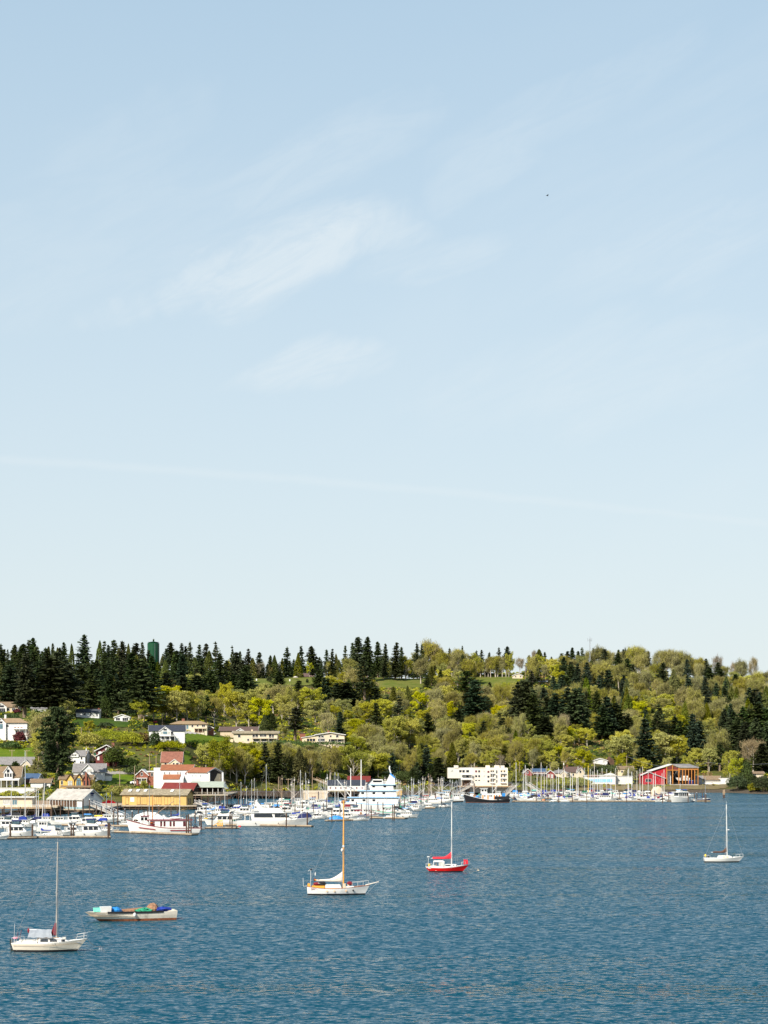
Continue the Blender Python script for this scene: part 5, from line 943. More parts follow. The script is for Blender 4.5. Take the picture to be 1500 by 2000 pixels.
def cab(x0, x1, w, z0, z1, fr=0., rr=0., tum=.08, nose=1.):
    """a cabin block: front raked by fr, rear by rr, sides leaning in by tum, front narrowed to nose"""
    a = w/2; b = a*(1-tum); c = a*nose; d = b*nose
    return MB().hexa([(x0, -a, z0), (x1, -c, z0), (x1, c, z0), (x0, a, z0)], [(x0+rr, -b, z1), (x1-fr, -d, z1), (x1-fr, d, z1), (x0+rr, b, z1)])
def wset(group): return MB() if group else WS()
def side_win(m, xa, xb, w, z0, z1, za, zb, tum=.08, sl=0., x0=None, x1=None, nose=1.):
    """a window pane on both cabin sides, slightly proud; sl slants its front edge"""
    def yy(x, z): k_ = 1-tum*(z-z0)/(z1-z0); return w/2*k_*((1+(nose-1)*(x-x0)/(x1-x0)) if x0 is not None else 1)+.015
    for sg in (-1, 1):
        P = [(xa, sg*yy(xa, za), za), (xb, sg*yy(xb, za), za), (xb-sl, sg*yy(xb-sl, zb), zb), (xa, sg*yy(xa, zb), zb)]
        m.add(P+[(p[0], p[1]*.96, p[2]) for p in P], [(0, 1, 2, 3), (3, 2, 1, 0), (0, 4, 5, 1), (1, 5, 6, 2), (2, 6, 7, 3), (3, 7, 4, 0)])
    return m
def front_win(m, x, fr, w, z0, z1, za, zb, nose=1., tum=.08):
    k_ = lambda z: (z-z0)/(z1-z0); a = w/2*nose*.9
    m.add([(x-fr*k_(za)+.02, -a, za), (x-fr*k_(za)+.02, a, za), (x-fr*k_(zb)+.02, a*(1-tum), zb), (x-fr*k_(zb)+.02, -a*(1-tum), zb)], [(0, 1, 2, 3)]); return m
def boat_root(name, label, cat, px, py, dr, yaw=0., group=None):
    y = wy(py); return thing(name, label, cat, (gx(px, y), y, 0), (0 if dr > 0 else math.pi)+R(yaw), group)
def rig(root, xm, zm, hm, zf, xf, xb, bw, spr=True, r=.02):
    m = MB()
    m.tube([(xm, 0, hm*.99), (xf, 0, zf)], r, 3, False); m.tube([(xm, 0, hm*.99), (xb, 0, zf*.8)], r, 3, False)
    for sg in (1, -1): m.tube([(xm, 0, hm*.97), (xm, sg*bw*.55, zm+(hm-zm)*.55), (xm-.15, sg*bw, zm-.3)], r, 3, False); m.tube([(xm, 0, zm+(hm-zm)*.52), (xm-.4, sg*bw, zm-.3)], r, 3, False)
    return part('rigging', m, 'grey_metal', root)
def sail_cover(root, xm, zb, ln, tall, mat, r=.2, boom='alloy', drop=0.):
    bo = part('boom', MB().tube([(xm-.08, 0, zb), (xm-ln, 0, zb+drop)], .075, 6), boom, root)
    rings = []
    for i in range(11):
        f = i/10; x = xm-.1-(ln-.5)*f; hgt = r*1.15+tall*max(0, 1-f/.42)**1.7; wd = r*(1-.45*f)*(1 if f > .1 else .8); zc = zb+drop*f
        rings.append([(x, wd*math.cos(a)*(1 if math.sin(a) < .3 else .5), zc-r*.55+(r*.55+hgt)*(.5+.5*math.sin(a))) for a in [2*math.pi*k_/8 for k_ in range(8)]])
    return part('sail_cover', MB().loft(rings), mat, root)
def sailboat(label, px0, px1, py, dr, hull='white', cover='royal', mast=12.5, mastm='alloy', far=False, stripe=None, tilt=0., group=None, yaw=0., boot='boot_dark', deckm='white', mr=.085, mx=.08, tarp=None):
    y = wy(py); L = (px1-px0)*y/F/math.cos(R(yaw)); B = L*.32; px = (px0+px1)/2
    r_ = boat_root('sailboat', label, 'sailboat', px, py, dr, yaw, group)
    h = Hull(L, B, L*.105, L*.095, L*.145, .13, .03, .62, .8, 1.9, .42)
    part('hull', h.mesh(12), [hull, stripe or hull, boot], r_); part('deck', h.deck(10), deckm, r_)
    z0 = h.fm-.08; x0, x1 = -.12*L, .26*L; m = cab(x0, x1, B*.62, z0, z0+L*.062, L*.07, .1, .2, .55); c = part('cabin', m, deckm, r_)
    w = wset(group or far); 
    for a in (-.06, .03, .12): side_win(w, a*L, (a+.06)*L, B*.62, z0, z0+L*.062, z0+L*.018, z0+L*.042, .2, .05, x0, x1, .55)
    part('window', w, 'glass_dark', c)
    xm = mx*L; zt = mast
    part('mast', MB().tube([(xm, 0, z0), (xm+tilt*.5, 0, zt*.5), (xm+tilt, 0, zt)], [mr, mr, mr*.7], 6), mastm, r_)
    m = MB()
    for f in ((.55,) if L < 9.5 else (.4, .7)): zz_ = z0+(zt-z0)*f; m.box(xm+tilt*f-.03, xm+tilt*f+.03, -B*.3, B*.3, zz_, zz_+.06)
    part('spreader', m, mastm, r_)
    if cover: sail_cover(r_, xm, z0+L*.062+.75, L*.42, L*.10, cover, .17)
    rig(r_, xm+tilt, z0, zt, h.fb, L*.49, -L*.48, B*.44, r=.024)
    if not far:
        part('pulpit', h.rail(L*.28, L*.485, .65, .025, 4), 'alloy', r_); part('pushpit', h.rail(-L*.49, -L*.3, .65, .025, 4), 'alloy', r_)
        if tarp: part('dodger', cab(-.3*L, -.1*L, B*.6, z0+.1, z0+L*.062+.55, .5, .1, .2), tarp, r_)
    elif tarp: part('dodger', cab(-.28*L, -.1*L, B*.6, z0+.1, z0+L*.062+.5, .5, .1, .2), tarp, r_)
    return r_
def cruiser(label, px0, px1, py, dr, style='fly', hull='gelcoat', canvas=None, glassm='glass_dark', stripe=None, boot='boot_dark', yaw=0., group=None, sc=1., wl=None, arch=False, mast=0, name='motor_cruiser', cat='motor boat', deckm='white', trim=None):
    y = wy(py); L = (px1-px0)*y/F/max(math.cos(R(yaw)), .35); B = min(L*.33, 5.2); px = (px0+px1)/2
    r_ = boat_root(name, label, cat, px, py, dr, yaw, group)
    fb = {'fly': .17, 'express': .15, 'trawler': .19, 'pilot': .17, 'yacht': .115}[style]*L*sc
    h = Hull(L, B, fb*.62, fb*.66, fb, .10, -.0, .9, .82, 2.3, .5)
    part('hull', h.mesh(14), [hull, stripe or hull, boot], r_); part('deck', h.deck(10), deckm, r_)
    zd = fb*.66-.1; k_ = L/10
    if style == 'express':
        x0, x1 = -.12*L, .34*L; z1 = zd+.085*L*sc; c = part('cabin', cab(x0, x1, B*.8, zd, z1, .2*L, 0, .25, .45), hull, r_)
        part('window', side_win(wset(group), -.02*L, .2*L, B*.8, zd, z1, zd+.03*L, zd+.055*L, .25, .08*L, x0, x1, .45), glassm, c)
        ws = part('windscreen', cab(-.16*L, .10*L, B*.78, z1-.02, z1+.07*L, .12*L, .02*L, .2, .7), 'glass_dark', r_)
        if arch: m = MB(); [m.hexa([(-.26*L, sg*B*.4-.08, zd), (-.16*L, sg*B*.4-.08, zd), (-.16*L, sg*B*.4+.08, zd), (-.26*L, sg*B*.4+.08, zd)], [(-.22*L, sg*B*.34-.08, z1+.11*L), (-.15*L, sg*B*.34-.08, z1+.11*L), (-.15*L, sg*B*.34+.08, z1+.11*L), (-.22*L, sg*B*.34+.08, z1+.11*L)]) for sg in (1, -1)]; m.box(-.22*L, -.15*L, -B*.4, B*.4, z1+.10*L, z1+.12*L); part('radar_arch', m, hull, r_)
        if canvas: part('canvas_top', cab(-.38*L, -.04*L, B*.78, z1+.04*L, z1+.13*L, .06*L, .05*L, .15), canvas, r_)
        part('seat', MB().box(-.36*L, -.2*L, -B*.3, B*.3, zd, zd+.5), 'cream_sail', r_)
    elif style in ('fly', 'yacht'):
        x0, x1 = -.30*L, .24*L; z1 = zd+(.15 if style == 'fly' else .105)*L*sc; c = part('cabin', cab(x0, x1, B*.82, zd, z1, .13*L, -.02*L, .1, .75), hull, r_); w = wset(group)
        if style == 'fly':
            for a, b in ((-.27, -.15), (-.135, -.015), (.0, .12)): side_win(w, a*L, b*L, B*.82, zd, z1, zd+.055*L*sc, z1-.015*L, .1, .02*L, x0, x1, .75)
        else:
            for a, b, sl in ((-.27, -.02, .02), (.0, .2, .09)): side_win(w, a*L, b*L, B*.82, zd, z1, zd+.045*L, z1-.012*L, .1, sl*L, x0, x1, .75)
        front_win(w, x1, .13*L, B*.82, zd, z1, zd+.07*L*sc if style == 'fly' else zd+.05*L, z1-.02*L, .75); part('window', w, glassm, c)
        tp = part('bridge_deck', MB().box(-.42*L, .14*L, -B*.42, B*.42, z1+.002, z1+.09), deckm, r_)
        zf = z1+.092; fl = part('flybridge', cab(-.2*L, .12*L, B*.74, zf, zf+.06*L*sc, .06*L, .04*L, .1, .8), hull, r_)
        part('windscreen', cab(.0*L, .07*L, B*.6, zf+.06*L*sc+.002, zf+.09*L*sc, .04*L, .03*L, .1, .8), 'glass_dark', fl)
        if canvas: part('bimini', cab(-.22*L, .06*L, B*.7, zf+.135*L*sc, zf+.165*L*sc, .03*L, .01*L, .1), canvas, r_); w = wset(group); side_win(w, -.19*L, .02*L, B*.72, zf+.06*L*sc, zf+.14*L*sc, zf+.065*L*sc, zf+.135*L*sc, .05); part('clear_panel', w, 'glass_blue', r_)
        if arch or style == 'yacht': m = MB(); [m.hexa([(-.2*L, sg*B*.36-.07, zf), (-.1*L, sg*B*.36-.07, zf), (-.1*L, sg*B*.36+.07, zf), (-.2*L, sg*B*.36+.07, zf)], [(-.26*L, sg*B*.28-.07, zf+.13*L), (-.22*L, sg*B*.28-.07, zf+.13*L), (-.22*L, sg*B*.28+.07, zf+.13*L), (-.26*L, sg*B*.28+.07, zf+.13*L)]) for sg in (1, -1)]; m.box(-.26*L, -.22*L, -B*.3, B*.3, zf+.12*L, zf+.14*L); part('radar_arch', m, hull, r_)
        for x in (-.4*L, -.33*L): part('pillar', wset(group).box(x, x+.1, -B*.4, -B*.4+.1, zd, z1).box(x, x+.1, B*.4-.1, B*.4, zd, z1), hull, r_)
    elif style == 'trawler':
        x0, x1 = -.34*L, .18*L; z1 = zd+.15*L*sc; c = part('cabin', cab(x0, x1, B*.78, zd, z1, .03*L, 0, .06), hull, r_); w = wset(group)
        for i in range(5): side_win(w, (-.31+i*.095)*L, (-.25+i*.095)*L, B*.78, zd, z1, zd+.075*L, z1-.025*L, .06)
        front_win(w, x1, .03*L, B*.78, zd, z1, zd+.075*L, z1-.02*L); part('window', w, glassm, c)
        part('roof', MB().box(-.40*L, .22*L, -B*.43, B*.43, z1+.002, z1+.1), trim or deckm, r_)
        if canvas: part('canvas_top', cab(-.2*L, .1*L, B*.6, z1+.11, z1+.12*L, .05*L, .03*L, .1), canvas, r_)
        else: part('upper_helm', cab(-.08*L, .1*L, B*.55, z1+.102, z1+.07*L, .05*L, 0, .1), hull, r_)
    elif style == 'pilot':
        x0, x1 = -.06*L, .26*L; z1 = zd+.19*L*sc; c = part('wheelhouse', cab(x0, x1, B*.74, zd, z1, -.02*L, 0, .04), hull, r_); w = wset(group)
        for i in range(3): side_win(w, (-.03+i*.09)*L, (.04+i*.09)*L, B*.74, zd, z1, zd+.105*L*sc, z1-.03*L, .04)
        front_win(w, x1, -.02*L, B*.74, zd, z1, zd+.105*L*sc, z1-.03*L, 1, .04); part('window', w, glassm, c)
        part('roof', MB().box(-.1*L, .32*L, -B*.41, B*.41, z1+.002, z1+.1), trim or deckm, r_)
        part('aft_cabin', cab(-.34*L, -.07*L, B*.7, zd, zd+.09*L, 0, .04*L, .1), hull, r_)
        if canvas: part('canvas_top', cab(-.42*L, -.11*L, B*.74, zd+.13*L, zd+.17*L, 0, .02*L, .1), canvas, r_)
    part('bow_rail', h.rail(.08*L, .49*L, .06*L+.15, .022, 6), 'alloy', r_)
    if mast: part('mast', MB().tube([(-.02*L, 0, zd+.15*L), (-.04*L, 0, zd+.15*L+mast)], .06, 5), 'white', r_)
    m = wset(group)
    for x in (-.25, .05): m.blob(x*L, -h.yx(x*L)-.1, fb*.35, .13, .1, .28, 3, 6, 4, 0)
    part('fender', m, 'black', r_)
    return r_
def fishing(label, px0, px1, py, dr, hull='white', trim='trim_blue', aft=False, poles=True, group=None, yaw=0., boot='boot_dark', house_='white', mast=8., pole='alloy', sc=1., glassm='glass_dark', pm_=None):
    y = wy(py); L = (px1-px0)*y/F/max(math.cos(R(yaw)), .4); B = L*.3; r_ = boat_root('fishing_boat', label, 'fishing boat', (px0+px1)/2, py, dr, yaw, group)
    h = Hull(L, B, L*.09*sc, L*.085*sc, L*.185*sc, .09, .02, .75, .85, 2.0, .45); part('hull', h.mesh(14, .16, .2), [hull, trim, boot], r_); part('deck', h.deck(10, .25), 'weathered_wood', r_)
    zd = L*.07*sc; xc = -.22*L if aft else .12*L; x0, x1 = xc-.11*L, xc+.12*L; z1 = zd+.2*L
    c = part('wheelhouse', cab(x0, x1, B*.66, zd, z1, .015*L, 0, .05), house_, r_); w = wset(group)
    for i in range(3): side_win(w, x0+.02*L+i*.07*L, x0+.065*L+i*.07*L, B*.66, zd, z1, zd+.115*L, z1-.035*L, .05)
    front_win(w, x1, .015*L, B*.66, zd, z1, zd+.115*L, z1-.035*L); part('window', w, glassm, c)
    part('roof', MB().box(x0-.03*L, x1+.035*L, -B*.38, B*.38, z1+.002, z1+.12), trim, r_)
    xm = xc+(.14 if aft else -.14)*L; part('mast', MB().tube([(xm, 0, zd), (xm, 0, zd+mast)], [.11, .07], 6), pole, r_)
    m = MB(); m.tube([(xm, 0, zd+mast*.35), (xm+(.3 if aft else -.3)*L, 0, zd+mast*.62)], .07, 5); part('boom', m, pm_ or pole, r_)
    part('crosstree', MB().box(xm-.05, xm+.05, -1., 1., zd+mast*.8, zd+mast*.8+.1).box(xm-.3, xm+.3, -.3, .3, zd+mast*.86, zd+mast*.9), pole, r_)
    if poles:
        for sg in (1, -1): part('trolling_pole', MB().tube([(xm, sg*B*.4, zd+.3), (xm-.1*L, sg*(B*.4+mast*.28), zd+mast*.95)], [.07, .04], 5), pole, r_)
    part('net_drum', MB().tube([(-.38*L if not aft else .2*L, -B*.25, zd+.7), (-.38*L if not aft else .2*L, B*.25, zd+.7)], .5, 10), 'net_brown' if rnd.random() < .5 else 'net_green', r_)
    m = MB(); m.tube([(xm, 0, zd+mast), (L*.48, 0, h.fb)], .02, 3, False); m.tube([(xm, 0, zd+mast), (-L*.46, 0, h.fs)], .02, 3, False); part('rigging', m, 'grey_metal', r_); part('bow_rail', h.rail(.2*L, .49*L, .7, .03, 4), 'white', r_)
    return r_
def covered(label, px0, px1, py, dr, tarp='tarp_blue', hull='white', hgt=2., yaw=0, name='covered_boat'):
    y = wy(py); L = (px1-px0)*y/F/max(math.cos(R(yaw)), .4); B = L*.32; r_ = boat_root(name, label, 'covered boat', (px0+px1)/2, py, dr, yaw)
    h = Hull(L, B, L*.1, L*.095, L*.14, .1, 0, .8, .82); part('hull', h.mesh(12), [hull, hull, 'boot_dark'], r_); part('deck', h.deck(10), 'white', r_); rings = []
    for i in range(9):
        f = i/8; x = -.46*L+.86*L*f; b = h.yx(x)*.99; z = h.zx(x)-.1; k_ = math.sin(math.pi*min(max(f*.9+.08, 0), 1))**.5*hgt*rnd.uniform(.9, 1.06)
        rings.append([(x, -b, z), (x, -b*.55, z+k_*.75), (x, 0, z+k_), (x, b*.55, z+k_*.75), (x, b, z)])
    part('tarp', MB().loft(rings), tarp, r_); return r_

# ---- the five boats lying at moorings in the open water
def mooring(px, py, bow, label, mat='white'):
    y = wy(py); o = thing('mooring_buoy', label, 'buoy', (gx(px, y), y, 0)); part('float', MB().lathe([(.02, -.3), (.22, -.2), (.28, 0), (.22, .16), (.08, .22)], 12), mat, o); part('ring', MB().tube([(0, 0, .28), (.05, 0, .42), (-.05, 0, .42), (0, 0, .3)], .03, 4), 'grey_metal', o)
    b = Vector(bow); a = Vector((gx(px, y), y, .35)); pts = [a.lerp(b, i/8)-Vector((0, 0, .35*math.sin(math.pi*i/8))) for i in range(9)]
    t_ = tag(part('mooring_line', MB().tube(pts, .035, 5), 'cream_sail'), 'rope from '+label.split(' off')[0]+' up to the bow', 'rope')
# 1 cream sloop, lower left
s = wy(1858)/F; L = 9.3
o = boat_root('sailboat', 'cream sloop with a grey tarp over its boom, nearest boat at the lower left', 'sailboat', 97.5, 1858, 1); LAND.append(('nearest cream sloop', 97, 1845))
h = Hull(L, 3.0, 1.1, 1.12, 1.62, .145, .035, .66, .82, 1.8, .42); part('hull', h.mesh(20, .27, .1), ['cream_hull', 'gelcoat', 'black'], o, smooth=False); part('deck', h.deck(18), 'gelcoat', o)  # boot stripe, widened in black to paint the dark line under the hull
part('rub_line', MB().loft([[(x, -h.yx(x)*(.995)-.02, h.zx(x)*.72+.02), (x, -h.yx(x)*.995-.02, h.zx(x)*.72-.02)] for x in [-4.4+8*i/14 for i in range(15)]], False, False), 'roof_tan', o)
z0 = 1.05; c = part('cabin', cab(-1.4, 3.0, 1.9, z0, 1.72, 1.7, .15, .18, .5), 'gelcoat', o); 
for a, b in ((-1.05, -.1), (.1, .95), (1.5, 1.95)): w = WS(); side_win(w, a, b, 1.9, z0, 1.72, 1.26, 1.55, .18, .05, -1.4, 3.0, .5); part('window', w, 'glass_dark', c)
part('grab_rail', MB().tube([(-1.2, -.78, 1.76), (1.2, -.72, 1.76)], .03, 4), 'varnish', c); part('hatch', MB().box(1.5, 2.0, -.25, .25, 1.5, 1.78), 'glass_pale', c)
part('coaming', MB().box(-4.0, -1.42, -1.05, -.9, 1.06, 1.36).box(-4.0, -1.42, .9, 1.05, 1.06, 1.36), 'gelcoat', o); part('cockpit_sole', MB().box(-4.0, -1.42, -.88, .88, 1.07, 1.1), 'weathered_wood', o)
part('mast', MB().tube([(.82, 0, 1.7), (.86, 0, 7), (.98, 0, 13.55)], [.10, .10, .075], 8), 'weathered_wall', o); part('spreader', MB().box(.86, .92, -.9, .9, 7.4, 7.46), 'alloy', o); part('masthead', MB().tube([(.98, 0, 13.5), (.98, 0, 14.0)], .025, 4), 'grey_metal', o)
part('boom', MB().tube([(.75, 0, 2.55), (-2.6, 0, 2.72)], .07, 6), 'alloy', o)
m = MB(); rings = []
for i in range(6): f = i/5; z = 2.0+1.55*f; hw = .08+.42*(1-f)**1.3; rings.append([(.80, -.14, z), (.80, .14, z), (.72-2*hw*.75, .1, z), (.72-2*hw*.75, -.1, z)])
m.loft(rings); part('sail_cover', m, 'maroon', o); part('sail_end', MB().blob(-2.62, 0, 2.55, .16, .16, .3, 2), 'maroon', o)
m = MB(); rings = []
for i in range(9): f = i/8; x = -2.5+2.75*f; k_ = .04*math.sin(f*19); rings.append([(x-.12+(.35*f), -1.0+k_, 1.78+k_), (x, -.55, 2.35-k_), (x, 0, 2.72+.02*math.sin(f*23)), (x, .55, 2.35), (x-.12+.35*f, 1.0, 1.78)])
m.loft(rings, False, False); part('boom_tent', m, 'grey_tarp', o)
m = MB(); 
for sg in (1, -1): m.tube([(3.2, sg*.62, 1.42), (3.35, sg*.6, 2.1), (4.2, sg*.32, 2.25), (4.75, 0, 2.3)], .028, 5); m.tube([(4.2, sg*.3, 1.55), (4.2, sg*.32, 2.25)], .025, 5); m.tube([(3.3, sg*.6, 1.78), (4.6, sg*.15, 1.98)], .02, 4)
part('pulpit', m, 'alloy', o); m = h.rail(-4.55, -3.4, .65, .026, 4); m.tube([(-4.6, -.9, 1.75), (-4.6, .9, 1.75)], .026, 4); part('pushpit', m, 'alloy', o)
m = MB()
for sg in (1, -1):
    for zz in (.3, .6): m.tube([(x, sg*h.yx(x)*.95, h.zx(x)+zz) for x in [-3.4+6.6*i/8 for i in range(9)]], .012, 3)
    for x in (-1.8, 0, 1.7): m.tube([(x, sg*h.yx(x)*.95, h.zx(x)-.05), (x, sg*h.yx(x)*.95, h.zx(x)+.6)], .018, 4)
part('lifeline', m, 'grey_metal', o); part('flagstaff', MB().tube([(-4.5, .3, 1.2), (-4.42, .3, 3.4)], .03, 5), 'alloy', o); part('outboard', MB().box(-4.95, -4.65, -.2, .15, .9, 1.5).box(-4.88, -4.74, -.1, .05, -.3, .9), 'boot_dark', o)
part('life_ring', MB().lathe([(.2, -.08), (.34, -.06), (.34, .06), (.2, .08)], 10, (-4.1, -.85)), 'pink', o, (0, 0, 1.75)); part('fishing_rod', MB().tube([(-3.9, .4, 1.3), (-3.6, .5, 2.6)], .025, 4).tube([(-4.1, -.2, 1.3), (-3.9, -.2, 2.4)], .025, 4), 'maroon', o)
part('winch', MB().lathe([(.1, 1.36), (.09, 1.55), (.12, 1.6)], 8, (-1.7, -.97)).lathe([(.1, 1.36), (.09, 1.55), (.12, 1.6)], 8, (-1.7, .97)), 'alloy', o); part('companionway', MB().box(-1.45, -1.38, -.3, .3, 1.12, 1.7), 'varnish', c)
rig(o, .98, 1.2, 13.5, 1.62, 4.6, -4.55, 1.35, r=.024); part('rudder', MB().box(-4.75, -4.3, -.04, .04, -.6, .35), 'boot_dark', o)
part('registration', MB().box(3.35, 4.0, -h.yx(3.7)*.9-.03, -h.yx(3.7)*.9+.06, 1.12, 1.2), 'grey_metal', o)
mooring(197, 1854, (o.location.x+4.6, o.location.y, 1.55), 'pale grey mooring buoy off the cream sloop', 'grey_tarp')
# 2 open work skiff with nets
L = 13.4; o = boat_root('work_skiff', 'long open white work skiff loaded with nets, rust at its waterline', 'work boat', 254.5, 1797.5, -1, 17); LAND.append(('work skiff', 254, 1785)); sk = o
h = Hull(L, 3.6, 1.4, 1.25, 1.36, .16, .01, .92, .86, 3.2, .6); part('hull', h.mesh(22, .34, .12), ['skiff_hull', 'skiff_hull', 'rust'], o); part('deck', h.deck(18, .55, .9), 'weathered_wood', o)
part('gunwale', MB().loft([[(x, y_*(h.yx(x)*sg), h.zx(x)+dz) for y_, dz in ((.93, -.12), (1.04, -.12), (1.04, .16), (.93, .16))] for sg in (1,) for x in [-4.6+8.2*i/10 for i in range(11)]]).loft([[(x, -y_*h.yx(x), h.zx(x)+dz) for y_, dz in ((.93, -.12), (1.04, -.12), (1.04, .16), (.93, .16))] for x in [-4.6+8.2*i/10 for i in range(11)]]), 'black', o)
part('foredeck', MB().loft([[(x, -h.yx(x)*.97, h.zx(x)+.03), (x, h.yx(x)*.97, h.zx(x)+.03)] for x in (3.6, 4.4, 5.2, 5.9, 6.3)], False, False), 'skiff_hull', o); part('fender', MB().blob(-.3, h.yx(0)+.16, .95, .22, .2, .32, 1, 8, 6, 0), 'white', o)
part('spray_rail', MB().loft([[(x, sg*(h.yx(x)*.99), .62+.09*(x+1)), (x, sg*(h.yx(x)*.99+.09), .60+.09*(x+1)), (x, sg*(h.yx(x)*.97), .5+.09*(x+1))] for x in [-1+6.2*i/8 for i in range(9)] for sg in (1,)]), 'skiff_hull', o)
def cargo(name, label, cat, lx, ly, lz, mb, mat):
    M_ = Matrix.Translation(sk.location) @ Matrix.Rotation(sk.rotation_euler.z, 4, 'Z'); p = M_ @ Vector((lx, ly, lz)); c = tag(part(name, mb, mat), label, cat); c.location = p; c.rotation_euler = sk.rotation_euler; return c
cargo('net_heap', 'brown domed heap of netting near the skiff stern', 'net', -3.3, -.1, 1.15, MB().blob(0, 0,   .35, .95, .9, .95, 5, 14, 9, .06), 'net_brown')
cargo('net_heap', 'crumpled green netting beside the brown heap on the skiff', 'net', -2.0, .75, 1.35, MB().blob(0, 0, .1, 1.3, .55, .36, 8, 14, 7, .3), 'net_green')
cargo('tarp_bundle', 'bundled royal blue tarpaulin at the skiff stern', 'tarpaulin', -4.7, .6, 1.4, MB().blob(0, 0, .15, 1.15, .7, .36, 11, 14, 7, .25), 'royal')
cargo('timber_stack', 'long rusty brown planks and lines lying in the skiff', 'timber', .5, -.5, .85, MB().hexa([(-2.6, -.6, 0), (3, -.6, 0), (3, .5, 0), (-2.6, .5, 0)], [(-2.4, -.4, .95), (2.6, -.5, .6), (2.8, .3, .55), (-2.5, .4, .9)]), 'net_brown')
cargo('crate', 'white plastic crate on the skiff bow', 'crate', 3.75, .7, 1.35, MB().hexa([(-.72, -.5, 0), (.72, -.5, 0), (.72, .5, 0), (-.72, .5, 0)], [(-.8, -.56, .82), (.8, -.56, .82), (.8, .56, .82), (-.8, .56, .82)]), 'white')
cargo('crate', 'small teal crate in front of the white crate on the skiff', 'crate', 4.95, .3, 1.42, MB().hexa([(-.45, -.4, 0), (.45, -.4, 0), (.45, .4, 0), (-.45, .4, 0)], [(-.5, -.45, .55), (.5, -.45, .55), (.5, .45, .55), (-.5, .45, .55)]), 'teal')
cargo('tarp_bundle', 'sky blue tarpaulin bundle behind the white crate on the skiff', 'tarpaulin', 2.15, .2, 1.3, MB().blob(0, 0, .2, .85, .75, .5, 4, 12, 7, .15), 'tarp_blue')
# 3 white cutter with the orange wooden mast
L = 10.8; o = boat_root('sailboat', 'white cutter with a tall orange wooden mast, bowsprit and cream sail', 'sailboat', 661, 1747.5, 1); LAND.append(('orange-masted cutter', 661, 1740))
h = Hull(L, 3.3, 1.55, 1.2, 1.72, .08, .01, .6, .85, 2.0, .45); part('hull', h.mesh(20, .26, .12), ['white', 'roof_pink', 'black'], o); part('deck', h.deck(18, .1), 'tan_canvas', o)  # tall black boot band also stands in for shade at the waterline
part('rubbing_strake', MB().loft([[(x, -h.yx(x)*.93-.05, h.zx(x)*.28), (x, -h.yx(x)*.93-.09, h.zx(x)*.28-.04), (x, -h.yx(x)*.93-.04, h.zx(x)*.28-.07)] for x in [-2+5.4*i/10 for i in range(11)]]), 'grey_metal', o)
for i, x in enumerate((-1.9, -.65, 1.35, 2.55)):
    p = part('porthole', MB().tube([(x, -h.yx(x)*.97-.05, h.zx(x)*.58), (x, -h.yx(x)*.97+.1, h.zx(x)*.58)], .15, 12), 'varnish' if i < 3 else 'black', o); part('glass', MB().tube([(x, -h.yx(x)*.97-.07, h.zx(x)*.58), (x, -h.yx(x)*.97, h.zx(x)*.58)], .1, 12), 'glass_pale' if i < 3 else 'glass_dark', p)
tx = bpy.data.curves.new('name_text', 'FONT'); tx.body = 'DRIFTER'; tx.size = .42; tx.extrude = .012; tx.align_x = 'CENTER'; to = bpy.data.objects.new('tmp', tx); COL.objects.link(to); bpy.context.view_layer.update()
me = bpy.data.meshes.new_from_object(to); bpy.data.objects.remove(to); me.materials.clear(); me.materials.append(MATS['stripe_red']); n_ = link('name_lettering', me, o, (-3.95, -h.yx(-3.95)*.965-.03, .92)); n_.rotation_euler = (R(90), 0, R(-6))
c = part('cabin', cab(-2.3, .6, 1.9, 1.1, 1.78, .3, .1, .12, .85), 'white', o); part('cabin_trim', MB().box(-2.35, .66, -.99, .99, 1.12, 1.2), 'varnish', c); part('forward_cabin', cab(1.2, 3.0, 1.3, 1.12, 1.5, .4, .1, .15, .7), 'white', o); part('skylight', MB().box(.75, 1.25, -.4, .4, 1.15, 1.95).box(1.55, 1.9, -.4, .4, 1.5, 1.9), 'tan_canvas', o)
part('cockpit', MB().box(-4.4, -2.35, -1.1, -.95, 1.2, 1.62).box(-4.4, -2.35, .95, 1.1, 1.2, 1.62).box(-4.5, -4.4, -1.1, 1.1, 1.2, 1.62), 'varnish', o); part('tiller_box', MB().box(-5.3, -4.9, -.4, .4, 1.45, 1.95), 'varnish', o); part('bundle', MB().blob(-3.6, 0, 1.85, .75, .7, .3, 2), 'maroon', o); part('bundle', MB().blob(-2.9, -.1, 1.95, .75, .6, .32, 3), 'black', o); part('bundle', MB().blob(-4.1, .2, 2.55, .2, .2, .25, 5), 'maroon', o); part('bundle', MB().blob(1.9, -.2, 1.95, .5, .35, .35, 5), 'maroon', o)
part('bowsprit', MB().tube([(4.6, 0, 1.62), (6.95, 0, 2.25)], [.11, .07], 8), 'cream_sail', o); part('bobstay', MB().tube([(6.8, 0, 2.2), (5.0, 0, .3)], .025, 4), 'grey_metal', o); part('mast', MB().tube([(.85, 0, 1.2), (.88, 0, 9), (.92, 0, 16.2)], [.15, .145, .09], 8), 'varnish', o)
part('mast_band', MB().tube([(.88, 0, 8.2), (.88, 0, 8.55)], .17, 8), 'white', o); part('radar_reflector', MB().blob(.62, -.1, 7.7, .2, .2, .3, 1, 8, 6, 0), 'white', o); part('boom', MB().tube([(.7, 0, 2.45), (-4.1, 0, 2.55)], .09, 6), 'varnish', o)
m = MB(); rings = []
for i in range(13):
    f = i/12; x = .72-4.5*f; hi = 2.62+.22*(1-f)+1.25*max(0, 1-f/.55)**1.8; lo = 2.22+.1*f; wd = .26*(1-.5*f)*(1+.1*math.sin(i*2.2)); rings.append([(x, wd*math.cos(a), lo+(hi-lo)*(.5+.5*math.sin(a))) for a in [2*math.pi*k_/8 for k_ in range(8)]])
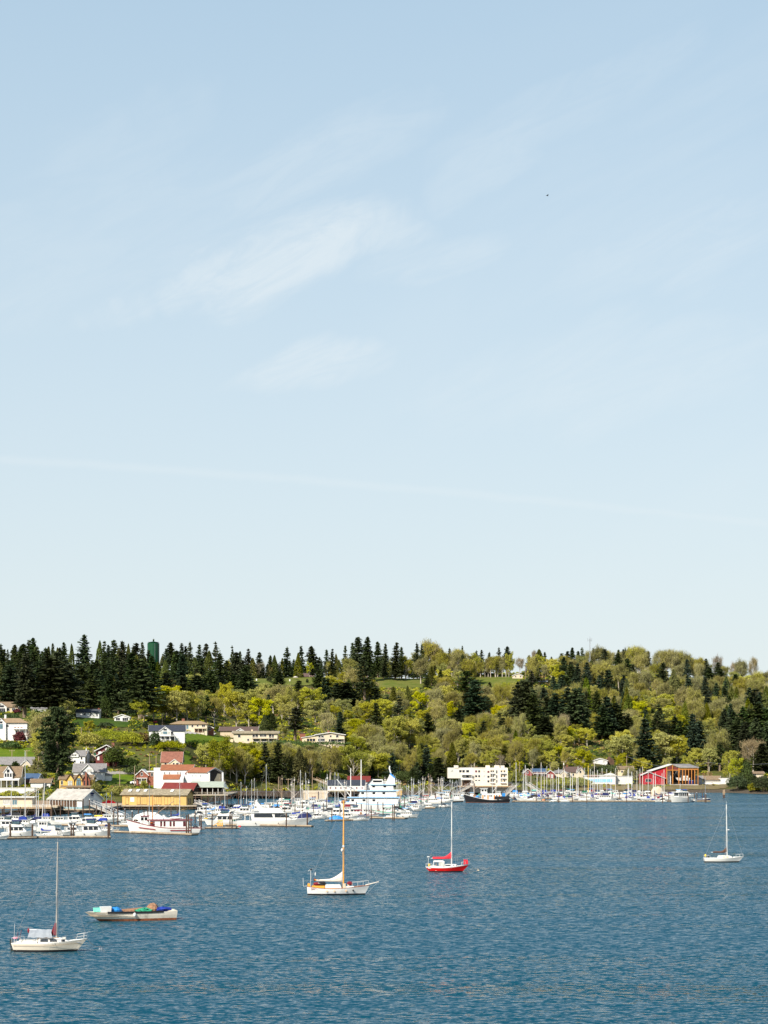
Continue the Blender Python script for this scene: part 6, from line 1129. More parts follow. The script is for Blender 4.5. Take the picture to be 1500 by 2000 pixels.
m.loft(rings); part('furled_sail', m, 'cream_sail', o); part('bow_rail', h.rail(2.4, 5.2, .75, .028, 6), 'alloy', o); part('stern_pole', MB().tube([(-4.75, -.7, 1.4), (-4.75, -.7, 4.2), (-4.95, -.7, 4.35), (-5.15, -.7, 4.1)], .04, 5), 'white', o); part('wind_vane', MB().box(-4.9, -4.5, -.72, -.68, 4.25, 4.5), 'black', o); part('stern_staff', MB().tube([(-5.35, .2, 1.5), (-6.05, .2, 1.45), (-6.1, .2, 2.9)], .035, 5), 'white', o)
rig(o, .92, 1.2, 16.0, 2.2, 6.7, -5.2, 1.5, r=.024); part('fender', MB().blob(-3.95, -.9, 3.6, .1, .1, .32, 3, 8, 6, 0), 'white', o)
# 4 red sloop
L = 9.0; o = boat_root('sailboat', 'red-hulled sloop with white deck, red sail cover and white dodger', 'sailboat', 874, 1702.5, 1); LAND.append(('red sloop', 874, 1695))
h = Hull(L, 2.9, 1.02, .98, 1.55, .16, .09, .5, .78, 1.8, .42); part('hull', h.mesh(20, .2, .16), ['red_paint', 'white', 'black'], o); part('deck', h.deck(18, .02, .99), 'white', o)  # black boot stripe doubles as painted waterline shadow
z0 = .95; c = part('cabin', cab(-.9, 2.5, 1.8, z0, 1.55, .8, .1, .15, .6), 'white', o); w = WS(); side_win(w, -.45, .65, 1.8, z0, 1.55, 1.2, 1.42, .15, .1, -.9, 2.5, .6); part('window', w, 'glass_dark', c)
for a in (1.2, 1.75): w = WS(); side_win(w, a, a+.2, 1.8, z0, 1.55, 1.22, 1.4, .15, .03, -.9, 2.5, .6); part('window', w, 'glass_dark', c)
m = MB(); m.hexa([(-2.9, -.95, 2.05), (-.55, -.9, 2.0), (-.55, .9, 2.0), (-2.9, .95, 2.05)], [(-2.8, -.7, 2.3), (-.9, -.65, 2.3), (-.9, .65, 2.3), (-2.8, .7, 2.3)])
for x in (-2.85, -1.75, -.7):
    for sg in (1, -1): m.tube([(x, sg*.95, .95), (x, sg*.92, 2.05)], .05, 5)
part('dodger', m, 'white', o); part('dodger_panel', MB().box(-1.7, -.75, -.91, -.88, 1.1, 2.0).box(-1.7, -.75, .88, .91, 1.1, 2.0), 'glass_pale', o); part('coaming', MB().box(-3.7, -.95, -1.05, -.92, .95, 1.2).box(-3.7, -.95, .92, 1.05, .95, 1.2), 'white', o); part('steering_wheel', MB().tube([(-2.3, 0, 1.5), (-2.36, 0, 1.5)], .4, 14), 'varnish', o)
part('mast', MB().tube([(.85, 0, 1.5), (.86, 0, 8), (.88, 0, 14.3)], [.12, .12, .09], 8), 'white', o); part('spreader', MB().box(.84, .9, -.9, .9, 8.6, 8.66), 'white', o); sail_cover(o, .86, 2.75, 4.3, 1.1, 'red_canvas', .24); part('sail_bag', MB().hexa([(3.3, -.38, 1.5), (4.2, -.22, 1.58), (4.2, .22, 1.58), (3.3, .38, 1.5)], [(3.35, -.4, 2.5), (4.15, -.3, 2.35), (4.15, .3, 2.4), (3.35, .4, 2.5)]), 'red_canvas', o)
part('life_buoy', MB().blob(-3.75, -.7, 1.4, .25, .12, .32, 2, 8, 6, 0), 'yellow', o); part('radar_pole', MB().tube([(-3.9, .5, 1), (-3.9, .5, 2.9)], .035, 5), 'white', o); part('radar_dome', MB().blob(-3.9, .5, 3.0, .32, .32, .13, 1, 10, 6, 0), 'white', o); part('pulpit', h.rail(2.9, 4.4, .6, .026, 4), 'alloy', o); part('pushpit', h.rail(-4.4, -3.1, .6, .026, 4), 'alloy', o)
part('halyard', MB().tube([(1.7, .2, 1.5), (1.6, .1, 3.4)], .015, 3).tube([(2.2, 0, 1.5), (1.9, 0, 3.4)], .015, 3), 'grey_metal', o); rig(o, .88, 1, 14.2, 1.55, 4.4, -4.3, 1.3, r=.024); mooring(934, 1700.5, (o.location.x+4.4, o.location.y, 1.5), 'small tan mooring buoy off the red sloop', 'tan_canvas')
part('emblem', MB().box(-4.0, -3.3, -h.yx(-3.7)*.97-.02, -h.yx(-3.7)*.97+.05, .68, .78), 'white', o)
# 5 white sloop at the right
L = 8.9; o = boat_root('sailboat', 'white sloop with a dark brown sail cover, moored alone at the right', 'sailboat', 1413.5, 1684, 1); LAND.append(('lone white sloop', 1413, 1676))
h = Hull(L, 2.9, .95, 1.0, 1.3, .13, .02, .66, .82, 1.8, .42); part('hull', h.mesh(20, .26, .1), ['gelcoat', 'gelcoat', 'black'], o); part('deck', h.deck(18), 'gelcoat', o); z0 = .95  # boot paint made broad and black, hull shade painted in
c = part('cabin', cab(-1.4, 2.6, 1.8, z0, 1.52, 1.5, .3, .18, .5), 'gelcoat', o)
for a, b in ((-.4, .25), (.45, 1.0), (1.7, 1.9)): w = WS(); side_win(w, a, b, 1.8, z0, 1.52, 1.12, 1.26, .18, .03, -1.4, 2.6, .5); part('window', w, 'varnish' if a < 1 else 'glass_dark', c)
part('mast', MB().tube([(.75, 0, 1.5), (.68, 0, 7), (.6, 0, 12.8)], [.12, .12, .09], 8), 'white', o); part('spreader', MB().box(.66, .72, -.9, .9, 7.0, 7.06), 'white', o); part('radar_dome', MB().blob(1.05, 0, 7.2, .28, .28, .12, 1, 10, 6, 0), 'white', o); sail_cover(o, .72, 2.2, 3.5, 1.0, 'brown_canvas', .2); part('antenna', MB().tube([(.6, 0, 12.7), (.58, 0, 13.5)], .02, 4), 'white', o)
part('life_buoy', MB().blob(-4.1, -.3, 1.5, .24, .16, .3, 2, 8, 6, 0), 'yellow', o); part('outboard', MB().blob(-3.5, -.4, 1.25, .25, .2, .18, 2), 'black', o); part('pulpit', h.rail(2.8, 4.3, .55, .024, 4), 'alloy', o); part('pushpit', h.rail(-4.35, -3.2, .55, .024, 4), 'alloy', o); rig(o, .6, 1, 12.7, 1.3, 4.3, -4.3, 1.3, r=.024)
# ---- the left harbour, front rows
C_, S_, G_ = cruiser, sailboat, fishing
C_('white express cruiser cut off by the left edge of the picture', -42, 18, 1640, 1, 'express', arch=False)
C_('white flybridge cruiser with navy canvas enclosure at the left dock', 4, 72, 1633.5, 1, 'fly', canvas='navy', sc=1.1, stripe='gelcoat')
S_('white sailboat with a drooping royal blue sail cover facing left', 68, 124, 1635.5, -1, 'white', 'royal', 15.5, 'white', stripe='white', tilt=-1.2, mx=.30, tarp='cream_sail', mr=.1)
C_('tall white pilothouse trawler behind the blue-covered sailboat', 62, 118, 1625, -1, 'pilot', arch=True, sc=1.25, mast=3)
C_('white express cruiser with slanted radar arch behind the twin pilings', 92, 140, 1632, 1, 'express', canvas=None, arch=True, sc=1.3)
C_('white sport boat with a black bimini behind the twin pilings', 122, 168, 1629, 1, 'fly', canvas='black', sc=1.15, arch=True)
C_('large white motor yacht with navy flybridge enclosure and brown doorway', 148, 220, 1634, 1, 'fly', canvas='navy', sc=1.15, stripe='white')
C_('white cruiser whose bow points right past the large motor yacht', 192, 234, 1626, 1, 'trawler', canvas='navy')
C_('small white cruiser with blue awning at the gangway foot', 232, 258, 1612, -1, 'pilot', canvas='royal')
covered('big white peaked boat cover behind the maroon-striped yacht', 252, 322, 1612, -1, 'white', 'white', 3.6, name='covered_boat')
# classic yacht with maroon stripes
y = wy(1627.5); s = y/F; L = 146*s; o = boat_root('classic_yacht', 'classic white wooden yacht with maroon stripes along its long cabin', 'yacht', 320, 1627.5, -1, 3); h = Hull(L, 5., 1.7, 1.75, 4.2, .05, .03, .7, .86, 2.2, .45)
part('hull', h.mesh(20, .2, .25), ['white', 'maroon', 'boot_dark'], o); part('deck', h.deck(16, .1), 'weathered_wood', o); part('hull_stripe', MB().loft([[(x, sg*(h.yx(x)*.985+.05), h.zx(x)*.62), (x, sg*(h.yx(x)*.985+.05), h.zx(x)*.62-.26)] for sg in (1,) for x in [-8+6*i/8 for i in range(9)]], False, False).loft([[(x, (h.yx(x)*.97+.06), h.zx(x)*.62), (x, (h.yx(x)*.96+.06), h.zx(x)*.62-.26)] for x in [2.4+5*i/8 for i in range(9)]], False, False), 'stripe_red', o)
c = part('deckhouse', cab(-7.6, 4.2, 3.6, 1.6, 3.9, .2, .2, .03), 'white', o); w = WS()
for a, b in ((-6.6, -5.8), (-3.4, -2.8), (-2.4, -1.8), (-.6, .0), (.4, 1.0), (2.6, 4.0)): side_win(w, a, b, 3.6, 1.6, 3.9, 2.1, 3.6, .03)
part('window', w, 'glass_wine', c); part('boat_deck', MB().box(-8.6, 5.0, -2.1, 2.1, 3.91, 4.12), 'stripe_red', o); u_ = part('wheelhouse', cab(4.4, 7.0, 3.0, 2.4, 5.1, .2, .1, .04), 'white', o); part('window', side_win(side_win(WS(), 4.8, 5.6, 3.0, 2.4, 5.1, 3.9, 4.8, .04), 5.9, 6.7, 3., 2.4, 5.1, 3.9, 4.8, .04), 'glass_dark', u_); part('wheelhouse_roof', MB().box(4.2, 7.3, -1.7, 1.7, 5.11, 5.28), 'stripe_red', o); part('lifebuoy', MB().lathe([(.2, -.08), (.4, -.06), (.4, .06), (.2, .08)], 10), 'orange', o, (3.5, 1.9, 3.2)); part('mast', MB().tube([(3.4, 0, 4), (3.4, 0, 11.5)], [.16, .1], 6), 'timber_orange', o); part('boom', MB().tube([(3.4, 0, 5), (-3, 0, 9.6)], .09, 5), 'pole_wood', o); part('dinghy', MB().blob(-3.5, .6, 4.6, 1.9, .7, .42, 2, 12, 6, .05), 'white', o); part('rail', h.rail(2, L*.47, .8, .03, 8), 'white', o); part('windlass', MB().blob(8.2, 0, 3.9, .8, .5, .3, 3), 'brown_canvas', o); LAND.append(('maroon-striped yacht', 320, 1612))
C_('white flybridge yacht behind the cabin of the maroon-striped yacht', 300, 376, 1618, 1, 'yacht', arch=True, sc=1.15)
C_('white tender stern behind the right end of the maroon-striped yacht', 366, 402, 1620.5, 1, 'express', sc=1.)
C_('white flybridge cruiser with navy enclosure behind the orange timber frame', 398, 468, 1612, -1, 'fly', canvas='navy', sc=1.05, arch=True, yaw=4)
covered('small boat under a dark green cover beside the orange timber frame', 430, 462, 1608, 1, 'green_canvas', 'white', 1.6)
C_('small white boat with black canopy between two pilings', 446, 474, 1601, 1, 'pilot', canvas='black')
C_('long sleek white motor yacht lying along the outer dock', 463, 611, 1613.5, 1, 'yacht', sc=1.0, arch=True)
for i, (a, b, py, st, cv, d, ds) in enumerate(((384, 408, 1604, 'pilot', 'yellow', -1, 'small cruiser with a yellow canvas top'), (398, 424, 1599, 'fly', 'tarp_blue', 1, 'white cruiser with sky blue canvas'), (478, 504, 1594, 'express', 'black', 1, 'white cruiser with long black awning'), (520, 548, 1592, 'express', 'black', 1, 'white cruiser under black mesh awning'),
        (532, 562, 1596, 'trawler', None, -1, 'cream trawler with five square windows'), (560, 592, 1599, 'trawler', 'royal', 1, 'white trawler with royal blue canvas'), (606, 640, 1598, 'fly', None, 1, 'white flybridge cruiser with dark front windows'), (634, 664, 1597, 'fly', None, -1, 'white cruiser with raked flybridge'), (660, 700, 1599, 'fly', 'navy', 1, 'white cruiser with navy rail canvas'),
        (776, 818, 1597, 'trawler', None, 1, 'white fishing cruiser with dark boxy cabin at the dock tip'), (748, 780, 1599, 'pilot', None, 1, 'white workboat behind double pilings'), (818, 858, 1578, 'yacht', None, 1, 'white cruiser with brown cabin window'), (852, 884, 1577, 'express', None, 1, 'low white open runabout'), (790, 826, 1584, 'pilot', 'trim_blue', 1, 'white boat with bright blue cabin roof'),
        (640, 672, 1588, 'pilot', None, -1, 'tan-windowed white pilothouse boat'))):
    C_(ds+' '+('in the centre harbour' if px_ else ''), a, b, py, d, st, canvas=cv, hull='cream_hull' if 'cream' in ds else 'gelcoat', arch='raked' in ds) if (px_ := a > 470) or True else None
covered('boat shrouded in a high navy tarpaulin by the outer piling', 578, 610, 1603, -1, 'navy', 'white', 2.6)
covered('boat with a crumpled sky blue tarp by the pale piling', 642, 674, 1603.5, 1, 'tarp_blue', 'white', 1.5)
S_('small white sailboat, hull facing right, beside the navy tarpaulin boat', 604, 637, 1600, 1, 'gelcoat', 'black', 13, 'white', far=True)
S_('white sloop with its stern rail crowded, near the orange mast top', 682, 724, 1603, 1, 'gelcoat', 'navy', 12.5, 'brown_canvas', far=True, mx=.3)
S_('white sailboat with blue tarps over its boom behind the long sleek yacht', 476, 512, 1588, 1, 'white', 'tarp_blue', 13.8, 'white', far=True, tarp='tarp_blue')
S_('white sailboat with the tallest mast in the centre harbour', 498, 536, 1591, 1, 'white', 'tarp_blue', 19.5, 'alloy', far=True, tarp='tarp_blue', mr=.11)
S_('white sailboat with royal blue cover behind the sleek yacht bow', 566, 602, 1597, 1, 'white', 'royal', 17.5, 'white', far=True, mr=.12)
for px, py, top, ds, cv in ((446, 1590, 1525, 'white-masted sloop left of the tall fir pair', 'black'), (470, 1588, 1527, 'white-masted sloop in front of the leafy bank', 'royal'), (491, 1582, 1522, 'ketch with crossed stays', 'tarp_blue'), (534, 1590, 1541, 'short-masted sloop beside the black mesh awning', 'navy'), (596, 1592, 1509, 'sloop with a leaning white mast', 'white'), (626, 1590, 1524, 'sloop below the ramp to the charcoal-roofed building', 'royal'), (661, 1586, 1508, 'sloop masking the left windows of the charcoal-roofed building', None), (667, 1584, 1510, 'twin-masted neighbour of the charcoal-roofed building', 'royal'),
        (420, 1592, 1548, 'low sloop at the green-roofed pier', 'tarp_blue'), (481, 1578, 1535, 'small grey-masted sloop below the dark wharf', None), (502, 1576, 1541, 'little sloop at the dark wharf', 'white')):
    y = wy(py); w_ = 9.5*F/y/2; S_('white '+ds, px-w_-3, px+w_-3, py, 1 if rnd.random() < .6 else -1, 'white', cv, (py-top)*y/F, 'white', far=True, mr=.1)
def masts_row(): pass
# fishing boats
G_('white fishing boat with red trim and tall rigging by the tan floating shed', 544, 592, 1582, -1, 'white', 'red_canvas', mast=11, pole='cream_sail')
G_('tan fishing boat with crossed booms in front of the tan floating shed', 572, 616, 1586, 1, 'cream_hull', 'weathered_wood', mast=12, pole='cream_sail', aft=True)
G_('white fishing boat with green trim and a sharp bow facing left', 726, 770, 1590, -1, 'white', 'trim_green', aft=True, mast=7, sc=1.1)
G_('white fishing boat with light blue roof near the double pilings', 776, 822, 1582, 1, 'white', 'trim_blue', mast=10)
G_('long low white fishing boat with navy waterline left of the black tug', 852, 907, 1565, -1, 'white', 'white', mast=9, aft=True, boot='navy')
for a, b, py, d, tr, ds in ((764, 800, 1572, 1, 'white', 'white fishing boat with thick leaning boom'), (796, 838, 1570, -1, 'white', 'white fishing boat with a tall basket mast'), (826, 862, 1566, 1, 'pink', 'white fishing boat with pink trim'), (846, 884, 1562, 1, 'white', 'white gillnetter with raised poles'), (872, 906, 1560, -1, 'white', 'white fishing boat under the condominium bushes'), (812, 846, 1562, 1, 'trim_blue', 'white fishing boat with blue trim'), (700, 742, 1595, 1, 'stripe_red', 'white fishing boat with dark red bundle'), (650, 690, 1578, -1, 'trim_blue', 'white fishing boat tied beside the big vessel'), (884, 916, 1556, 1, 'white', 'small white seiner by the gangway'), (912, 946, 1557, 1, 'trim_blue', 'white fishing boat hidden behind the black tug bow'), (946, 984, 1556, -1, 'white', 'white trawler behind the black tug wheelhouse'), (750, 786, 1564, -1, 'trim_blue', 'white fishing boat by the small yellow shed')):
    G_(ds, a, b, py, d, 'white', tr, mast=rnd.uniform(8.5, 13), aft=rnd.random() < .4, pole=rnd.choice(['alloy', 'cream_sail', 'grey_metal']))
for px, py, tr in ((748, 1568, 'white'), (758, 1575, 'trim_blue'), (774, 1567, 'white'), (784, 1574, 'trim_green'), (800, 1567, 'trim_blue'), (812, 1572, 'white'), (822, 1564, 'white'), (836, 1566, 'red_canvas'), (852, 1563, 'trim_blue'), (862, 1559, 'white'), (878, 1558, 'trim_blue'), (640, 1574, 'white'), (604, 1572, 'trim_blue'), (576, 1574, 'white'), (552, 1576, 'trim_green')):
    w_ = rnd.uniform(10, 14)*F/wy(py)/2; o = G_(None, px-w_, px+w_, py, rnd.choice([1, -1]), 'white', tr, mast=rnd.uniform(8, 13), aft=rnd.random() < .5, pole=rnd.choice(['alloy', 'cream_sail', 'white', 'pole_wood']), group='fishing boats packed in the middle of the harbour'); AUTO.append((o, 'fishing boat with '+{'white': 'white', 'trim_blue': 'light blue', 'trim_green': 'green', 'red_canvas': 'red'}[tr]+' trim', px, py-12))
# the big white vessel with blue trim
y = wy(1585); s = y/F; L = 108*s; o = boat_root('fishing_vessel', 'big white multi-deck vessel with light blue deck edges and a raked funnel', 'ship', 716, 1585, -1); h = Hull(L, 7, 3.0, 3.2, 4.6, .06, .0, .85, .88, 2.4, .5); LAND.append(('blue-edged vessel', 720, 1560))
part('hull', h.mesh(18, .3, .3), ['white', 'trim_blue', 'trim_blue'], o); part('deck', h.deck(14, .1), 'grey_wall', o)
for i, (x0, x1, z0, z1, wd) in enumerate(((-12.6, 7.0, 3.1, 5.8, 6.2), (-12.0, 3.0, 5.95, 8.5, 5.6), (-10.8, -1.4, 8.65, 10.9, 4.6))):
    c = part('deckhouse', cab(x0, x1, wd, z0, z1, .4, .1, .02), 'white', o); w = WS()
    for xw in (x1-2.0, x1-6.5, x1-10.5): side_win(w, xw, xw+1.1, wd, z0, z1, z0+1.1, z0+1.9, .02)
    part('window', w, 'glass_dark', c); part('deck_top', MB().box(x0-.8, x1+.7, -wd/2-.5, wd/2+.5, z1+.003, z1+.14), 'white', o); part('deck_edge', MB().box(x0-.84, x1+.74, -wd/2-.54, -wd/2-.502, z1-.16, z1+.1).box(x0-.84, x1+.74, wd/2+.502, wd/2+.54, z1-.16, z1+.1), 'trim_blue', o)
part('wheelhouse', cab(-6.6, -2.2, 3.8, 11.05, 13.0, .3, .1, .04), 'white', o); part('window', side_win(WS(), -6.2, -2.6, 3.8, 11.05, 13., 11.8, 12.6, .04), 'glass_dark', o); part('funnel', MB().hexa([(-11.6, -1.6, 11.05), (-7.6, -1.6, 11.05), (-7.6, 1.6, 11.05), (-11.6, 1.6, 11.05)], [(-11.4, -1.4, 13.4), (-9.6, -1.4, 15.6), (-9.6, 1.4, 15.6), (-11.4, 1.4, 13.4)]), 'white', o); part('funnel_band', MB().hexa([(-11.5, -1.55, 13.3), (-9.4, -1.55, 15.0), (-9.4, 1.55, 15.0), (-11.5, 1.55, 13.3)], [(-11.45, -1.5, 13.9), (-9.5, -1.5, 15.7), (-9.5, 1.5, 15.7), (-11.45, 1.5, 13.9)]), 'tarp_blue', o); part('funnel_pipe', MB().tube([(-9.8, 0, 15.4), (-9.2, 0, 17.4), (-9.4, 0, 18.4)], .32, 6), 'white', o); part('mast', MB().tube([(2.2, 0, 8), (2.2, 0, 21)], [.3, .18], 6), 'white', o); part('mast', MB().tube([(6.4, 0, 3), (6.4, 0, 17.5)], [.28, .16], 6), 'white', o); part('boom', MB().tube([(6.4, 0, 6), (12, 0, 13)], .2, 5), 'white', o); part('bow_rail', h.rail(2, L*.48, 1., .05, 8), 'white', o); part('crane', MB().tube([(5, 1, 3), (5, 1, 9), (10.5, 2, 11.5)], .22, 6), 'grey_metal', o); part('ladder', MB().hexa([(3.4, -2.9, 5.9), (3.9, -2.9, 5.9), (3.9, -2.7, 5.9), (3.4, -2.7, 5.9)], [(1.4, -2.9, 8.6), (1.9, -2.9, 8.6), (1.9, -2.7, 8.6), (1.4, -2.7, 8.6)]), 'grey_metal', o); part('net_pile', MB().blob(9, 0, 3.9, 1.6, 1.6, .8, 4), 'net_brown', o); part('lifeboat', MB().blob(-5, -2.2, 9.3, 1.5, .7, .6, 2, 10, 6, .03), 'white', o)
G_('white fishing boat rafted left of the big blue-edged vessel', 618, 662, 1581, 1, 'white', 'white', mast=14, pole='white', poles=False, sc=1.2)
# black tug
y = wy(1567.5); s = y/F; L = 92*s; o = boat_root('tugboat', 'black-hulled old tug with white wheelhouse and orange doors', 'tugboat', 951, 1567.5, -1); h = Hull(L, 6, 1.9, 1.5, 4.2, .05, .03, .75, .88, 2.2, .48); LAND.append(('black tug', 951, 1560))
part('hull', h.mesh(18, .2, .22), ['black', 'white', 'rust'], o); part('deck', h.deck(14, .15), 'weathered_wood', o); c = part('deckhouse', cab(-6.6, 2.6, 3.8, 1.4, 4.3, .1, .1, .02), 'white', o)
for x in (-5.8, -3.4, -.4, 2.0): part('door', MB().box(x-.3, x+.3, 1.905 if True else 0, 1.97, 1.6, 3.6), 'orange', o)
w = WS(); [side_win(w, x, x+.5, 3.8, 1.4, 4.3, 2.8, 3.6, .02) for x in (-4.8, -2.4, -1.6, .8)]; part('window', w, 'glass_dark', c); u_ = part('wheelhouse', cab(.0, 3.0, 3.2, 4.32, 6.6, .2, .1, .03), 'white', o); part('window', side_win(side_win(WS(), .3, 1.2, 3.2, 4.32, 6.6, 5.3, 6.2, .03), 1.6, 2.6, 3.2, 4.32, 6.6, 5.3, 6.2, .03), 'glass_dark', u_); part('roof', MB().box(-.4, 3.4, -1.9, 1.9, 6.61, 6.8), 'white', o); part('mast', MB().tube([(-2.6, 0, 4.3), (-2.6, 0, 15)], [.16, .09], 6), 'alloy', o); part('tarp', MB().box(-8.6, -7.2, -1.4, 1.4, 2.2, 4.4), 'tarp_blue', o); part('tarp', MB().blob(4.6, .5, 2.6, 1.2, 1.2, .6, 3), 'tarp_blue', o); part('winch', MB().tube([(5.8, -1, 3), (5.8, 1, 3)], .8, 10), 'net_brown', o); part('stack', MB().tube([(-1, 0, 4.3), (-1, 0, 7.2)], .35, 8), 'black', o); part('boom', MB().tube([(-2.6, 0, 5), (-7.5, 0, 11)], .1, 5), 'alloy', o); part('bulwark', MB().box(-10.4, -3.4, 2.6, 2.75, 1.5, 3.0), 'black', o); part('tire_fender', MB().lathe([(.25, -.15), (.5, -.1), (.5, .1), (.25, .15)], 10), 'rubber', o, (-5, 3.0, 1.6))
# the right marina, front row, left to right
R0 = [(1000, 1018, 'express', None, 1, 'small white runabout beside the stern of the black tug'), (1012, 1056, 'express', 'black', -1, 'white cruiser under a peaked black canvas'), (1056, 1074, 'express', 'orange', 1, 'small white boat with an orange cover'), (1072, 1092, 'pilot', None, 1, 'white cruiser with a tall plain cabin'), (1086, 1112, 'trawler', None, -1, 'white trawler showing a dark doorway'), (1100, 1130, 'trawler', 'navy', 1, 'cream trawler with a navy hull strip'),
      (1126, 1165, 'trawler', None, 1, 'white trawler with four square windows'), (1163, 1207, 'trawler', 'navy', 1, 'white trawler with a broad navy sun canopy'), (1196, 1216, 'express', None, 1, 'white cruiser bow beyond the navy canopy'), (1242, 1260, 'express', 'brown_canvas', 1, 'small white boat with a brown cover'), (1262, 1282, 'express', 'royal', -1, 'white open boat with a blue top'), (1278, 1302, 'express', 'black', -1, 'white cruiser with black rounded canvas'), (1342, 1362, 'pilot', 'royal', 1, 'white boat with royal blue canopies at the end of the row')]
for a, b, st, cv, d, ds in R0: C_(ds, a, b, 1565.8+rnd.uniform(-.5, .6), d, st, canvas=cv, hull='cream_hull' if 'cream' in ds else 'gelcoat', stripe='navy' if 'navy hull' in ds else None)
C_('big white cruiser with flared bow turned toward the open water', 1306, 1348, 1567, -1, 'trawler', sc=1.35, yaw=38, mast=5, arch=True)
S_('navy sailboat at the very end of the right marina dock', 1362, 1389, 1563, 1, 'navy', 'navy', 11.5, 'grey_metal', far=True, stripe='white')
S_('white sailboat with navy cover and tall furled mast left of the brown-covered boat', 1214, 1244, 1565, -1, 'white', 'navy', 15.2, 'white', far=True, mr=.17)
covered('tan canvas boathouse cover between blue-topped and big white cruisers', 1270, 1300, 1557, 1, 'tan_canvas', 'white', 5.0)
# masts behind, each on its boat
MS = [(1008, 1489), (1022, 1503), (1026, 1494), (1029, 1507), (1037, 1500), (1049, 1507), (1057, 1489), (1063, 1507), (1068, 1496), (1076, 1510), (1080, 1512), (1087, 1513), (1091, 1499), (1099, 1510), (1102, 1505), (1114, 1509), (1118, 1512), (1126, 1503), (1129, 1497), (1142, 1499), (1149, 1495), (1153, 1502), (1158, 1506), (1161, 1484), (1167, 1504), (1172, 1510), (1176, 1500), (1185, 1502), (1193, 1506), (1202, 1500), (1228, 1500), (1234, 1507), (1244, 1505), (1250, 1501), (1255, 1497), (1266, 1508), (1276, 1512), (1280, 1509), (1293, 1510), (1297, 1503)]
cov = ['navy', 'royal', 'tarp_blue', 'maroon', 'green_canvas', 'white', 'brown_canvas', 'navy', 'teal', 'royal']
CN = {'navy': 'navy', 'royal': 'royal blue', 'tarp_blue': 'sky blue', 'maroon': 'maroon', 'green_canvas': 'dark green', 'white': 'white', 'brown_canvas': 'brown', 'teal': 'teal'}
q5 = random.Random(12)
for i, (px, top) in enumerate(MS):
    py = q5.choice([1559.5, 1561, 1562.5, 1558]); y = wy(py); L = q5.uniform(8.2, 10.5); w_ = L*F/y/2; cv = cov[(i*7+q5.randint(0, 2)) % len(cov)]; d = 1 if q5.random() < .5 else -1
    o = S_(None, px-d*.08*2*w_-w_, px-d*.08*2*w_+w_, py, d, 'white' if q5.random() < .85 else 'navy', cv, (py-top)*y/F, q5.choice(['white', 'white', 'white', 'cream_sail']) if px != 1149 else 'yellow', far=True, mr=q5.choice([.13, .15, .17]), group='sailboats in the right marina', tarp=q5.choice([None, cv, 'royal']))
    AUTO.append((o, 'sailboat with '+CN[cv]+' cover', px, py-20))
for px, py, st, cv in ((1040, 1558, 'fly', 'teal'), (1066, 1557, 'trawler', 'royal'), (1096, 1558, 'fly', 'maroon'), (1120, 1557, 'fly', 'tarp_blue'), (1140, 1558, 'trawler', 'green_canvas'), (1182, 1557, 'fly', 'maroon'), (1212, 1559, 'pilot', 'tarp_blue'), (1222, 1557, 'fly', 'navy'), (1258, 1558, 'pilot', 'brown_canvas'), (1248, 1556, 'trawler', None), (1300, 1558, 'pilot', 'royal'), (1328, 1557, 'fly', 'trim_blue'), (1156, 1556, 'trawler', 'maroon'), (1170, 1558, 'fly', 'navy'), (1008, 1557, 'trawler', 'tarp_blue'), (1024, 1556, 'fly', None), (1052, 1555, 'pilot', 'navy'), (1082, 1556, 'trawler', 'royal'), (1108, 1555, 'fly', 'green_canvas'), (1132, 1556, 'pilot', None), (1150, 1555, 'fly', 'royal'), (1176, 1555, 'trawler', None), (1194, 1556, 'fly', 'tarp_blue'), (1204, 1554, 'pilot', None), (1232, 1555, 'fly', 'maroon'), (1240, 1557, 'trawler', 'navy'), (1266, 1556, 'fly', None), (1284, 1556, 'trawler', 'brown_canvas'), (1314, 1557, 'pilot', None), (1340, 1557, 'fly', 'royal')):
    o = C_(None, px-18, px+18, py, q5.choice([1, -1]), st, canvas=cv, group='motor boats in the back row of the right marina'); AUTO.append((o, 'cruiser with %s canvas' % {**CN, 'trim_blue': 'pale blue', None: 'no'}[cv], px, py-8))
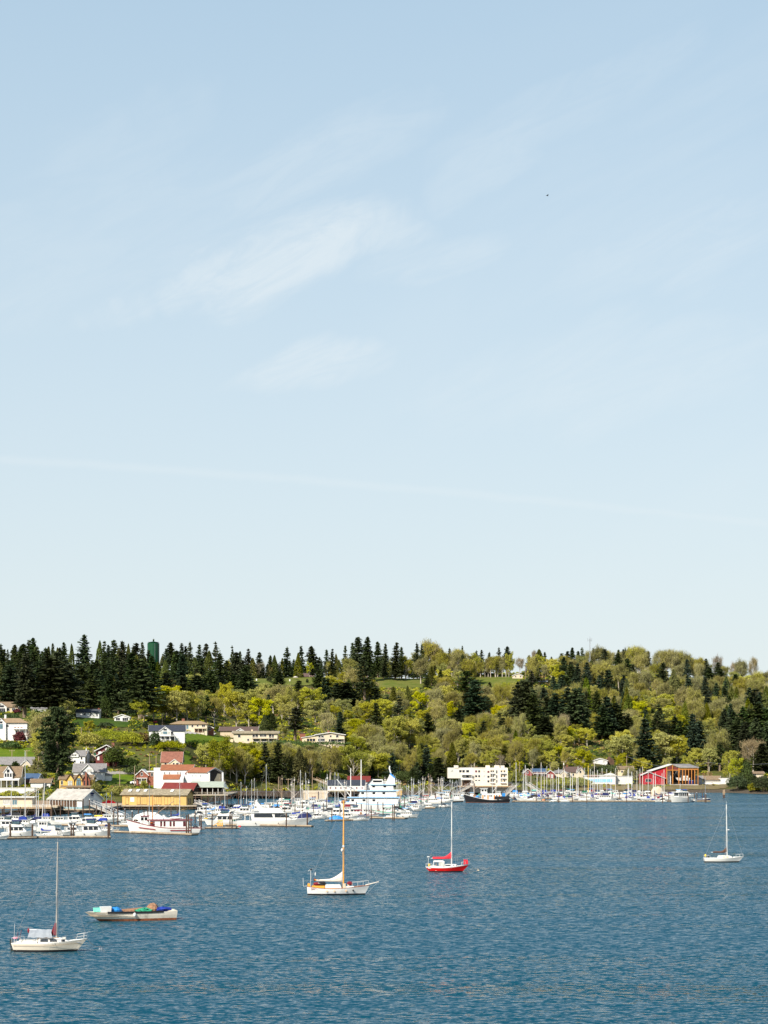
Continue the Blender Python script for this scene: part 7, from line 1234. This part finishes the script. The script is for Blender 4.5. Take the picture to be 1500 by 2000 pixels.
for px, py, st, cv in ((20, 1618, 'fly', 'black'), (48, 1616, 'trawler', 'royal'), (176, 1612, 'fly', 'tarp_blue'), (206, 1606, 'pilot', 'yellow'), (392, 1596, 'express', None), (436, 1592, 'trawler', 'royal'), (462, 1586, 'fly', None), (520, 1580, 'pilot', 'tarp_blue'), (548, 1574, 'trawler', 'white'), (590, 1576, 'fly', None), (628, 1574, 'pilot', 'royal'), (690, 1592, 'fly', 'navy'), (712, 1594, 'pilot', 'maroon'), (760, 1578, 'trawler', 'tarp_blue'), (806, 1574, 'fly', None), (842, 1570, 'trawler', 'white'), (868, 1568, 'pilot', 'tarp_blue'), (6, 1611, 'pilot', None), (34, 1607, 'trawler', 'black'), (62, 1611, 'express', 'navy'), (92, 1609, 'trawler', 'royal'), (122, 1611, 'pilot', None), (150, 1608, 'fly', 'black'), (190, 1614, 'express', 'royal'), (236, 1605, 'trawler', None), (404, 1588, 'fly', 'royal'), (424, 1584, 'trawler', 'black'), (452, 1596, 'express', 'tarp_blue'), (474, 1590, 'fly', 'navy'), (500, 1586, 'trawler', None), (530, 1584, 'express', 'tarp_blue'), (556, 1588, 'fly', 'black'), (574, 1584, 'pilot', None), (612, 1588, 'trawler', 'navy'), (634, 1592, 'express', 'black'), (656, 1593, 'fly', 'royal'), (676, 1588, 'trawler', 'maroon'), (736, 1584, 'pilot', 'navy'), (752, 1588, 'fly', None), (784, 1588, 'express', 'black'), (812, 1580, 'trawler', 'navy')):
    w_ = 9.*F/wy(py)/2; o = C_(None, px-w_, px+w_, py, q5.choice([1, -1]), st, canvas=cv, group='motor boats in the back rows of the left harbour'); AUTO.append((o, 'cruiser with %s canvas' % {**CN, 'black': 'black', 'yellow': 'yellow', None: 'no'}[cv], px, py-8))
# tall thin masts standing in front of the cream pier building
for px, py, top, ds in ((20, 1604, 1526, 'white sailboat moored before the flat-roofed pier building, left of two'), (47, 1610, 1467, 'white sailboat with a very tall bent-topped mast at the left pier'), (69, 1606, 1541, 'white sailboat with a short pale mast by the stairway'), (73, 1603, 1544, 'pale-masted sailboat tucked beside the short mast by the stairway'), (290, 1597, 1532, 'sailboat with grey mast before the black-walled shed'), (349, 1604, 1524, 'sailboat with white mast before the rust red roof'), (206, 1601, 1549, 'grey-masted sailboat right of the boathouse gable'), (216, 1600, 1546, 'thin-masted sailboat before the red shrub')):
    y = wy(py); w_ = 9*F/y/2; S_(ds, px-w_-2, px+w_-2, py, 1, 'white', q5.choice(['royal', 'navy', None]), (py-top)*y/F, 'white' if px < 100 or px == 349 else 'grey_metal', far=True, mr=.11)

# ------------------------------------------------------------------ docks, pilings, gangways
def float_dock(label, px0, py0, px1, py1, w=2.4, fingers=()):
    a = Vector((gx(px0, wy(py0)), wy(py0), 0)); b = Vector((gx(px1, wy(py1)), wy(py1), 0)); o = thing('floating_dock', label, 'dock', a, math.atan2(b.y-a.y, b.x-a.x)); L = (b-a).length
    part('deck', MB().box(0, L, 0, w, .28, .5), 'weathered_wood', o); part('float', MB().box(.1, L-.1, .1, w-.1, -.2, .275), 'dark_timber', o); part('bull_rail', MB().box(0, L, .03, .18, .505, .66), 'wood', o)
    return o
float_dock('outer floating dock along the left edge cruisers', -50, 1640.5, 72, 1638); float_dock('floating dock under the blue-covered sailboat and motor yachts', 70, 1637.5, 216, 1637); float_dock('floating dock in front of the maroon-striped yacht', 222, 1626.5, 374, 1632, 3.0)
float_dock('log float with a red end beside the orange timber frame', 398, 1619, 468, 1618.5, 1.2); float_dock('floating dock beneath the long sleek yacht', 440, 1613, 608, 1615.5, 2.2); float_dock('floating dock below the sky blue tarp boat', 640, 1604.5, 690, 1603.5); float_dock('mossy floating dock near the double pilings', 722, 1598.5, 790, 1600); float_dock('floating dock behind the white workboat', 800, 1579.5, 850, 1579.5)
float_dock('long front dock of the right marina', 1000, 1566.5, 1388, 1566.2, 2.2); float_dock('second dock of the right marina behind the front row', 1000, 1560.6, 1310, 1560.4, 2.2); float_dock('back dock across the centre harbour', 400, 1594, 560, 1593, 2.2); float_dock('dock between the left pier and the gangway', 120, 1613, 330, 1617, 2.4); float_dock('dock in the middle of the fishing fleet', 740, 1573, 905, 1566.5, 2.2)
o = thing('dock_end_marker', 'red block on the tip of the log float', 'marker', (gx(467, wy(1618.4)), wy(1618.4), .2)); part('block', MB().box(-.3, .5, 0, 1.2, .31, .75), 'red_canvas', o); part('bracket', MB().box(-.4, -.31, .2, 1., .31, .6), 'grey_metal', o)
o = thing('hoist_frame', 'orange timber frame with a sloping beam on the log float', 'frame', (gx(415, wy(1617)), wy(1617)+.4, .5)); k_ = wy(1617)/F
for x in (10.5, 14.5, 18.5): part('upright', MB().box(x*k_-.22, x*k_+.22, .1, .5, 0, 11.2*k_-.6), 'crane_orange', o)
part('beam', MB().hexa([(0, .1, .2), (.5, .1, .2), (.5, .5, .2), (0, .5, .2)], [(13*k_, .1, 9*k_), (15*k_, .1, 9.6*k_), (15*k_, .5, 9.6*k_), (13*k_, .5, 9*k_)]), 'crane_orange', o); part('cap', MB().box(9.5*k_, 20*k_, .02, .58, 10.7*k_-.2, 11.6*k_), 'crane_orange', o)
PIL = [(20, 1638, 1610, 3.2), (63, 1638, 1610, 3.2), (139, 1636.5, 1609, 2.6), (143, 1636, 1611, 2.6), (211, 1637, 1607, 2.6), (214, 1636.5, 1607, 2.4), (101, 1603, 1562, 2), (146, 1601, 1562, 2), (162, 1604, 1560, 2), (175, 1604, 1562, 1.8), (134, 1607, 1565, 1.6), (230, 1612, 1566, 2.2), (244, 1612, 1581, 1.6), (281, 1623, 1582, 2), (289, 1623, 1581, 2.2), (258, 1614, 1585, 1.6), (364, 1631, 1592, 2.4), (368, 1631, 1590, 2.4), (373, 1629, 1596, 1.6), (381, 1608, 1584, 1.6), (393, 1621, 1592, 2.2), (390, 1616, 1592, 1.6), (414, 1620, 1590, 2.), (449, 1614, 1586, 2), (453, 1619, 1590, 2), (559, 1616, 1588, 2.2), (600, 1615, 1586, 2.4), (556, 1598, 1575, 1.6), (648, 1605, 1580, 2), (622, 1566, 1546, 2.2), (591, 1590, 1566, 1.4), (527, 1596, 1570, 1.4), (466, 1580, 1546, 1.4), (476, 1584, 1560, 1.4), (725, 1601, 1573, 1.8), (748, 1592, 1567, 1.2), (767, 1602, 1572, 1.8), (770, 1602, 1571, 1.8), (638, 1582, 1558, 1.4), (676, 1576, 1552, 1.4), (898, 1562, 1546, 1.2), (927, 1566, 1530, 1.6), (1004, 1567, 1551, 1.2), (1047, 1566, 1547, 1), (1070, 1566, 1549, 1.2), (1091, 1567, 1547, 1.4), (1100, 1562, 1541, 1.2), (1118, 1567, 1550, 1), (1146, 1568, 1549, 1.4), (1224, 1567, 1548, 1.4), (1279, 1566, 1544, 1.4), (1294, 1568, 1550, 1.6), (1344, 1567, 1548, 1.4), (1356, 1565, 1548, 1.4), (1361, 1565, 1549, 1.2), (1372, 1563, 1548, 1.2), (1377, 1567, 1550, 1.4), (1379, 1567, 1551, 1.2), (1210, 1562, 1546, 1.2), (1186, 1562, 1545, 1.2), (1038, 1560, 1543, 1.2), (1271, 1560, 1546, 1.2), (334, 1606, 1578, 1.4), (310, 1604, 1574, 1.4), (346, 1600, 1576, 1.4), (198, 1604, 1577, 1.6), (486, 1590, 1566, 1.4), (508, 1590, 1568, 1.4), (576, 1594, 1570, 1.4), (696, 1588, 1566, 1.4), (790, 1578, 1556, 1.2), (834, 1572, 1552, 1.2), (862, 1570, 1550, 1.2), (8, 1600, 1574, 1.8), (40, 1602, 1576, 1.6), (84, 1602, 1572, 2), (118, 1604, 1566, 1.8), (188, 1600, 1572, 1.6), (222, 1612, 1582, 1.6), (270, 1606, 1578, 1.4), (402, 1600, 1574, 1.4), (434, 1596, 1570, 1.4), (498, 1584, 1560, 1.2), (542, 1590, 1566, 1.4), (568, 1586, 1562, 1.2), (612, 1590, 1566, 1.4), (632, 1590, 1568, 1.2), (664, 1596, 1570, 1.4), (706, 1592, 1570, 1.4), (738, 1590, 1566, 1.2), (780, 1584, 1562, 1.2), (802, 1580, 1558, 1.2), (822, 1576, 1554, 1.2), (850, 1568, 1548, 1.2), (880, 1564, 1546, 1.2), (1012, 1562, 1545, 1.2), (1058, 1562, 1544, 1.2), (1082, 1562, 1545, 1.2), (1132, 1562, 1543, 1.2), (1158, 1562, 1545, 1.2), (1196, 1562, 1545, 1.2), (1236, 1562, 1544, 1.2), (1256, 1562, 1546, 1.2), (1306, 1564, 1546, 1.2), (1330, 1563, 1547, 1.2)]
for i, (px, py, top, wpx) in enumerate(PIL):
    y = wy(py); o = thing('mooring_piling', None, 'piling', (gx(px, y), y, 0), 0, 'dark mooring pilings in the harbour'); r_ = max(wpx*y/F/2, .16)*1.15; hh = (py-top)*y/F
    part('shaft', MB().tube([(0, 0, -2), (.03, 0, hh*.5), (rnd.uniform(-.1, .1), 0, hh)], [r_, r_, r_*.92], 8), 'pile_wood', o)
    if i % 3 == 0: part('cap', MB().lathe([(r_*1.0, hh+.01), (r_*.9, hh+.12), (.03, hh+.4)], 8), 'white' if py > 1580 and i % 2 else 'grey_metal', o)
    AUTO.append((o, 'dark wooden mooring piling', px, (py+top)/2))
o = thing('channel_marker', 'lone weathered wooden piling standing in open water at the right shore', 'piling', (gx(1414, wy(1558.5)), wy(1558.5), 0)); part('shaft', MB().tube([(-.35, 0, -2), (-.3, 0, 4.1)], .26, 8).tube([(.35, 0, -2), (.28, 0, 4.3)], .24, 8), 'pole_wood', o); part('tidal_stain', MB().tube([(-.33, 0, -1), (-.32, 0, 1.7)], .29, 8).tube([(.33, 0, -1), (.31, 0, 1.7)], .27, 8), 'pile_wood', o); part('collar', MB().box(-.7, .7, -.32, .32, 2.6, 2.9), 'wood', o)
def gangway(label, px0, py0, z0, px1, py1, z1, mat='lattice_grey', w=1.6, hr=1.3, y0=None, y1=None):
    a = Vector((gx(px0, y0 or wy(py0)), y0 or wy(py0), z0)); b = Vector((gx(px1, y1 or wy(py1)), y1 or wy(py1), z1)); o = thing('gangway', label, 'gangway', (0, 0, 0)); d = (b-a); sd_ = Vector((-d.y, d.x, 0)).normalized()*w/2; up = Vector((0, 0, 1)); n = 9
    part('walkway', MB().hexa([a-sd_, b-sd_, b+sd_, a+sd_], [a-sd_+up*.18, b-sd_+up*.18, b+sd_+up*.18, a+sd_+up*.18]), 'weathered_wood', o)
    for sg in (-1, 1):
        m = MB(); q0 = sd_*sg; m.tube([a+q0+up*hr, b+q0+up*hr], .07, 4); m.tube([a+q0+up*.2, b+q0+up*.2], .07, 4)
        for i in range(n+1): p = a.lerp(b, i/n)+q0; m.tube([p+up*.2, p+up*hr], .05, 4)
        for i in range(n): m.tube([a.lerp(b, i/n)+q0+up*(.2 if i % 2 else hr), a.lerp(b, (i+1)/n)+q0+up*(hr if i % 2 else .2)], .05, 4)
        part('truss_rail', m, mat, o)
    o.location = (0, 0, 0); return o
gangway('white trussed gangway sloping down right of the boathouse', 178, 1588, 3.2, 245, 1604, .6, 'white', 2., 1.9, y0=800, y1=712); gangway('grey gangway sloping from the yellow shed pier to the floats', 384, 1578, 3.0, 432, 1592, .6, 'white', 1.8, 1.3, y0=846, y1=790); gangway('pale ramp rising right to the apartment pier, left of the black tug', 886, 1560, .8, 922, 1550, 5.0, 'lattice_grey', 2.4, 1.6, y0=1080, y1=1142); gangway('grey ramp rising right from the black tug stern', 984, 1560, .8, 1008, 1555, 5.2, 'lattice_grey', 2.2, 1.4, y0=1060, y1=1140); gangway('grey ramp down to the right marina below the red house', 1030, 1550, 5.2, 1062, 1558, .8, 'lattice_grey', 2., 1.3, y0=1168, y1=1080); gangway('wooden footbridge from the bank to the charcoal-roofed building', 614, 1530, 9.0, 644, 1536, 6.2, 'wood', 2.2, 1.0, y0=1112, y1=1075)

# ------------------------------------------------------------------ poles, wires, cars, special plants
def pole(px, top, base, label, arms=1, y=None, lamp=False, mat='pole_wood', tx=False):
    y = y or where(px, base); s = y/F; z = ground(px, y)-.2; hh = (HY-(z-CH)*F/y-top)*s; o = thing('utility_pole', label, 'pole', (gx(px, y), y, z), 0, 'utility poles along the shore')
    part('post', MB().tube([(0, 0, -1), (0, 0, hh)], [.2, .14], 7), mat, o)
    for i in range(arms): part('crossarm', MB().box(-1.3, 1.3, -.2, -.06, hh-.7-i*1.0, hh-.52-i*1.0), mat, o)
    if arms: part('insulator', MB().box(-1.2, -1.1, -.17, -.07, hh-.515, hh-.3).box(1.1, 1.2, -.17, -.07, hh-.515, hh-.3), 'white', o)
    if tx: part('transformer', MB().lathe([(.3, hh-2.6), (.32, hh-2.5), (.32, hh-1.4), (.2, hh-1.25)], 10, (0, -.52)), 'white', o)
    if lamp: part('lamp_arm', MB().tube([(0, 0, hh-.3), (1.6, -.2, hh+.1)], .06, 5), 'grey_metal', o); part('lamp', MB().box(1.5, 2.1, -.35, -.05, hh, hh+.16), 'white', o)
    return (gx(px, y), y, z+hh-.4)
P = {}
for i, a in enumerate(((75.5, 1457, 1500, 'wooden pole with slanted brackets left of the big ragged fir', 2), (23.5, 1464, 1482, 'short pale pole on the lawn, left of two', 1), (52.5, 1464, 1490, 'pale pole on the lawn, right of two', 1), (169, 1457, 1494, 'pole with a white transformer between the slate-roofed house and maroon chalet', 1), (182, 1457, 1486, 'pole beside the green shed at the maroon chalet', 1), (234, 1505, 1540, 'bare pole on the bank left of the parked car', 0), (263, 1496, 1535, 'pale pole beside the brick house', 0), (292, 1472, 1507, 'pole left of the faded red roof', 1), (305, 1474, 1500, 'flagged pole behind the white warehouse', 0),
        (317, 1395, 1416, 'pale trunk-like pole above the black-roofed house', 0), (281, 1398, 1418, 'street lamp pole beside the small cedar', 0), (606, 1488, 1530, 'pole on the bank above the tan floating shed', 0), (768, 1461, 1506, 'tall pole left of the big vessel funnel', 1), (824, 1470, 1512, 'tall plain pole beside the parked cars', 0), (871, 1476, 1500, 'small pole in the bushes left of the apartments', 1), (984, 1486, 1504, 'pole with crossarms behind the apartment roof', 2), (1101, 1486, 1530, 'pole with transformer before the pale yellow house', 1), (1015, 1488, 1524, 'thin pole left of the red house', 0), (1224, 1476, 1520, 'tall pole holding wires left of the red barn', 0), (1383, 1488, 1530, 'tall pole holding wires right of the red barn', 1), (159, 1421, 1438, 'short broken pole on the brushy bank', 0), (1026, 1296, 1328, 'pole beside the hilltop house', 0), (610, 1505, 1545, 'grey post behind the tan floating shed', 0), (544, 1517, 1550, 'plain piling-like pole at the dark wharf', 0), (563, 1520, 1550, 'pole with short arm at the dark wharf', 1))):
    P[a[0]] = pole(a[0], a[1], a[2], a[3], a[4], lamp='street lamp' in a[3], tx='transformer' in a[3])
def wire(a, b, label, sag=1.2):
    a, b = Vector(a), Vector(b); tag(part('overhead_wire', MB().tube([a.lerp(b, i/14)-Vector((0, 0, sag*4*(i/14)*(1-i/14))) for i in range(15)], .045, 4), 'grey_metal'), label, 'wire')
wire(P[1224], P[1383], 'overhead wire passing above the red barn roof', 4.5); wire(P[1383], (gx(1520, 1240), 1240, gz(1490, 1240)), 'overhead wire running right from the pole beyond the red barn', 1.); wire(P[169], P[182], 'overhead wire between the poles at the maroon chalet', .3); wire(P[292], P[305], 'overhead wire by the faded red roof', .3)
yv = where(1143, 1345); o = thing('power_pylon', 'pale V-shaped power pole with a crossarm on the wooded slope', 'pylon', (gx(1143, yv), yv, ground(1143, yv))); s = yv/F; zt = ground(1143, yv); hh = (HY-(zt-CH)*F/yv-1331)*s; part('leg', MB().tube([(1.6, 0, 0), (-1.6, 0, hh)], .2, 5), 'pole_wood', o); part('leg', MB().tube([(0.8, .4, 0), (1.5, .4, hh)], .16, 5), 'pole_wood', o); part('crossarm', MB().box(-2.2, 2.2, -.3, -.05, hh-.3, hh), 'pole_wood', o); LAND.append(('V-shaped power pole', 1143, 1338))
def car(px, py, label, mat, rot=0, y=None, z=None, sc=1.):
    y = y or where(px, py); z = ground(px, y)+.25 if z is None else z; o = thing('parked_car', label, 'car', (gx(px, y), y, z), R(rot), None if label else 'cars parked along the shore road'); o.scale = (sc, sc, sc)
    part('body', MB().loft([[(x, -.85*k_, z0), (x, .85*k_, z0), (x, .88*k_, z1), (x, -.88*k_, z1)] for x, z0, z1, k_ in ((-2.2, .35, .75, .85), (-2.0, .25, .95, 1), (-.8, .22, 1., 1), (1.0, .22, .95, 1), (1.9, .25, .85, .97), (2.2, .35, .65, .85))]), mat, o); c = part('cabin', MB().hexa([(-1.75, -.82, .96), (1.05, -.82, .94), (1.05, .82, .94), (-1.75, .82, .96)], [(-1.3, -.66, 1.5), (.3, -.66, 1.5), (.3, .66, 1.5), (-1.3, .66, 1.5)]), 'glass_dark', o); part('roof', MB().box(-1.32, .3, -.67, .67, 1.501, 1.54), mat, c)
    for x in (-1.35, 1.35):
        for sg in (-1, 1): part('wheel', MB().tube([(x, sg*.72, .32), (x, sg*.9, .32)], .32, 12), 'rubber', o)
    part('headlight', MB().box(2.12, 2.22, -.75, -.45, .55, .7).box(2.12, 2.22, .45, .75, .55, .7), 'white', o)
    if not label: AUTO.append((o, {'car_white': 'white', 'car_red': 'dark red', 'car_blue': 'blue', 'car_silver': 'silver', 'car_black': 'black'}[mat]+' parked car', px, py))
car(266, 1533, 'white car parked on the bank below the brick house', 'car_white', 4, sc=1.25); car(304, 1413, 'dark red car parked in shade above the black-roofed house', 'car_red', 90, sc=1.1); car(826, 1512, 'silver car beside the tall plain pole', 'car_silver', 8); car(250, 1509, 'blue car on the lane above the bank', 'car_blue', 3)
q6 = random.Random(4)
for i in range(13): car(842+i*5.2, 1531+q6.uniform(-.5, .5), None, q6.choice(['car_white', 'car_blue', 'car_silver', 'car_black', 'car_red', 'car_silver']), 86+q6.uniform(-5, 5), 1188)
# the big ragged fir above the boathouse
y = 933.; s = y/F; zb = gz(1548, y); hh = (1548-1381)*s; q = np.random.default_rng(8); Cs, Ds, Ls = [], [], []; br = MB()
for i in range(190):
    f = q.uniform(.20, 1.0)**.9; z = hh*f; th = q.uniform(0, 6.283); rad = (4.2+5.0*math.sin(math.pi*min((1.05-f)/.78, 1))**1.0)*q.uniform(.45, 1.1)*(1 if f < .9 else .7)
    up = q.uniform(-.30, .25); d = np.array([math.cos(th), math.sin(th), up]); p0 = np.array([0, 0, z]); n_ = int(22+rad*7); br.tube([tuple(p0), tuple(p0+d*rad*.6+np.array([0, 0, .25])), tuple(p0+d*rad)], [.13, .07, .03], 4)
    t_ = q.uniform(.25, 1.02, n_)[:, None]; Cc = p0+d*rad*t_+q.normal(0, .34, (n_, 3))-np.array([0, 0, .2]); Cs.append(Cc); Ds.append(np.tile([d[0], d[1], -.5], (n_, 1))+q.normal(0, .5, (n_, 3))); Ls.append(q.uniform(.7, 1.35, n_))
Lg = np.concatenate(Ls); cr = quads('crown', cards(np.concatenate(Cs), np.concatenate(Ds), Lg, Lg*.5, q, .2), ['fir_needles']); o = thing('fir_tree', 'big ragged dark fir with ivy on its trunk, tallest tree in the lower town', 'fir tree', (gx(112, y), y, zb)); LAND.append(('big ragged fir', 112, 1450))
part('trunk', MB().tube([(0, 0, -2), (0, 0, 4), (.3, 0, 14), (-.2, 0, 26), (0, 0, hh)], [.85, .75, .55, .38, .1], 9), 'bark', o); part('branches', br, 'bark', o); link('crown', cr, o)
th = q.uniform(0, 6.283, 900); z_ = q.uniform(-1, 9, 900); rr = .85*(1-z_*.03)+q.uniform(0, .3, 900); Cc = np.stack([np.cos(th)*rr, np.sin(th)*rr, z_], 1); link('ivy', quads('ivy', cards(Cc, q.normal(0, 1, (900, 3)), np.full(900, .5), np.full(900, .4), q), ['ivy_leaves']), o)
def bush(px, ytop, ybase, wpx, mat, name, label, y=None, seed=0, n=None, dome=1., trunk=False):
    y = y or where(px, ybase); s = y/F; z = ground(px, y)-.2; h_ = max((HY-(z-CH)*F/y-ytop)*s, .6); r_ = wpx*s/2; q = np.random.default_rng(seed+int(px)); n = n or int(140+60*r_*h_); n = min(n, 2600)
    th = q.uniform(0, 6.283, n); u = q.uniform(.05, 1, n); ph = np.arccos(np.clip(q.uniform(-.35, 1, n), -1, 1)); k_ = q.uniform(.6, 1.05, n)*(1+.18*np.sin(th*3+px)*np.sin(ph*4)); C = np.stack([np.sin(ph)*np.cos(th)*r_*k_, np.sin(ph)*np.sin(th)*r_*k_, h_*(.45+.55*np.cos(ph)*k_)], 1); L = q.uniform(.3, .75, n)
    o = thing(name, label, name.replace('_', ' '), (gx(px, y), y, z)); m = MB(); 
    for a in range(4): m.tube([(0, 0, -.6), (math.cos(a*1.57)*r_*.3, math.sin(a*1.57)*r_*.3, h_*.6)], [.12, .04], 5)
    part('stem', m, 'bark', o); link('foliage', quads('foliage', cards(C, q.normal(0, 1, (n, 3)), L, L*.75, q), [mat]), o); return o
for i, a in enumerate(((53, 1422, 1446, 26, 'blossom', 'blossom_tree', 'cream blossoming tree beside the three-storey white house'), (38, 1430, 1452, 24, 'red_leaves', 'red_tree', 'dark red-leaved tree below the cream blossom'), (42, 1369, 1388, 10, 'red_leaves', 'red_tree', 'small dark red tree beside the rust brown roofed house'), (33, 1385, 1394, 14, 'red_leaves', 'red_shrub', 'low dark red shrub right of the rust brown roofed house'), (214, 1564, 1578, 28, 'red_bush', 'red_shrub', 'bright red shrub on the bank between the boathouse and yellow shed'), (179, 1474, 1491, 18, 'blossom', 'blossom_tree', 'pale blossoming tree left of the maroon chalet'), (80, 1424, 1466, 34, 'bright_shrub', 'leafy_tree', 'bright yellow-green tree left of the big ragged fir'),
        (20, 1449, 1463, 44, 'hedge_leaves', 'hedge', 'clipped dark hedge along the top of the lawn'), (20, 1395, 1408, 44, 'dark_shrub', 'shrub', 'dark shrubs above the three-storey white house'), (206, 1411, 1422, 30, 'dark_shrub', 'shrub', 'dark low hedge below the small white carport'), (284, 1408, 1426, 10, 'dark_shrub', 'small_cedar', 'small dark conical shrub on the lane above the black-roofed house'), (303, 1430, 1464, 22, 'dark_shrub', 'pine_shrub', 'dark bushy pine in front of the black-roofed house'), (278, 1432, 1455, 30, 'brown_brush', 'brush_clump', 'brown brush on the slope left of the black-roofed house'), (330, 1447, 1466, 60, 'bright_shrub', 'shrub', 'bright yellow-green shrubs below the black-roofed house'), (214, 1426, 1452, 90, 'bright_shrub', 'shrub', 'broad yellow-green scrub on the bank below the carport'), (255, 1430, 1456, 50, 'olive_leaves', 'shrub', 'olive scrub on the bank left of the black-roofed house'), (175, 1432, 1458, 50, 'olive_leaves', 'shrub', 'olive scrub on the bank above the slate-roofed house'),
        (222, 1458, 1500, 40, 'dark_shrub', 'conifer_tree', 'dark spreading pine in front of the maroon chalet'), (20, 1545, 1558, 40, 'olive_leaves', 'shrub', 'olive shrubs under the terrace wall'), (60, 1546, 1560, 30, 'olive_leaves', 'shrub', 'olive shrubs beside the grey stairway'), (30, 1487, 1507, 14, 'dark_shrub', 'small_pine', 'small dark pine before the wide grey roof'), (150, 1545, 1560, 60, 'dark_shrub', 'shrub', 'dark shrubs below the mustard house'), (188, 1530, 1552, 20, 'olive_leaves', 'shrub', 'olive shrub below the big white house'), (240, 1535, 1553, 60, 'olive_leaves', 'shrub', 'olive brush on the bank above the yellow shed'), (281, 1525, 1545, 14, 'olive_leaves', 'clipped_shrub', 'clipped olive shrub beside the brick house'), (266, 1496, 1514, 50, 'hedge_leaves', 'hedge', 'dark garden hedge behind the brick house'), (250, 1480, 1500, 40, 'dark_shrub', 'shrub', 'dark shrubs behind the garden hedge'),
        (390, 1446, 1460, 110, 'hedge_leaves', 'hedge', 'long dark hedge below the bright lawn'), (560, 1446, 1462, 120, 'hedge_leaves', 'hedge', 'dark creeper bank below the cream rambler'), (640, 1448, 1458, 90, 'hedge_leaves', 'hedge', 'trimmed hedge below the modern house'), (690, 1434, 1450, 30, 'twigs', 'bare_shrub', 'rounded bare shrub right of the modern house'), (550, 1470, 1500, 120, 'hedge_leaves', 'creeper_bank', 'green creeper on the bank above the firs'), (468, 1475, 1505, 80, 'hedge_leaves', 'creeper_bank', 'green creeper on the bank left of the fir pair'), (895, 1508, 1536, 34, 'dark_shrub', 'shrub', 'dark shrubs against the left end of the apartments'), (912, 1526, 1536, 24, 'dark_shrub', 'shrub', 'dark shrub below the apartment balconies'), (860, 1508, 1532, 40, 'dark_shrub', 'shrub', 'dark shrubs behind the parked cars'), (790, 1506, 1530, 50, 'dark_shrub', 'shrub', 'dark shrubs on the bank right of the big vessel'), (1190, 1494, 1512, 60, 'dark_shrub', 'shrub', 'dark hedge below the white hillside house'), (1010, 1508, 1530, 30, 'bright_shrub', 'shrub', 'yellow-green shrubs between the apartments and red house'), (1230, 1500, 1528, 30, 'twigs', 'bare_shrub', 'bare brown shrubs left of the red barn'), (1085, 1521, 1537, 70, 'olive_leaves', 'shrub', 'olive shrubs below the small red gabled house'), (1130, 1520, 1538, 50, 'olive_leaves', 'shrub', 'olive shrubs below the pale yellow house'), (1472, 1530, 1547, 24, 'bright_shrub', 'shrub', 'bright shrub at the right shore edge'), (1440, 1515, 1545, 40, 'dark_shrub', 'shrub', 'dark shrubs over the water at the right shore'), (1492, 1516, 1547, 40, 'dark_shrub', 'shrub', 'dark shrubs at the right edge of the shore'),
        (720, 1330, 1345, 40, 'twigs', 'bare_shrub', 'grey brush at the meadow edge below the tall firs'), (543, 1324, 1330, 9, 'dark_shrub', 'round_shrub', 'small dark round shrub on the meadow, left of two'), (526, 1322, 1332, 11, 'dark_shrub', 'round_shrub', 'dark round shrub beside the meadow road'), (600, 1326, 1335, 5, 'dark_shrub', 'round_shrub', 'tiny dark shrub right of the parasol'))): bush(*a, seed=i)
# small bird high in the sky
o = thing('bird', 'tiny dark bird flying high in the clear sky', 'bird', (gx(1069, 260), 260, gz(382, 260)), R(20)); part('body', MB().blob(0, 0, 0, .17, .06, .06, 1, 8, 6, 0), 'skin_dark', o); part('wing', MB().hexa([(-.06, .03, .0), (.06, .03, .0), (.0, .36, .09), (-.08, .36, .09)], [(-.06, .03, .02), (.06, .03, .02), (.0, .36, .1), (-.08, .36, .1)]), 'skin_dark', o); part('wing', MB().hexa([(-.06, -.03, .0), (.06, -.03, .0), (.0, -.36, .09), (-.08, -.36, .09)], [(-.06, -.03, .02), (.06, -.03, .02), (.0, -.36, .1), (-.08, -.36, .1)]), 'skin_dark', o)

build_listed_trees(); build_fill_trees(); build_undergrowth()
# ------------------------------------------------------------------ labels for things of a kind: by the nearest landmark, side and rank
ORD = ['', 'second', 'third', 'fourth', 'fifth', 'sixth', 'seventh', 'eighth', 'ninth', 'tenth', 'eleventh', 'twelfth', 'thirteenth', 'fourteenth', 'fifteenth', 'sixteenth', 'seventeenth', 'eighteenth', 'nineteenth', 'twentieth']
TENS = ['', '', 'twenty', 'thirty', 'forty', 'fifty', 'sixty', 'seventy', 'eighty', 'ninety']
def ordinal(i):
    if i < 20: return ORD[i]
    a, b = divmod(i+1, 10); return (TENS[a]+'-'+['', 'first', 'second', 'third', 'fourth', 'fifth', 'sixth', 'seventh', 'eighth', 'ninth'][b]) if b else {2: 'twentieth', 3: 'thirtieth', 4: 'fortieth', 5: 'fiftieth'}.get(a, 'later')
buckets = {}
for o, d, px, py in AUTO:
    n_, lx, ly = min(LAND, key=lambda l: (l[1]-px)**2+(1.6*(l[2]-py))**2); dx, dy = px-lx, py-ly
    side = ('above' if dy < 0 else 'below') if abs(dy)*1.3 > abs(dx) else ('left of' if dx < 0 else 'right of')
    buckets.setdefault((d, side, n_), []).append((math.hypot(dx, dy), o))
for (d, side, n_), L_ in buckets.items():
    L_.sort(key=lambda e: e[0])
    for i, (r_, o) in enumerate(L_):
        o['label'] = f'{d} {side} the {n_}' + ('' if len(L_) == 1 else ', closest' if i == 0 else f', {ordinal(i)} closest')
